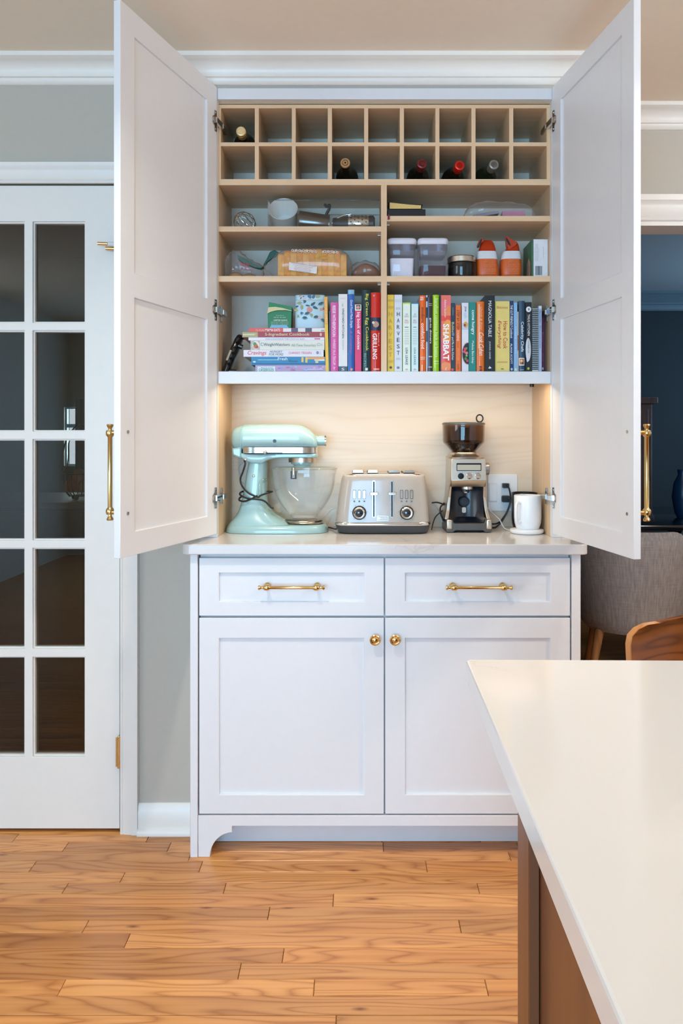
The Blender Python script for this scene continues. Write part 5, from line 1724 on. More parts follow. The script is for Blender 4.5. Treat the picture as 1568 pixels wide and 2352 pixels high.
book(851.4, 873.6, 671.5, '#d42c22', 'red glossy book with white capitals beside the middle upright', [(B, 851.6, 873.4, 729, 759, '#2b3550'), (E, 863, 745, 7, 7, '#b58d74'), (E, 857, 741, 3, 3, '#e3d6c0'), (T, 'GRILLING', 855.5, 865.5, 766, 825, '#ffffff', 'd', 0.012), (T, 'Essentials of', 868, 871, 765, 795, '#f3c2ba', 'd'), (T, 'W', 856, 861, 677, 682, '#f6d9d2', 'h'), (B, 858, 871, 846, 850, '#f0b4a6')], round_=0.006, gloss=True)
# right of the middle upright
book(889.2, 904.6, 677, '#eec72f', 'yellow book with spaced upright letters, first right of the middle upright', [(B, 890, 903.5, 689, 690.2, '#b07c1c'), (B, 890, 903.5, 692, 693, '#c79628'), (B, 891, 903, 703, 709, '#dba92a'), (T, 'HARVEST', 892.5, 900.5, 714, 822, '#c98e26', 's'), (B, 892, 902, 827, 833, '#d8aa2c'), (E, 897, 844, 3, 3, '#4a3a14')])
book(905.2, 923.2, 677, '#dcdfe8', 'white book with spaced black letters beside the yellow one', [(B, 907, 921.5, 689, 690.2, '#b9bcc6'), (B, 907, 921.5, 692.5, 693.4, '#b9bcc6'), (B, 909, 919.5, 706, 711, '#c3c6cf'), (T, 'HARVEST', 911, 917.5, 714, 818, '#272a33', 's', 0.004), (B, 909.5, 918.5, 822, 826, '#c3c6cf'), (E, 914, 844.5, 3.4, 3, '#7c7f8a')])
def leake(x0, x1, edge, body, tone, label):
    d = [(B, x0 + 1, x1 - 1, 698, 853.5, body), (T, '100\nDAYS', x0 + 4.5, x1 - 4.5, 720, 729, '#8f8f8b', 'h'), (T, 'REAL\nFOOD', x0 + 4.5, x1 - 4.5, 734, 743, '#c9787a', 'h'), (B, x0 + 5, x1 - 5, 751, 752.5, tone)]
    d += [(B, x0 + 4, x1 - 4, 757 + 4 * k, 758 + 4 * k, '#b7bdb9') for k in range(9)]
    d += [(T, 'LISA LEAKE', x0 + 6.5, x1 - 6.5, 799, 838, tone, 'd', 0.006), (E, (x0 + x1) / 2, 848.5, 3, 1.6, '#d9a9a9')]
    return book(x0, x1, 695, edge, label, d)
leake(924.2, 942.6, '#b7e02a', '#e9efe6', '#4f555a', 'white spined book with lime green edges')
leake(943.6, 961, '#1d7f9c', '#d8ebe9', '#2f8794', 'pale aqua spined book with teal top edge')
book(963.5, 977.5, 678.5, '#f26a1e', 'bright orange book with white and dark lower-case title', [(T, 'ina', 965, 975, 682, 690, '#ffffff', 'd'), (T, 'modern', 967, 974, 706, 740, '#33241c', 'd', 0.006), (T, 'comfort food', 967, 974.5, 743, 801, '#ffffff', 'd', 0.006), (B, 965, 976, 820, 821.5, '#ffe0c8'), (B, 965, 976, 824, 825.5, '#ffe0c8'), (B, 968, 970, 838, 852, '#ffe0c8')], round_=0.004, gloss=True)
book(978, 981.6, 678, '#c9cdd2', 'thin pale booklet squeezed between orange and brown books', [(B, 978, 981.5, 683, 692, '#2a2a2e'), (B, 978, 981.5, 706, 730, '#2a2a2e'), (B, 978, 981.5, 760, 785, '#4a5a68')], pages=False)
book(982, 993, 678, '#3d2e2b', 'dark brown book with white lower-case title', [(B, 982.3, 984.3, 683, 845, '#5b86b8'), (T, 'go-to dinners', 985.5, 991, 730, 789, '#f0ece6', 'd', 0.006), (B, 984, 992, 697, 698, '#cfc7c0'), (B, 984, 992, 701, 702, '#cfc7c0'), (B, 984, 992, 818, 820, '#cfc7c0'), (B, 984, 992, 842, 844, '#cfc7c0')], round_=0.003, gloss=True)
book(993.6, 1008.6, 677, '#9fd11f', 'lime green book with pale lower-case title', [(T, 'barefoot contessa back to basics', 999, 1006, 686, 820, '#e8f7b8', 'd'), (B, 997, 999, 680, 845, '#d7f07e'), (B, 996, 1007, 829, 830.5, '#e8f7b8'), (B, 996, 1007, 835, 836, '#e8f7b8')], round_=0.005, gloss=True)
book(1010, 1012.2, 678, '#39424a', 'very thin dark booklet left of the coral book', [], pages=False)
book(1012.6, 1035, 678, '#ee7264', 'coral book with large white capitals', [(B, 1012.8, 1034.8, 692, 712, '#ef6f7e'), (B, 1024, 1034.8, 702, 727, '#f08a50'), (B, 1012.8, 1034.8, 725, 737, '#e84a3c'), (E, 1028, 760, 12, 26, '#f5a044'), (E, 1017, 806, 8, 22, '#ef6a78'), (E, 1029, 820, 9, 14, '#e8503c'), (E, 1024, 842, 13, 10, '#f2935a'), (T, 'Adeena Sussman', 1020, 1025, 688, 729, '#fff2ee', 'd', 0.0, 0.25), (T, 'SHABBAT', 1017, 1031, 744, 828, '#fff8f2', 'd', 0.03), (T, '/', 1022, 1025.5, 844, 850, '#ffffff', 'h')])
book(1035.4, 1045.4, 696, '#24384c', 'narrow navy book with white lettering after the coral book', [(T, 'COOKING', 1038.5, 1041, 706, 724, '#9fb1c0', 'd'), (T, 'Bubbe', 1037, 1042.5, 740, 764, '#d9cf9e', 'd'), (E, 1040, 768, 3, 4, '#5f86a8'), (T, 'and Me in the Kitchen', 1036.8, 1042, 774, 827, '#e8e4d4', 'd', 0.0, 0.2), (E, 1038.5, 849, 3, 3, '#e35b48')])
book(1046, 1058, 701, '#f0711f', 'short orange book with dark capitals on its upper half', [(T, 'STEP BY STEP', 1048.5, 1055, 712, 757, '#6e2f10', 'd', 0.006), (T, 'COOKING', 1049, 1054, 759, 783, '#ffe9d2', 'd', 0.008), (B, 1050.5, 1051.3, 786, 798, '#c25614'), (T, 'simple family recipes', 1048, 1056, 800, 828, '#f6a164', 'd'), (T, 'GUIDE', 1049.5, 1054, 836, 849, '#7c3814', 'd')])
book(1060, 1075.6, 695.5, '#e6e4ea', 'white book with a bowl of salad pictured on its spine', [(T, 'jew', 1065, 1072, 704, 716, '#39508a', 'd'), (T, 'ish', 1065, 1072, 718, 731, '#9fc9e0', 'd'), (B, 1060.5, 1075.4, 742, 757, '#c4d2e6'), (E, 1069, 746, 5, 7, '#e3a256'), (E, 1067, 747, 2.6, 3, '#8a4a24'), (E, 1073, 812, 13, 26, '#d8a9b0'), (E, 1074, 812, 12.5, 24.5, '#1f2228'), (E, 1068, 802, 3, 4, '#e0455a'), (E, 1065.5, 808, 3, 3, '#e25b6a'), (E, 1071, 811, 3.4, 3.4, '#ef7a86'), (E, 1071, 817, 2.4, 2.6, '#8fbf4a'), (E, 1069, 824, 3, 3.6, '#4f8a3c'), (E, 1073, 829, 3, 3, '#d8404e'), (E, 1071, 800, 2, 2.4, '#6a9a4a')])
book(1076.2, 1092.6, 694, '#1f8a80', 'teal book with rounded white title', [(T, 'come hungry', 1081, 1090, 712, 769, '#f2faf6', 'd', 0.014), (T, 'Melissa Ben-Ishay', 1081.5, 1088, 783, 835, '#e9f4ef', 'd', 0.008)])
book(1094, 1112.6, 692.5, '#f4792e', 'orange book with white script title beside the tall black book', [(B, 1098, 1101.5, 698, 800, '#f9b48a'), (T, 'Quick & Easy', 1101, 1107, 705, 758, '#f9c49c', 'd', 0.0, 0.3), (T, 'Cook Cuban', 1100, 1110, 764, 817, '#fff2e6', 'd', 0.004, 0.35), (B, 1100, 1106, 841, 844, '#4a2c1c'), (B, 1100, 1106, 845, 848.5, '#d23a24'), (B, 1100, 1106, 849, 852, '#4a2c1c')], round_=0.004, gloss=True)
book(1113.2, 1136, 678.5, '#14181e', 'tall black book with spaced white capitals', [(T, 'MAGNOLIA TABLE', 1121, 1128.5, 691, 774, '#e9ebee', 'd', 0.004), (T, 'JOANNA GAINES', 1121.5, 1126.5, 784, 825, '#dfe2e6', 'd'), (T, '4', 1121, 1128, 841, 847, '#ffffff', 'd', 0.02)], Y=2.484)
book(1136.6, 1170, 692, '#ead27a', 'thick pale yellow book with red script title', [(B, 1136.8, 1140, 693, 853, '#d9d060'), (T, 'Bittman', 1141, 1165.5, 703, 709, '#c7824a', 'h'), (T, 'How to Cook', 1155, 1165, 738, 801, '#c8341c', 'd', 0.002), (T, 'Everything', 1141, 1151, 736, 801, '#c8341c', 'd', 0.002, 0.3), (B, 1142, 1165, 830.5, 831.5, '#d98a5a'), (B, 1140, 1165, 832.5, 833.2, '#d98a5a'), (B, 1150, 1156, 846, 849, '#a08a4a')])
book(1170.4, 1179, 691, '#163a66', 'navy book with white capitals after the thick yellow book', [(T, 'THE GUT-FRIENDLY Cookbook', 1171.5, 1177, 701, 777, '#eef2f6', 'd', 0.004, 0.2), (T, 'ALANA SCOTT', 1171.8, 1176, 789, 836, '#eef2f6', 'd', 0.006), (E, 1174.5, 848, 2.6, 3, '#b8c4d2')])
book(1179.4, 1187.8, 695, '#8cb8e0', 'slim sky blue book', [(T, 'healthy recipes', 1182.5, 1185.5, 750, 812, '#e9f3fb', 'd'), (B, 1181, 1186.5, 846, 852, '#d6e2c8')])
book(1188.1, 1190.4, 716, '#d9c9b8', 'very thin beige booklet right of the sky blue book', [(B, 1188.2, 1190.3, 770, 805, '#b0623a')], pages=False)
book(1190.8, 1205.6, 691, '#26445c', 'slate blue book with large white title and small square picture', [(T, 'Celebrity Chefs', 1194.5, 1202.5, 739, 808, '#eef2f4', 'd', 0.008), (B, 1191.5, 1204, 822, 839.5, '#ece6dc'), (B, 1193, 1202.8, 824, 837.5, '#b0642e'), (E, 1197, 829, 3, 3, '#e8c89a'), (E, 1200, 834, 2.5, 2.5, '#7c3818'), (B, 1194, 1203, 848.5, 850, '#9fb0bc')], round_=0.003)
book(1206, 1220.8, 694, '#17181d', 'black book with white brush stroke on its lower half', [(E, 1213.5, 710.5, 6, 6.5, '#e9e9ea'), (E, 1214, 710.5, 1.2, 3, '#3a3a3e'), (T, 'THUG KITCHEN', 1211, 1216.5, 722, 771, '#f2f2f2', 'd', 0.006), (E, 1212.5, 803, 6.2, 27, '#dcdbe0'), (E, 1211, 824, 2.4, 8, '#dcdbe0'), (T, 'COOKBOOK', 1211.5, 1215, 779, 812, '#6a6a70', 'd'), (E, 1212.8, 846.5, 2.6, 3, '#a9c63a')])
o = book(1221.8, 1236, 709, '#e8e4de', 'white comb-bound recipe book near the cabinet side', [], pages=True)
comb = MB()
for k in range(33):
    z = PZ(712 + k * 4.25, 2.484)
    comb.box(PX(1221.6, 2.486), PX(1235, 2.486), 2.4815, 2.4878, z - 0.0011, z + 0.0016, paint('comb_plastic', '#2c2a2c', 0.4))
comb.build('comb_binding', o, smooth=False, kind='stuff')
book(1236.4, 1243.6, 702.5, '#b4c3dd', 'slim pale blue paperback behind the hinge', [(T, 'family favourites', 1238, 1242, 712, 800, '#5d76a6', 'd', 0, 0.3), (B, 1236.6, 1243.4, 703, 709, '#dfe6f0')])
book(1241.5, 1250.2, 714, '#7c2150', 'burgundy book at the far right end of the row', [(T, 'Bites', 1244, 1248, 763, 785, '#b06a8c', 'd'), (T, 'BAKING', 1245, 1247.5, 812, 830, '#a7638a', 'd'), (B, 1244, 1248, 844, 849.5, '#eadfe6'), (E, 1246, 718, 2.6, 2, '#d59ab8')], Y=2.54)

# stack of lying books
def lying(x0, x1, z0, ytop, col, label, deco, Y=2.492, depth=0.17, top_px=None, rot=0.0):
    a, b = PX(x0, Y), PX(x1, Y)
    z1 = PZ(ytop, Y)
    m = cv(col)
    w = 0.0014
    mb = MB()
    poly = [(Y + depth, z0), (Y, z0), (Y, z1), (Y + depth, z1), (Y + depth, z1 - w), (Y + w, z1 - w), (Y + w, z0 + w), (Y + depth, z0 + w)]
    mb.prism(poly, a, b, 'X', m)
    o = mb.build('cookbook', label=label, cat='book', group='cookbooks lying in a stack')
    MB().box(a + 0.003, b - 0.003, Y + w + 0.0005, Y + depth - 0.003, z0 + w, z1 - w, PAPER).build('page_block', o, smooth=False)
    bands, letters = MB(), MB()
    n = 0
    for dd in deco:
        n += 1
        yy = Y - 0.0003 - 0.00012 * n
        if dd[0] == 'b':
            _, p, q, r, s, c = dd
            r_, s_ = min(PZ(r, Y), z1 - 0.0002), max(PZ(s, Y), z0 + 0.0002)
            flat(bands, [(PX(p, Y), yy, s_), (PX(q, Y), yy, s_), (PX(q, Y), yy, r_), (PX(p, Y), yy, r_)], cv(c))
        elif dd[0] == 'e':
            _, p, q, r, s, c = dd
            flat(bands, [(PX(p + r * math.cos(2 * math.pi * i / 16), Y), yy, PZ(q + s * math.sin(2 * math.pi * i / 16), Y)) for i in range(16)], cv(c))
        else:
            _, s, p, q, r, t_, c = dd[:7]
            text(letters, s, (PX((p + q) / 2, Y), yy - 0.0001, PZ((r + t_) / 2, Y)), (1, 0, 0), (0, 0, 1), PX(q, Y) - PX(p, Y), PZ(r, Y) - PZ(t_, Y), cv(c), bold=dd[7] if len(dd) > 7 else 0, shear=dd[8] if len(dd) > 8 else 0)
    if bands.v: bands.build('cover_print', o, smooth=False, kind='stuff')
    if letters.v: letters.build('lettering', o, smooth=False)
    return z1 + 0.0003
z = ZS
rng = random.Random(5)
cas = [(B, 586.5, 747.5, 839.5, 853.4, '#b79ac4')]
for k in range(26):
    cas.append((E, rng.uniform(640, 742), rng.uniform(842, 851), rng.uniform(2.5, 5), rng.uniform(1, 2), rng.choice(['#d58aa8', '#8e9fd0', '#c06a94', '#a8b8e0', '#e0a8b8', '#7c78b8'])))
cas += [(B, 591.5, 632, 842, 853.4, '#e6ece8'), (B, 593, 630.5, 843.2, 853.4, '#cfe2de'), (T, 'CASSEROLES', 594.5, 629, 847, 853, '#2f6a6a', 0.006), (T, 'Best-Loved', 600, 625, 843.6, 846.4, '#4a7a7a'), (B, 705, 742, 848, 849.3, '#e8e0ee')]
z = lying(586, 748, z, 838.6, '#b48ab0', 'mottled lilac book at the bottom of the lying stack', cas)
z = lying(577, 746.5, z, 819.6, '#1f7cae', 'blue glossy book second from the bottom of the lying stack', [(B, 578, 746, 834, 836.8, '#175a86'), (E, 584, 831, 3.2, 1.6, '#e9f2f4'), (B, 592, 640, 825.5, 827.5, '#8cc0d6'), (B, 706, 745.5, 820.2, 825.5, '#e8a24a'), (B, 692, 697, 820.5, 832, '#ecc24a'), (B, 701, 706, 820.5, 833, '#ecc24a'), (B, 722, 745.5, 825.5, 829, '#e6ddd2'), (T, 'Fresh', 638, 660, 821, 827.5, '#f2f6f8', 0.006), (T, 'Easy', 664, 684, 827, 832.5, '#12324a'), (B, 724, 731, 826.5, 834, '#d8c8a0')])
z = lying(559, 743, z, 803.8, '#e6e3ea', 'white book with red script title in the lying stack', [(T, 'Cravings', 568.5, 612, 805.5, 817.5, '#e8483a', 0.008, 0.25), (T, 'HUNGRY\nFOR MORE', 617, 651, 805, 816.8, '#5d5a63', 0.0, 0.3), (T, 'CHRISSY TEIGEN', 662.5, 715, 808, 813.2, '#e05a62', 0.004), (E, 729, 810, 3, 3.6, '#8a88a0'), (B, 735, 735.8, 806.5, 814, '#b4b2c0')])
z = lying(575.5, 745, z, 781.8, '#e6e3d6', 'thick cream book with a food picture at its left end', [(B, 576.5, 596.5, 782.5, 803, '#b9b2a4'), (E, 587.5, 793, 8, 9.6, '#ece8e0'), (E, 587, 795, 5.5, 6, '#d8742c'), (E, 585, 790, 4, 4, '#5a8a3c'), (E, 590, 797, 3.5, 3.5, '#a8461c'), (T, 'C', 598.5, 604, 787, 795, '#5a7f90'), (T, 'WeightWatchers', 605, 665, 788, 796.8, '#3d4254', 0.002), (T, 'All-Time Favorites', 669, 725, 790, 796, '#7c9a80'), (E, 732, 791.5, 4.5, 3.2, '#9aa79a'), (E, 732, 791.5, 3.5, 2.2, '#dfe2d8'), (B, 738.5, 739.3, 789, 795, '#8a9080')])
z = lying(570.5, 745, z, 774.9, '#e9e6ee', 'thin white book in the middle of the lying stack', [(T, 'FABULOUS FOOD THE COSTCO WAY', 610, 700, 777, 780.6, '#8a96b0'), (B, 722, 735, 776.8, 779.6, '#d85a86')])
z = lying(556, 748, z, 762.6, '#a32a2e', 'dark red book second from the top of the lying stack', [(B, 556.5, 592, 762.9, 774.6, '#b0a868'), (B, 558, 584, 767.5, 770, '#d9d8b8'), (T, 'Good Taste', 568, 588, 765.5, 768.6, '#e9e8cc'), (T, '5-Ingredient Cookbook', 608.5, 710.5, 764.6, 773.2, '#f2dcb0', 0.004), (E, 736.5, 768.5, 2.6, 4, '#d9b4a8')])
zst = z
z = lying(571.5, 748, z, 753.4, '#e05448', 'thin red and white book on top of the lying stack', [(B, 650, 747.5, 753.8, 762.4, '#e9e3e0'), (B, 668.5, 684, 753.8, 762.4, '#5a4a66'), (B, 701, 716, 753.8, 762.4, '#4a4a5e'), (T, 'MAMA EATS', 609, 643, 755.3, 761.2, '#fff4f0', 0.012), (T, 'The Mindful', 587, 607, 756, 761, '#f6c4bc', 0.0, 0.2), (B, 737, 745, 757.5, 761.5, '#a8a2ac')])

# ------------------------------------------------------------------ tea box and floral tin on the stack
GREEN = paint('tea_green', '#0f7a3c', 0.35, var=0.03)
GOLD = paint('tea_gold', '#d8cf96', 0.35, var=0.04)
Yx = 2.515
tea = thing('tea_box', (PX(643, Yx), Yx + 0.03, z), 'green tea carton with open lid on the lying books', 'box')
def q(px, py, Y=Yx): return (PX(px, Y), Y, PZ(py, Y))
mb = MB()
fr_ = [(615.5, 753.4), (614.5, 720), (622, 715.5), (640, 712.5), (669.5, 714), (668.5, 753.4)]
pts = [(PX(a, Yx), max(PZ(b, Yx), z)) for a, b in fr_]
mb.prism(pts, Yx, Yx + 0.055, 'Y', GREEN)
mb.build('carton', tea, bevel=0.0008, segs=1)
mb = MB()
Yl = Yx - 0.006
fl = [(613, 720), (616.5, 705), (640, 704), (669, 708), (670, 714.5), (655, 712.2), (635, 712.5), (622, 716)]
mb.prism([(PX(a, Yl), PZ(b, Yl)) for a, b in fl], Yl, Yl + 0.004, 'Y', GOLD)
up = [(616.5, 705.5), (617.5, 693.8), (669.8, 704.5), (669.6, 713.5), (650, 707.5), (632, 704.5)]
mb.prism([(PX(a, Yl), PZ(b, Yl)) for a, b in up], Yl - 0.001, Yl + 0.06, 'Y', GREEN)
mb.build('lid_flap', tea)
mb = MB()
flat(mb, [q(619, 753.2, Yx - 0.0004), q(663, 753.2, Yx - 0.0004), q(658, 746.5, Yx - 0.0004), q(623, 746.5, Yx - 0.0004)], paint('tea_blue', '#7fc4e0', 0.4))
mb.build('blue_panel', tea, smooth=False)
mb = MB()
TW = paint('tea_white', '#e6f0e6', 0.5)
text(mb, '* * * * *', q(643, 725, Yx - 0.0005), (1, 0, 0), (0, 0, 1), PX(651, Yx) - PX(634, Yx), 0.004, TW, bold=0.02)
text(mb, 'with Dr. Oz rated', q(642, 728.8, Yx - 0.0005), (1, 0, 0), (0, 0, 1), 0.038, 0.0034, TW)
text(mb, 'LIMITED BLEND', q(644, 735.6, Yx - 0.0005), (1, 0, 0), (0, 0, 1), 0.044, 0.005, TW, bold=0.01)
for k in range(3):
    text(mb, 'steep and enjoy a soothing cup of tea', q(642, 739.6 + 2.7 * k, Yx - 0.0005), (1, 0, 0), (0, 0, 1), 0.056, 0.0026, TW)
mb.build('lettering', tea, smooth=False)

TIN = paint('tin_blue', '#b6d4de', 0.3, var=0.02)
Yi = 2.512
tin = thing('floral_tin', (PX(712, Yi), Yi + 0.045, z), 'pale blue tin painted with peaches and leaves on the lying books', 'tin')
mb = MB()
xa, xb = PX(677, Yi), PX(746.5, Yi)
secs = []
for zz, g in ((z + 0.0002, 0.0006), (z + 0.002, 0), (PZ(689.5, Yi), 0)):
    secs.append([(x, y, zz) for x, y in rrect(xa + g, xb - g, Yi + g, Yi + 0.095 - g, 0.009, 4)])
mb.loft(secs, TIN); mb.build('tin_body', tin)
mb = MB()
secs = []
for zz, g in ((PZ(689.2, Yi), 0.0), (PZ(688, Yi), -0.0006), (PZ(678, Yi), 0.0004), (PZ(676, Yi), 0.004), (PZ(675.5, Yi), 0.010)):
    secs.append([(x, y, zz) for x, y in rrect(xa + g, xb - g, Yi + g, Yi + 0.095 - g, 0.009, 4)])
mb.loft(secs, TIN); lidt = mb.build('tin_lid', tin)
PALE = {'g': paint('leaf_dark', '#3e5f68', 0.5), 'y': paint('leaf_olive', '#a8a878', 0.5), 'b': paint('leaf_blue', '#4a7390', 0.5), 'p': paint('peach', '#e09a92', 0.5), 'k': paint('pink_flower', '#e3b8c0', 0.5), 'o': paint('yellow_bloom', '#c4b45c', 0.5), 'r': paint('berry', '#b0554e', 0.5)}
def leaf(mb, cx, cy, ln, wd, ang, m, Yp, lay):
    a = math.radians(ang)
    pts = []
    for i in range(12):
        t_ = 2 * math.pi * i / 12
        u, v = ln / 2 * math.cos(t_), wd / 2 * math.sin(t_) * (1 - 0.35 * math.cos(t_))
        pts.append((PX(cx + u * math.cos(a) - v * math.sin(a), Yp), Yp - 0.0006 - lay * 0.0001, PZ(cy - u * math.sin(a) - v * math.cos(a), Yp)))
    flat(mb, pts, PALE[m])
LE = [(711, 712, 14, 14, 0, 'p'), (719, 698, 13, 6, 38, 'g'), (724, 707, 13, 6, -25, 'g'), (707, 702, 11, 3.5, -8, 'g'), (737.5, 711, 7, 7, 0, 'p'), (745, 709, 4, 6, 0, 'r'), (680, 712, 5, 10, 80, 'o'), (682, 704, 8, 4, 20, 'g')]
for cx, cy, base, n_, m in ((704, 716, -60, 5, 'g'), (700, 726, -80, 5, 'g'), (725, 724, -70, 5, 'g'), (719, 722, -140, 4, 'y'), (697, 706, 190, 5, 'y'), (687, 692, -70, 5, 'y'), (735, 694, -50, 6, 'g'), (704, 692, -160, 3, 'g'), (744, 732, -110, 5, 'g'), (690, 716, -40, 3, 'b'), (733, 724, -60, 4, 'k'), (684, 722, -70, 2, 'y')):
    for i in range(n_):
        a = base + (i - n_ / 2) * 24
        LE.append((cx + 5 * math.cos(math.radians(a)), cy - 5 * math.sin(math.radians(a)), 8, 2.4, a, m))
mb = MB()
for i, (cx, cy, ln, wd, a, m) in enumerate(LE):
    leaf(mb, min(cx, 743), cy, ln, wd, a, m, Yi, i % 5)
mb.build('painted_flowers', tin, smooth=False, kind='stuff')
mb = MB()
for cx, cy, ln, wd, a, m in ((711, 681, 11, 8, -60, 'b'), (720, 681, 11, 7, 60, 'b'), (730, 681, 11, 7, 0, 'y'), (690, 679, 8, 3, 30, 'y'), (691, 684.5, 6, 3, 60, 'r'), (699, 685.5, 10, 3, 10, 'k'), (712, 687.2, 10, 2, 0, 'p'), (697, 681, 5, 2, 20, 'g')):
    leaf(mb, cx, cy, ln, wd, a, m, Yi, 1)
mb.build('lid_flowers', lidt, smooth=False, kind='stuff')

# black folded stand leaning on the cabinet side
SHINY = paint('shiny_black', '#14161a', 0.14, var=0.02, coat=0.5)
Yp = 2.53
stand = thing('folding_stand', (PX(530, Yp), Yp, ZS), 'shiny black plastic stand leaning on the cabinet side by the lying books', 'stand')
A, Bv = Vector((PX(516, Yp), Yp, ZS + 0.004)), Vector((PX(549, Yp), Yp + 0.02, PZ(766, Yp)))
dv = (Bv - A).normalized(); nv_ = Vector((dv.z, 0, -dv.x))
mb = MB()
sec = []
for f, w_, t_ in ((0, 0.012, 0.02), (0.03, 0.017, 0.028), (0.3, 0.020, 0.032), (0.6, 0.021, 0.034), (0.85, 0.019, 0.032), (0.96, 0.014, 0.026), (1.0, 0.007, 0.016)):
    c = A + (Bv - A) * f
    sec.append([c + nv_ * u + Vector((0, v, 0)) for u, v in sellipse(0, 0.02, w_ * 0.62, t_, 3.2, 18)])
mb.loft(sec, SHINY); mb.build('arm', stand)
mb = MB()
for f in (0.22, 0.36, 0.5, 0.64, 0.78):
    c = A + (Bv - A) * f + nv_ * 0.004 + Vector((0, -0.013, 0))
    mb.lathe([(0.0035, 0.004), (0.0045, -0.001), (0.0035, -0.002), (0.0005, 0.001)], c, DARKMETAL, axis='Y', n=12)
mb.build('rivets', stand, kind='stuff')
mb = MB(); c = A + (Bv - A) * 0.42 - nv_ * 0.006 + Vector((0, -0.014, 0))
bar(mb, c - dv * 0.018, c + dv * 0.018, 0.002, 0.006, paint('pale_strip', '#b7aa98', 0.4)); mb.build('strip', stand)
mb = MB()
mb.cyl(A + (Bv - A) * 0.72 + nv_ * 0.010 + Vector((0, -0.006, 0)), A + (Bv - A) * 0.72 + nv_ * 0.024 + Vector((0, -0.006, 0)), 0.008, SHINY)
mb.sphere(A + (Bv - A) * 0.97 + nv_ * 0.012 + Vector((0, 0.006, 0)), 0.009, SHINY, n=10)
mb.build('joint', stand)
mb = MB()
sec = []
for f, w_ in ((0, 0.010), (0.5, 0.012), (1, 0.008)):
    c = Vector((PX(522, Yp), Yp + 0.02, ZS + 0.0085)) + Vector((0.028, 0.0, -0.001)) * f
    sec.append([c + Vector((0, u, v)) for u, v in sellipse(0, 0, 0.016, 0.007, 3, 14)])
mb.loft(sec, SHINY); mb.build('foot', stand)

# ------------------------------------------------------------------ shelf with mixer attachments
ZA = uz(520) + 0.0004
Yw_ = 2.545
wk = thing('wire_whisk', (PX(560, Yw_), Yw_, ZA), 'wire whisk attachment lying left of the clear bin', 'whisk')
mb = MB()
wc = Vector((PX(559, Yw_), Yw_ + 0.02, ZA + 0.0355))
ax = Vector((-0.55, -0.72, 0.42)).normalized()
e1 = ax.orthogonal().normalized(); e2 = ax.cross(e1)
for k in range(6):
    a = math.pi * k / 6
    dr_ = e1 * math.cos(a) + e2 * math.sin(a)
    pts = []
    for i in range(13):
        t_ = math.pi * i / 12
        pts.append(wc + dr_ * (0.034 * math.cos(t_)) + ax * (0.040 * math.sin(t_) - 0.004))
    mb.tube(pts, 0.0011, CHROME, n=6, smooth=2)
    base_ = wc - ax * 0.040
    for s in (-1, 1):
        mb.tube([wc + dr_ * (0.034 * s) - ax * 0.004, wc + dr_ * (0.026 * s) - ax * 0.026, base_ + dr_ * (0.008 * s)], 0.0011, CHROME, n=6, smooth=3)
mb.build('wires', wk)
mb = MB().cyl(wc - ax * 0.036, wc - ax * 0.058, 0.010, STEEL, 0.008)
mb.build('whisk_hub', wk)

ACR = clear('clear_acrylic', '#fafcfc', 0.02, edge=0.3, ior=1.4)
bin_ = thing('storage_bin', (PX(744, 2.56), 2.57, ZA), 'clear acrylic bin full of mixer attachments on the upper left shelf', 'bin')
xa, xb, ya, yb2 = PX(614.5, 2.495), PX(871.5, 2.495), 2.495, 2.665
zt_ = PZ(459, 2.495)
mb = MB()
mb.box(xa, xb, ya, ya + 0.0025, ZA, zt_, ACR)
mb.box(xa, xa + 0.0025, ya + 0.0025, yb2, ZA, zt_, ACR)
mb.box(xb - 0.0025, xb, ya + 0.0025, yb2, ZA, zt_, ACR)
mb.box(xa, xb, yb2, yb2 + 0.0025, ZA, zt_, ACR)
mb.box(xa + 0.0025, xb - 0.0025, ya + 0.0025, yb2, ZA, ZA + 0.0025, ACR)
mb.build('bin_walls', bin_, smooth=False)
mb = MB()
mb.tube([(xa, ya + 0.001, zt_), (xb, ya + 0.001, zt_), (xb, yb2, zt_), (xa, yb2, zt_)], 0.0022, clear('acrylic_rim', '#d9dcde', 0.03, edge=0.4, ior=1.5), n=8, closed=True, smooth=0)
mb.build('bin_rim', bin_)
# white cup tipped towards the front
cup_a = Vector((PX(650.5, 2.555), 2.545, PZ(481, 2.555)))
cax = Vector((0.02, 0.86, -0.50)).normalized()
mb = MB()
e1 = Vector((1, 0, 0)); e1 = (e1 - cax * e1.dot(cax)).normalized(); e2 = cax.cross(e1)
pr = [(0.0465, 0), (0.0475, 0.002), (0.0460, 0.006), (0.040, 0.072), (0.0005, 0.072), (0.0005, 0.066), (0.036, 0.066), (0.0435, 0.004), (0.0465, 0)]
mb.loft([[cup_a + cax * h + (e1 * math.cos(2 * math.pi * i / 36) + e2 * math.sin(2 * math.pi * i / 36)) * r for i in range(36)] for r, h in pr], paint('milky_plastic', '#efece8', 0.4), cap=False)
mb.build('plastic_cup', label='white plastic cup tipped forward in the clear bin', cat='cup')
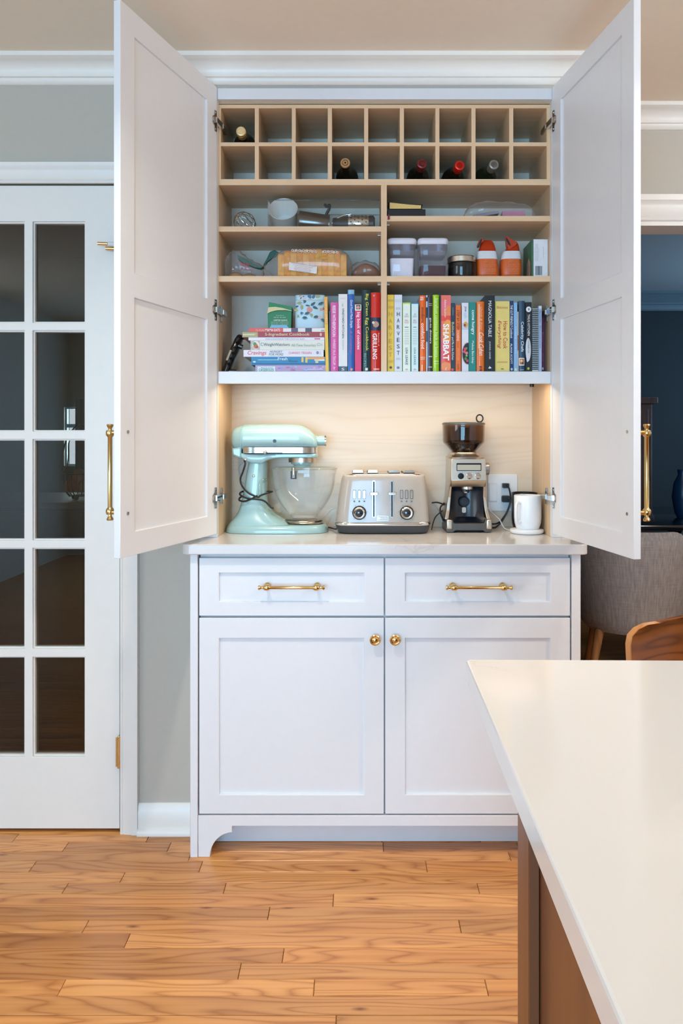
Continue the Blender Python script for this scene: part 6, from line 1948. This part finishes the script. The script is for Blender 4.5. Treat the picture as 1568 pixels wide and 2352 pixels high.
# grey slicing cone
mb = MB()
ca, cb_ = Vector((PX(686, 2.57), 2.56, ZA + 0.0375)), Vector((PX(755, 2.57), 2.57, ZA + 0.0305))
SLATE = paint('dark_steel', '#6b6560', 0.18, 1.0, var=0.03)
dd = (cb_ - ca).normalized(); e1 = dd.orthogonal().normalized(); e2 = dd.cross(e1); L = (cb_ - ca).length
mb.loft([[ca + dd * (h * L) + (e1 * math.cos(2 * math.pi * i / 30) + e2 * math.sin(2 * math.pi * i / 30)) * r for i in range(30)] for r, h in ((0.0005, 0), (0.0335, 0), (0.0345, 0.02), (0.030, 0.95), (0.0315, 0.97), (0.0315, 1.0), (0.0005, 1.0))], SLATE)
mb.build('slicer_cone', label='grey steel slicing cone lying in the clear bin', cat='attachment', group='attachments in the bin')
# grater drum with black holders
gd = thing('grater_drum', (PX(815, 2.56), 2.56, ZA + 0.0026), 'chrome grater drum with black ends in the clear bin', 'attachment', 'attachments in the bin')
yg, zg = 2.563, ZA + 0.0026 + 0.0275
xa, xb = PX(799, yg), PX(847, yg)
mb = MB().lathe([(0.026, xa), (0.0275, xa + 0.002), (0.0265, xb - 0.002), (0.0255, xb)], (0, yg, zg), CHROME, axis='X', n=36)
drum = mb.build('drum', gd)
mb = MB()
for k in range(12):
    for j in range(5):
        a = 2 * math.pi * k / 12 + (0.26 if j % 2 else 0)
        x = xa + (xb - xa) * (0.14 + 0.18 * j)
        c = Vector((x, yg + 0.0272 * math.cos(a), zg + 0.0272 * math.sin(a)))
        n_ = Vector((0, math.cos(a), math.sin(a)))
        mb.cyl(c - n_ * 0.001, c + n_ * 0.0009, 0.0021, BLACK, n=8)
mb.build('grater_holes', drum, kind='stuff')
MB().lathe([(0.0272, xb), (0.0272, xb + 0.014), (0.02, xb + 0.019), (0.0005, xb + 0.019)], (0, yg, zg), BLACK, axis='X', n=30).build('end_cap', gd)
MB().lathe([(0.0005, xa - 0.050), (0.018, xa - 0.050), (0.020, xa - 0.046), (0.021, xa - 0.028), (0.026, xa - 0.010), (0.0272, xa)], (0, yg, zg), BLACK, axis='X', n=30).build('holder', gd)
mb = MB().tube([(PX(762, 2.56), 2.555, ZA + 0.03), (PX(775, 2.56), 2.553, ZA + 0.046), (PX(790, 2.56), 2.553, ZA + 0.056), (PX(806, 2.56), 2.553, ZA + 0.0595)], 0.0035, CHROME, n=10)
mb.build('drum_handle', gd)
mb = MB().tube([(PX(745, 2.60), 2.60, PZ(469, 2.60)), (PX(750, 2.60), 2.60, PZ(474, 2.60)), (PX(757, 2.60), 2.60, PZ(471, 2.60)), (PX(755, 2.60), 2.605, PZ(480, 2.60)), (PX(748, 2.60), 2.61, PZ(495, 2.60)), (PX(742, 2.60), 2.62, ZA + 0.009)], 0.005, DARKMETAL, n=8)
mb.build('dough_hook', label='dark dough hook behind the slicing cone in the clear bin', cat='attachment', group='attachments in the bin')

# ------------------------------------------------------------------ upper right shelf: boxes, notebook, bag
ZB = uz(496) + 0.0004
Yq = 2.490
mb = MB().box(PX(890, Yq), PX(977, Yq), Yq, Yq + 0.16, ZB, PZ(480.5, Yq), paint('black_box', '#15161b', 0.3, var=0.03))
mb.build('flat_box', label='flat black box under the gilt-edged notebook', cat='box', bevel=0.0012)
nbk = thing('notebook', (PX(930, Yq), Yq + 0.06, PZ(480.2, Yq)), 'black notebook with gilt page edges on the flat black box', 'notebook')
GILT = paint('gilt_pages', '#e2be72', 0.4, 0.2, var=0.12, nscale=300)
zb_ = PZ(480.3, Yq) + 0.0006
mb = MB()
pg = [(PX(895, Yq), zb_ + 0.0015), (PX(966.5, Yq), zb_ + 0.0015), (PX(967, Yq), zb_ + 0.0125), (PX(940, Yq), zb_ + 0.0150), (PX(915, Yq), zb_ + 0.0185), (PX(894.5, Yq), zb_ + 0.0215)]
mb.prism(pg, Yq + 0.004, Yq + 0.13, 'Y', GILT)
mb.build('pages', nbk)
mb = MB()
BC = paint('notebook_cover', '#1b1712', 0.5, var=0.04)
mb.prism([(PX(892, Yq), zb_), (PX(970, Yq), zb_), (PX(970, Yq), zb_ + 0.0014), (PX(892, Yq), zb_ + 0.0014)], Yq + 0.002, Yq + 0.133, 'Y', BC)
mb.build('lower_cover', nbk)
mb = MB()
mb.prism([(PX(892, Yq), zb_ + 0.0218), (PX(915, Yq), zb_ + 0.0188), (PX(940, Yq), zb_ + 0.0153), (PX(969, Yq), zb_ + 0.0128), (PX(970.5, Yq), zb_ + 0.0145), (PX(940, Yq), zb_ + 0.0170), (PX(915, Yq), zb_ + 0.0204), (PX(892, Yq), zb_ + 0.0234)], Yq + 0.002, Yq + 0.133, 'Y', BC)
mb.build('upper_cover', nbk)
mb = MB()
mb.prism([(PX(889.6, 2.473), PZ(504.5, 2.473)), (PX(894.5, 2.473), PZ(504, 2.473)), (PX(894.5, 2.473), PZ(493.5, 2.473)), (PX(890, 2.473), PZ(493.5, 2.473))], 2.4705, 2.4745, 'Y', paint('red_ribbon', '#7c1420', 0.6))
mb.build('ribbon', label='dark red ribbon end hanging over the shelf edge by the middle upright', cat='ribbon')

FILM = clear('plastic_film', '#fbfbfc', 0.08, edge=0.55, ior=1.36, haze=0.035)
def film_bag(name, rows_, label, cat, Yc, m=None, k=20, crinkle=0.0025, seed=1):
    """crinkled clear bag; rows: (px, ybottom px, ytop px, half depth)"""
    r_ = random.Random(seed)
    t_ = thing(name, (PX((rows_[0][0] + rows_[-1][0]) / 2, Yc), Yc, min(PZ(r[1], Yc) for r in rows_)), label, cat)
    mb = MB()
    secs = []
    for x, b_, t2, w_ in interp(rows_, 3):
        zc, hz = (PZ(b_, Yc) + PZ(t2, Yc)) / 2, max(0.0005, (PZ(t2, Yc) - PZ(b_, Yc)) / 2)
        ring = []
        for (y, z_) in sellipse(Yc, zc, w_, hz, 2.6, k):
            j = crinkle * r_.uniform(-1, 1)
            zz = z_ + (j if z_ > PZ(b_, Yc) + 0.004 else abs(j) * 0.2)
            ring.append((PX(x, Yc) + crinkle * r_.uniform(-0.5, 0.5), y + crinkle * r_.uniform(-1, 1), zz))
        secs.append(ring)
    mb.loft(secs, m or FILM)
    mb.build('bag_film', t_)
    return t_
PINK = paint('pink_carton', '#c27f96', 0.5, var=0.05)
Yv = 2.535
zb0 = ZB
bb = lambda Y: VY - (zb0 - CH) * F / Y
pb = film_bag('plastic_bag', [(1061, bb(Yv) - 2, bb(Yv) - 6, 0.010), (1072, bb(Yv) - 1, 482, 0.035), (1090, bb(Yv) - 1, 470, 0.050), (1120, bb(Yv) - 1, 467, 0.055), (1160, bb(Yv) - 1, 468, 0.052), (1195, bb(Yv) - 1, 472, 0.045), (1215, bb(Yv) - 1, 478, 0.03), (1226, bb(Yv) - 1.5, 488, 0.012)], 'clear plastic bag of small packets on the upper right shelf', 'bag', Yv, seed=4)
mb = MB(); mb.M = Matrix.Translation((PX(1176, Yv), Yv - 0.01, ZB)) @ Matrix.Rotation(math.radians(-4), 4, 'Z')
mb.box(-0.035, 0.036, -0.015, 0.03, 0.003, 0.026, PINK)
mb.build('packet', label='pink packet inside the clear plastic bag', cat='packet', bevel=0.001, group='packets in the plastic bag')
mb = MB(); mb.M = Matrix.Translation((PX(1115, Yv), Yv - 0.005, ZB + 0.012)) @ Matrix.Rotation(math.radians(-9), 4, 'Y')
mb.box(-0.040, 0.040, -0.015, 0.02, 0.0, 0.010, paint('grey_packet', '#8d8792', 0.4, var=0.06))
mb.build('packet', label='grey foil packet inside the clear plastic bag', cat='packet', bevel=0.001, group='packets in the plastic bag')
mb = MB(); mb.box(PX(1082, Yv), PX(1150, Yv), Yv - 0.02, Yv + 0.02, ZB + 0.0008, ZB + 0.0055, BLACK)
mb.build('packet', label='thin black packet at the bottom of the clear plastic bag', cat='packet', bevel=0.0008, group='packets in the plastic bag')

# ------------------------------------------------------------------ bread shelf
ZD = uz(634) + 0.0004
def pyb(Y): return VY - (ZD - CH) * F / Y
CRUST = paint('bread_crust', '#e8a052', 0.7, var=0.16, nscale=45, bump=0.3)
CRUMB = paint('bread_side', '#edb065', 0.8, var=0.12, nscale=70, bump=0.3)
Yl_ = 2.545
loaf = thing('bread_loaf', (PX(718, Yl_), Yl_, ZD), 'sliced golden loaf in the labelled clear bag on the left shelf', 'bread')
n_s = 11
xs0, xs1 = PX(641, Yl_), PX(796, Yl_)
rr = random.Random(2)
for k in range(n_s):
    a, b_ = xs0 + (xs1 - xs0) * k / n_s, xs0 + (xs1 - xs0) * (k + 1) / n_s
    u = (k + 0.5) / n_s
    h_ = (PZ(577, Yl_) - ZD) * (0.86 + 0.14 * math.sin(math.pi * u) ** 0.6) + rr.uniform(-0.001, 0.001)
    w_ = 0.048 * (0.9 + 0.1 * math.sin(math.pi * u) ** 0.5)
    if k in (0, n_s - 1): h_ *= 0.93
    prof = []
    for i in range(18):
        t_ = 2 * math.pi * i / 18
        c, s = math.cos(t_), math.sin(t_)
        e_ = 0.42 if s > 0 else 0.25
        prof.append((Yl_ + w_ * math.copysign(abs(c) ** e_, c), ZD + 0.001 + h_ / 2 + (h_ / 2 - 0.0005) * math.copysign(abs(s) ** e_, s)))
    mb = MB()
    cy_, cz_ = Yl_, ZD + h_ / 2
    secs = []
    for x, q_ in ((a + 0.0001, 0.985), (a + 0.0015, 1.0), (b_ - 0.0015, 1.0), (b_ - 0.0001, 0.985)):
        secs.append([(x, cy_ + (y - cy_) * q_, cz_ + (z_ - cz_) * q_) for y, z_ in prof])
    mb.loft(secs, CRUST if k % 2 else CRUMB)
    mb.build('slice', loaf)
bag = film_bag('bread_bag', [(606, 619, 611, 0.006), (618, 626, 604, 0.014), (632, pyb(2.545) - 0.5, 589, 0.042), (650, pyb(2.545) - 0.3, 578, 0.053), (690, pyb(2.545) - 0.3, 572, 0.055), (740, pyb(2.545) - 0.3, 571, 0.055), (780, pyb(2.545) - 0.3, 574, 0.054), (800, pyb(2.545) - 0.4, 588, 0.046), (809, pyb(2.545) - 2, 606, 0.02)], 'clear printed bag around the sliced loaf, knotted at the left', 'bag', Yl_, seed=8, crinkle=0.0022)
Yp_ = Yl_ - 0.0575
mb = MB()
lab = [(664, 602), (728, 612), (727, 629), (663, 620)]
mb.loft([[(PX(a, Yp_), Yp_ + o_, PZ(b_, Yp_)) for a, b_ in lab] for o_ in (0, 0.0006)], paint('label_paper', '#ece6e2', 0.6))
lb = mb.build('bag_label', bag, smooth=False)
mb = MB()
rt = Vector((64, 0, -10)).normalized(); upv = Vector((10, 0, 64)).normalized()
for k, (s, c) in enumerate((('Fresh baked bread keep in a cool dry place', '#3a3a9a'), ('enriched wheat flour water yeast salt', '#c0392b'), ('best enjoyed within five days', '#c0392b'), ('ingredients no added sugar', '#c0392b'), ('We accept food stamps', '#3a3a9a'))):
    c0 = (PX(696 - 0.3 * k, Yp_), Yp_ - 0.0005, PZ(608.2 + 3.7 * k, Yp_))
    text(mb, s, c0, rt, upv, (0.076, 0.062, 0.05, 0.055, 0.05)[k], 0.0030, paint('label_ink_' + c[1:], c, 0.6))
mb.build('lettering', lb, smooth=False)
mb = MB()
PR = {c: paint('bag_print_' + c[1:], c, 0.4) for c in ('#d8a021', '#c8321e', '#1e1e1e', '#f2ede4', '#3a6a3a')}
r_ = random.Random(11)
Yq_ = Yl_ - 0.056
for k in range(20):      # wheat motif
    cx, cy = 740 + r_.uniform(-16, 16), 590 + r_.uniform(-5, 6)
    pts = [(PX(cx + 3.6 * math.cos(t_) , Yq_), Yq_ - 0.0002 * (k % 4), PZ(cy + 1.3 * math.sin(t_) + 1.0 * math.cos(t_), Yq_)) for t_ in [2 * math.pi * i / 8 for i in range(8)]]
    flat(mb, pts, PR['#d8a021'])
Yq2 = Yl_ - 0.047
for k in range(26):      # dotted border along the crest
    cx = 672 + k * 4.1
    cy = 575.5 + 0.14 * k + (1.5 if k % 2 else 0)
    for rad, c, l_ in ((2.6, '#f2ede4', 0), (1.5, ('#1e1e1e', '#c8321e', '#d8a021')[k % 3], 1)):
        if 13 < k < 17: continue
        pts = [(PX(cx + rad * math.cos(t_), Yq2), Yq2 - 0.0005 - 0.0002 * l_ - 0.004, PZ(cy + rad * math.sin(t_), Yq2)) for t_ in [2 * math.pi * i / 8 for i in range(8)]]
        flat(mb, pts, PR[c])
mb.build('bag_print', bag, smooth=False, kind='stuff')
mb = MB(); mb.sphere((PX(608, Yl_), Yl_, PZ(614.5, Yl_)), 0.0035, paint('twist_tie', '#c9b06a', 0.5), n=8)
mb.cyl((PX(607, Yl_), Yl_ - 0.003, PZ(614, Yl_)), (PX(611, Yl_), Yl_ - 0.004, PZ(628, Yl_)), 0.0008, paint('twist_tie', '#c9b06a', 0.5), n=6)
mb.build('twist_tie', bag)
# clear bag with green print
gb = film_bag('bun_bag', [(518, pyb(2.555) - 6, 606, 0.01), (523, pyb(2.555) - 2, 588, 0.03), (534, pyb(2.555) - 0.5, 577, 0.042), (548, pyb(2.555) - 0.3, 578, 0.05), (562, pyb(2.555) - 0.3, 588, 0.05), (580, pyb(2.555) - 0.3, 601, 0.048), (596, pyb(2.555) - 0.5, 608, 0.035), (605, pyb(2.555) - 10, 611, 0.010)], 'crumpled clear bag with red lettering left of the loaf', 'bag', 2.55, seed=21, crinkle=0.0042)
mb = MB()
TGREEN = paint('bag_green', '#0e5a4a', 0.35, var=0.08)
Yz = 2.55 - 0.035
top_c = [(545, 585.5), (556, 590), (568, 596), (580, 604), (596, 612), (604, 612), (598, 616), (584, 613), (568, 607), (556, 602), (546, 594)]
mb.loft([[(PX(a, Yz), Yz + o_, PZ(b_, Yz)) for a, b_ in top_c] for o_ in (0, 0.03)], TGREEN)
mb.build('green_print', gb)
mb = MB()
tl = [(604, 609), (612, 594), (620, 578), (630, 574), (640, 579), (634, 588), (624, 594), (614, 602), (607, 612)]
mb.loft([[(PX(a, 2.60), 2.60 + o_, PZ(b_, 2.60)) for a, b_ in tl] for o_ in (0, 0.012)], TGREEN)
mb.build('bag_tail', gb, bevel=0.002)
mb = MB()
RED = paint('bag_red', '#a03844', 0.5)
Yz2 = 2.55 - 0.052
text(mb, 'Isabella', (PX(562, Yz2), Yz2, PZ(607, Yz2)), Vector((1, 0, -0.25)), Vector((0.25, 0, 1)), 0.030, 0.016, RED, bold=0.01)
text(mb, 'Bakery', (PX(567, Yz2), Yz2, PZ(620, Yz2)), Vector((1, 0, -0.15)), Vector((0.15, 0, 1)), 0.038, 0.011, RED, bold=0.01)
mb.build('lettering', gb, smooth=False)
BUN = paint('bun_crust', '#b98a58', 0.7, var=0.15, nscale=40)
for k, (px, h_) in enumerate(((541, 0.026), (572, 0.022))):
    mb = MB().lathe([(0.0005, 0), (0.022, 0), (0.026, h_ * 0.3), (0.022, h_ * 0.75), (0.012, h_ * 0.97), (0.0005, h_)], (PX(px, 2.56), 2.56, ZD + 0.001), BUN, n=20)
    mb.build('bread_roll', label=('bread roll at the left inside the crumpled bag', 'bread roll at the right inside the crumpled bag')[k], cat='bread', group='rolls in the crumpled bag')
# dark loaf end in its bag
mb = MB()
secs = []
for x, b_, t2, w_ in interp([(806, 632, 627, 0.008), (812, 633, 618, 0.02), (825, 633.5, 608, 0.034), (840, 633.5, 604, 0.038), (858, 633.5, 610, 0.036), (870, 633.5, 620, 0.024), (874, 632, 627, 0.010)], 3):
    zc, hz = (ZD + PZ(t2, 2.54)) / 2, (PZ(t2, 2.54) - ZD) / 2 - 0.001
    secs.append([(PX(x, 2.54), y, z_) for y, z_ in sellipse(2.55, zc, w_, hz, 2.4, 20)])
mb.loft(secs, paint('dark_crust', '#8a5a3c', 0.6, var=0.2, nscale=40, bump=0.3))
mb.build('bread_heel', label='small brown loaf end by the middle upright', cat='bread')
film_bag('heel_bag', [(800, pyb(2.55) - 2, 622, 0.015), (806, pyb(2.55) - 0.6, 612, 0.028), (822, pyb(2.55) - 0.3, 604, 0.040), (840, pyb(2.55) - 0.3, 600.5, 0.044), (860, pyb(2.55) - 0.3, 606, 0.042), (871, pyb(2.55) - 0.6, 616, 0.032), (874.5, pyb(2.55) - 2, 626, 0.012)], 'clear bag around the small brown loaf end', 'bag', 2.55, seed=31, crinkle=0.0026)

# ------------------------------------------------------------------ canisters, jar, coffee bags, carton
LIDW = paint('canister_lid', '#e4e2ec', 0.35, var=0.01)
CAN = clear('canister_plastic', '#fcfcff', 0.03, edge=0.4, ior=1.35)
def canister(x0, x1, label, content, top, Y=2.505):
    t_ = thing('canister', (PX((x0 + x1) / 2, Y), Y + 0.045, ZD), label, 'canister', 'clear canisters')
    a, b_ = PX(x0, Y), PX(x1, Y)
    D = b_ - a
    def ring(z_, g, r=0.014): return [(x, y, z_) for x, y in rrect(a + g, b_ - g, Y + g, Y + D - g, r, 5)]
    mb = MB()
    mb.loft([ring(ZD + 0.0003, 0.008), ring(ZD + 0.004, 0.005), ring(PZ(600, Y), 0.005), ring(PZ(585, Y), 0.004), ring(PZ(566, Y), 0.0015), ring(PZ(560.5, Y), 0.001)], CAN)
    mb.build('canister_body', t_)
    mb = MB()
    mb.loft([ring(PZ(560, Y), 0.002), ring(PZ(556, Y), -0.0008), ring(PZ(549, Y), 0.0), ring(PZ(546, Y), 0.003), ring(PZ(544.6, Y), 0.010)], LIDW)
    l_ = mb.build('lid', t_)
    mb = MB()
    mb.loft([ring(PZ(586.5, Y), 0.012, 0.010), ring(PZ(584, Y), 0.008, 0.012), ring(PZ(566, Y), 0.0045), ring(PZ(560.2, Y), 0.0045)], clear('lid_plug', '#f2f0f6', 0.05, edge=0.4, ior=1.35, haze=0.10))
    mb.build('lid_plug', l_)
    mb = MB()
    mb.loft([ring(ZD + 0.0028, 0.0105, 0.008), ring(PZ(top, Y), 0.0075, 0.010)], content)
    mb.build('contents', t_)
canister(889.8, 956.5, 'clear canister of white flour beside the middle upright', paint('flour', '#eeeaf0', 0.9, var=0.03), 592)
canister(959.5, 1030, 'clear canister half full of dark ground coffee', paint('ground_coffee', '#5b4346', 0.9, var=0.15, nscale=300), 609)
Yj = 2.555
jar = thing('glass_jar', (PX(1060, Yj), Yj, ZD), 'short round jar of dark beans with steel lid', 'jar')
rj = 0.0455; xj = PX(1060, Yj)
MB().lathe([(0.0005, ZD + 0.0003), (rj * 0.94, ZD + 0.0003), (rj, ZD + 0.005), (rj, PZ(606, Yj) - 0.002), (rj - 0.003, PZ(605.5, Yj)), (0.0005, PZ(605.5, Yj))], (xj, Yj, 0), clear('jar_glass', '#cfcbc8', 0.03, edge=0.1), n=40).build('jar_body', jar)
MB().lathe([(0.0005, ZD + 0.003), (rj - 0.003, ZD + 0.003), (rj - 0.003, PZ(609, Yj)), (0.0005, PZ(609, Yj))], (xj, Yj, 0), paint('dark_contents', '#2a2020', 0.6, var=0.3, nscale=160), n=36).build('contents', jar)
MB().lathe([(rj - 0.002, PZ(606, Yj)), (rj + 0.001, PZ(605.5, Yj)), (rj + 0.001, PZ(594, Yj)), (rj - 0.002, PZ(591.8, Yj)), (0.0005, PZ(591.5, Yj))], (xj, Yj, 0), STEEL, n=40).build('lid', jar)
ORB = paint('coffee_bag_orange', '#d9601c', 0.35, var=0.08, nscale=30)
ORD = paint('coffee_bag_red', '#c23a16', 0.35, var=0.06, nscale=30)
BWH = paint('coffee_bag_white', '#dfe1e6', 0.4)
def coffee_bag(pts, band, fold, label, Y=2.53, clip=None):
    """pts rows (ypx, x0, x1, half depth)"""
    t_ = thing('coffee_bag', (PX((pts[0][1] + pts[0][2]) / 2, Y), Y, ZD), label, 'bag', 'orange coffee bags')
    def sec(r):
        y_, a, b_, d = r
        z_ = max(ZD + 0.0004, PZ(y_, Y))
        return [(x, yy, z_) for x, yy in sellipse((PX(a, Y) + PX(b_, Y)) / 2, Y + 0.03, (PX(b_, Y) - PX(a, Y)) / 2, d, 4.0, 24)]
    rows_ = interp(pts, 3)
    mb = MB()
    low = [r for r in rows_ if r[0] >= band[0] - 0.01]
    mid = [r for r in rows_ if band[1] - 0.01 <= r[0] <= band[0] + 0.01]
    top = [r for r in rows_ if r[0] <= band[1] + 0.01]
    mb.loft([sec(r) for r in low], ORB); mb.build('bag_body', t_)
    mb = MB(); mb.loft([sec((r[0], r[1] - 0.3, r[2] + 0.3, r[3] + 0.0003)) for r in mid], BWH); mb.build('white_band', t_)
    mb = MB(); mb.loft([sec(r) for r in top], ORD); mb.build('bag_top', t_)
    mb = MB(); mb.loft([[(PX(x, Y), Y + o_, PZ(y_, Y)) for x, y_ in fold] for o_ in (0.012, 0.040)], ORD); mb.build('folded_top', t_, bevel=0.001, segs=1)
    if clip:
        mb = MB(); mb.loft([[(PX(x, Y), Y + o_, PZ(y_, Y)) for x, y_ in clip] for o_ in (0.010, 0.020)], BLACK); mb.build('bag_clip', t_)
    mb = MB()
    ym = [r for r in low]
    cx = (low[len(low) // 2][1] + low[len(low) // 2][2]) / 2
    for k in range(9):
        text(mb, ('whole bean coffee roasted in small', 'batches for a rich smooth cup', 'store in a cool dry place')[k % 3], (PX(cx + 3, Y), Y + 0.03 - low[len(low) // 2][3] - 0.0012, PZ(597 + 3.9 * k, Y)), (1, 0, 0), (0, 0, 1), 0.036, 0.0028, paint('bag_ink', '#f4b48a', 0.5))
    mb.build('lettering', t_, smooth=False)
yb_ = 636
coffee_bag([(yb_, 1098, 1147.5, 0.026), (628, 1096.5, 1147, 0.030), (610, 1095.8, 1146, 0.031), (594, 1096, 1144, 0.030), (585, 1097, 1143, 0.028), (575, 1098.5, 1141.5, 0.024), (572, 1101, 1140.8, 0.022), (560, 1105, 1138.5, 0.015), (552, 1109, 1135.5, 0.009), (547.5, 1112, 1131, 0.005)], (594, 575), [(1098, 560), (1101, 551), (1107, 546), (1113, 546), (1112, 552), (1104, 558), (1101, 563)],
           'orange coffee bag with rolled top, next to the round jar', clip=[(1097, 566), (1104, 549), (1108, 546), (1106, 556), (1101, 566)])
coffee_bag([(yb_, 1153, 1199, 0.026), (628, 1152, 1199.5, 0.030), (610, 1151.5, 1200, 0.031), (594, 1152.5, 1199, 0.030), (586, 1153.5, 1198.5, 0.028), (575, 1158, 1197, 0.024), (573, 1162, 1196, 0.020), (562, 1168, 1195, 0.013), (555, 1172, 1193, 0.008), (550, 1176, 1190, 0.004)], (594, 575), [(1163.5, 539), (1170, 543), (1180, 549), (1190, 555), (1186, 562), (1176, 568), (1170, 573), (1166, 560)],
           'orange coffee bag with pointed folded top, next to the white carton', clip=[(1164, 543), (1170, 552), (1174, 562), (1169, 560), (1164, 550)])
Yc_ = 2.497
ct = thing('carton', (PX(1240, Yc_), Yc_ + 0.05, ZD), 'white and green carton with barcode at the right end of the shelf', 'carton')
xa, xb = PX(1221.5, Yc_), PX(1258, Yc_)
zt2 = PZ(549.5, Yc_)
MB().box(xa, xb, Yc_, Yc_ + 0.13, ZD + 0.0003, zt2, paint('carton_white', '#e2e3e8', 0.45)).build('carton_body', ct, bevel=0.0006, segs=1)
MB().box(xa - 0.0006, xa, Yc_ + 0.0008, Yc_ + 0.129, ZD + 0.0006, zt2 - 0.0004, paint('carton_green', '#2f6e44', 0.4, var=0.15, nscale=25)).build('green_side', ct, smooth=False)
mb = MB().box(PX(1221.6, Yc_), PX(1224.6, Yc_), Yc_ - 0.0004, Yc_ - 0.0001, ZD + 0.0006, zt2 - 0.0004, paint('carton_edge', '#1f5a3a', 0.4))
mb.build('green_edge', ct, smooth=False)
mb = MB()
r_ = random.Random(9)
x = 1229.0
while x < 1245:
    w_ = r_.choice((0.5, 0.8, 1.3))
    mb.box(PX(x, Yc_), PX(x + w_, Yc_), Yc_ - 0.0004, Yc_ - 0.0001, PZ(632, Yc_), PZ(611, Yc_), BLACK)
    x += w_ + r_.choice((0.6, 0.9))
mb.build('barcode', ct, smooth=False, kind='stuff')
mb = MB()
GI = paint('carton_ink', '#9a9ca4', 0.5)
for k in range(4):
    text(mb, 'ingredients water enriched flour', (PX(1229.5 + 2.4 * k, Yc_), Yc_ - 0.0004, PZ(580, Yc_)), (0, 0, -1), (1, 0, 0), 0.055 if k < 3 else 0.03, 0.0022, GI)
text(mb, 'nutrition', (PX(1247.5, Yc_), Yc_ - 0.0004, PZ(580, Yc_)), (0, 0, -1), (1, 0, 0), 0.034, 0.0024, GI)
mb.build('lettering', ct, smooth=False)
mb = MB(); xl = xa - 0.0009
flat(mb, [(xl, Yc_ + 0.02, ZD + 0.006), (xl, Yc_ + 0.08, ZD + 0.006), (xl, Yc_ + 0.075, ZD + 0.055), (xl, Yc_ + 0.045, ZD + 0.07), (xl, Yc_ + 0.02, ZD + 0.05)], paint('carton_picture', '#b89a8a', 0.5, var=0.2))
mb.build('side_picture', ct, smooth=False)
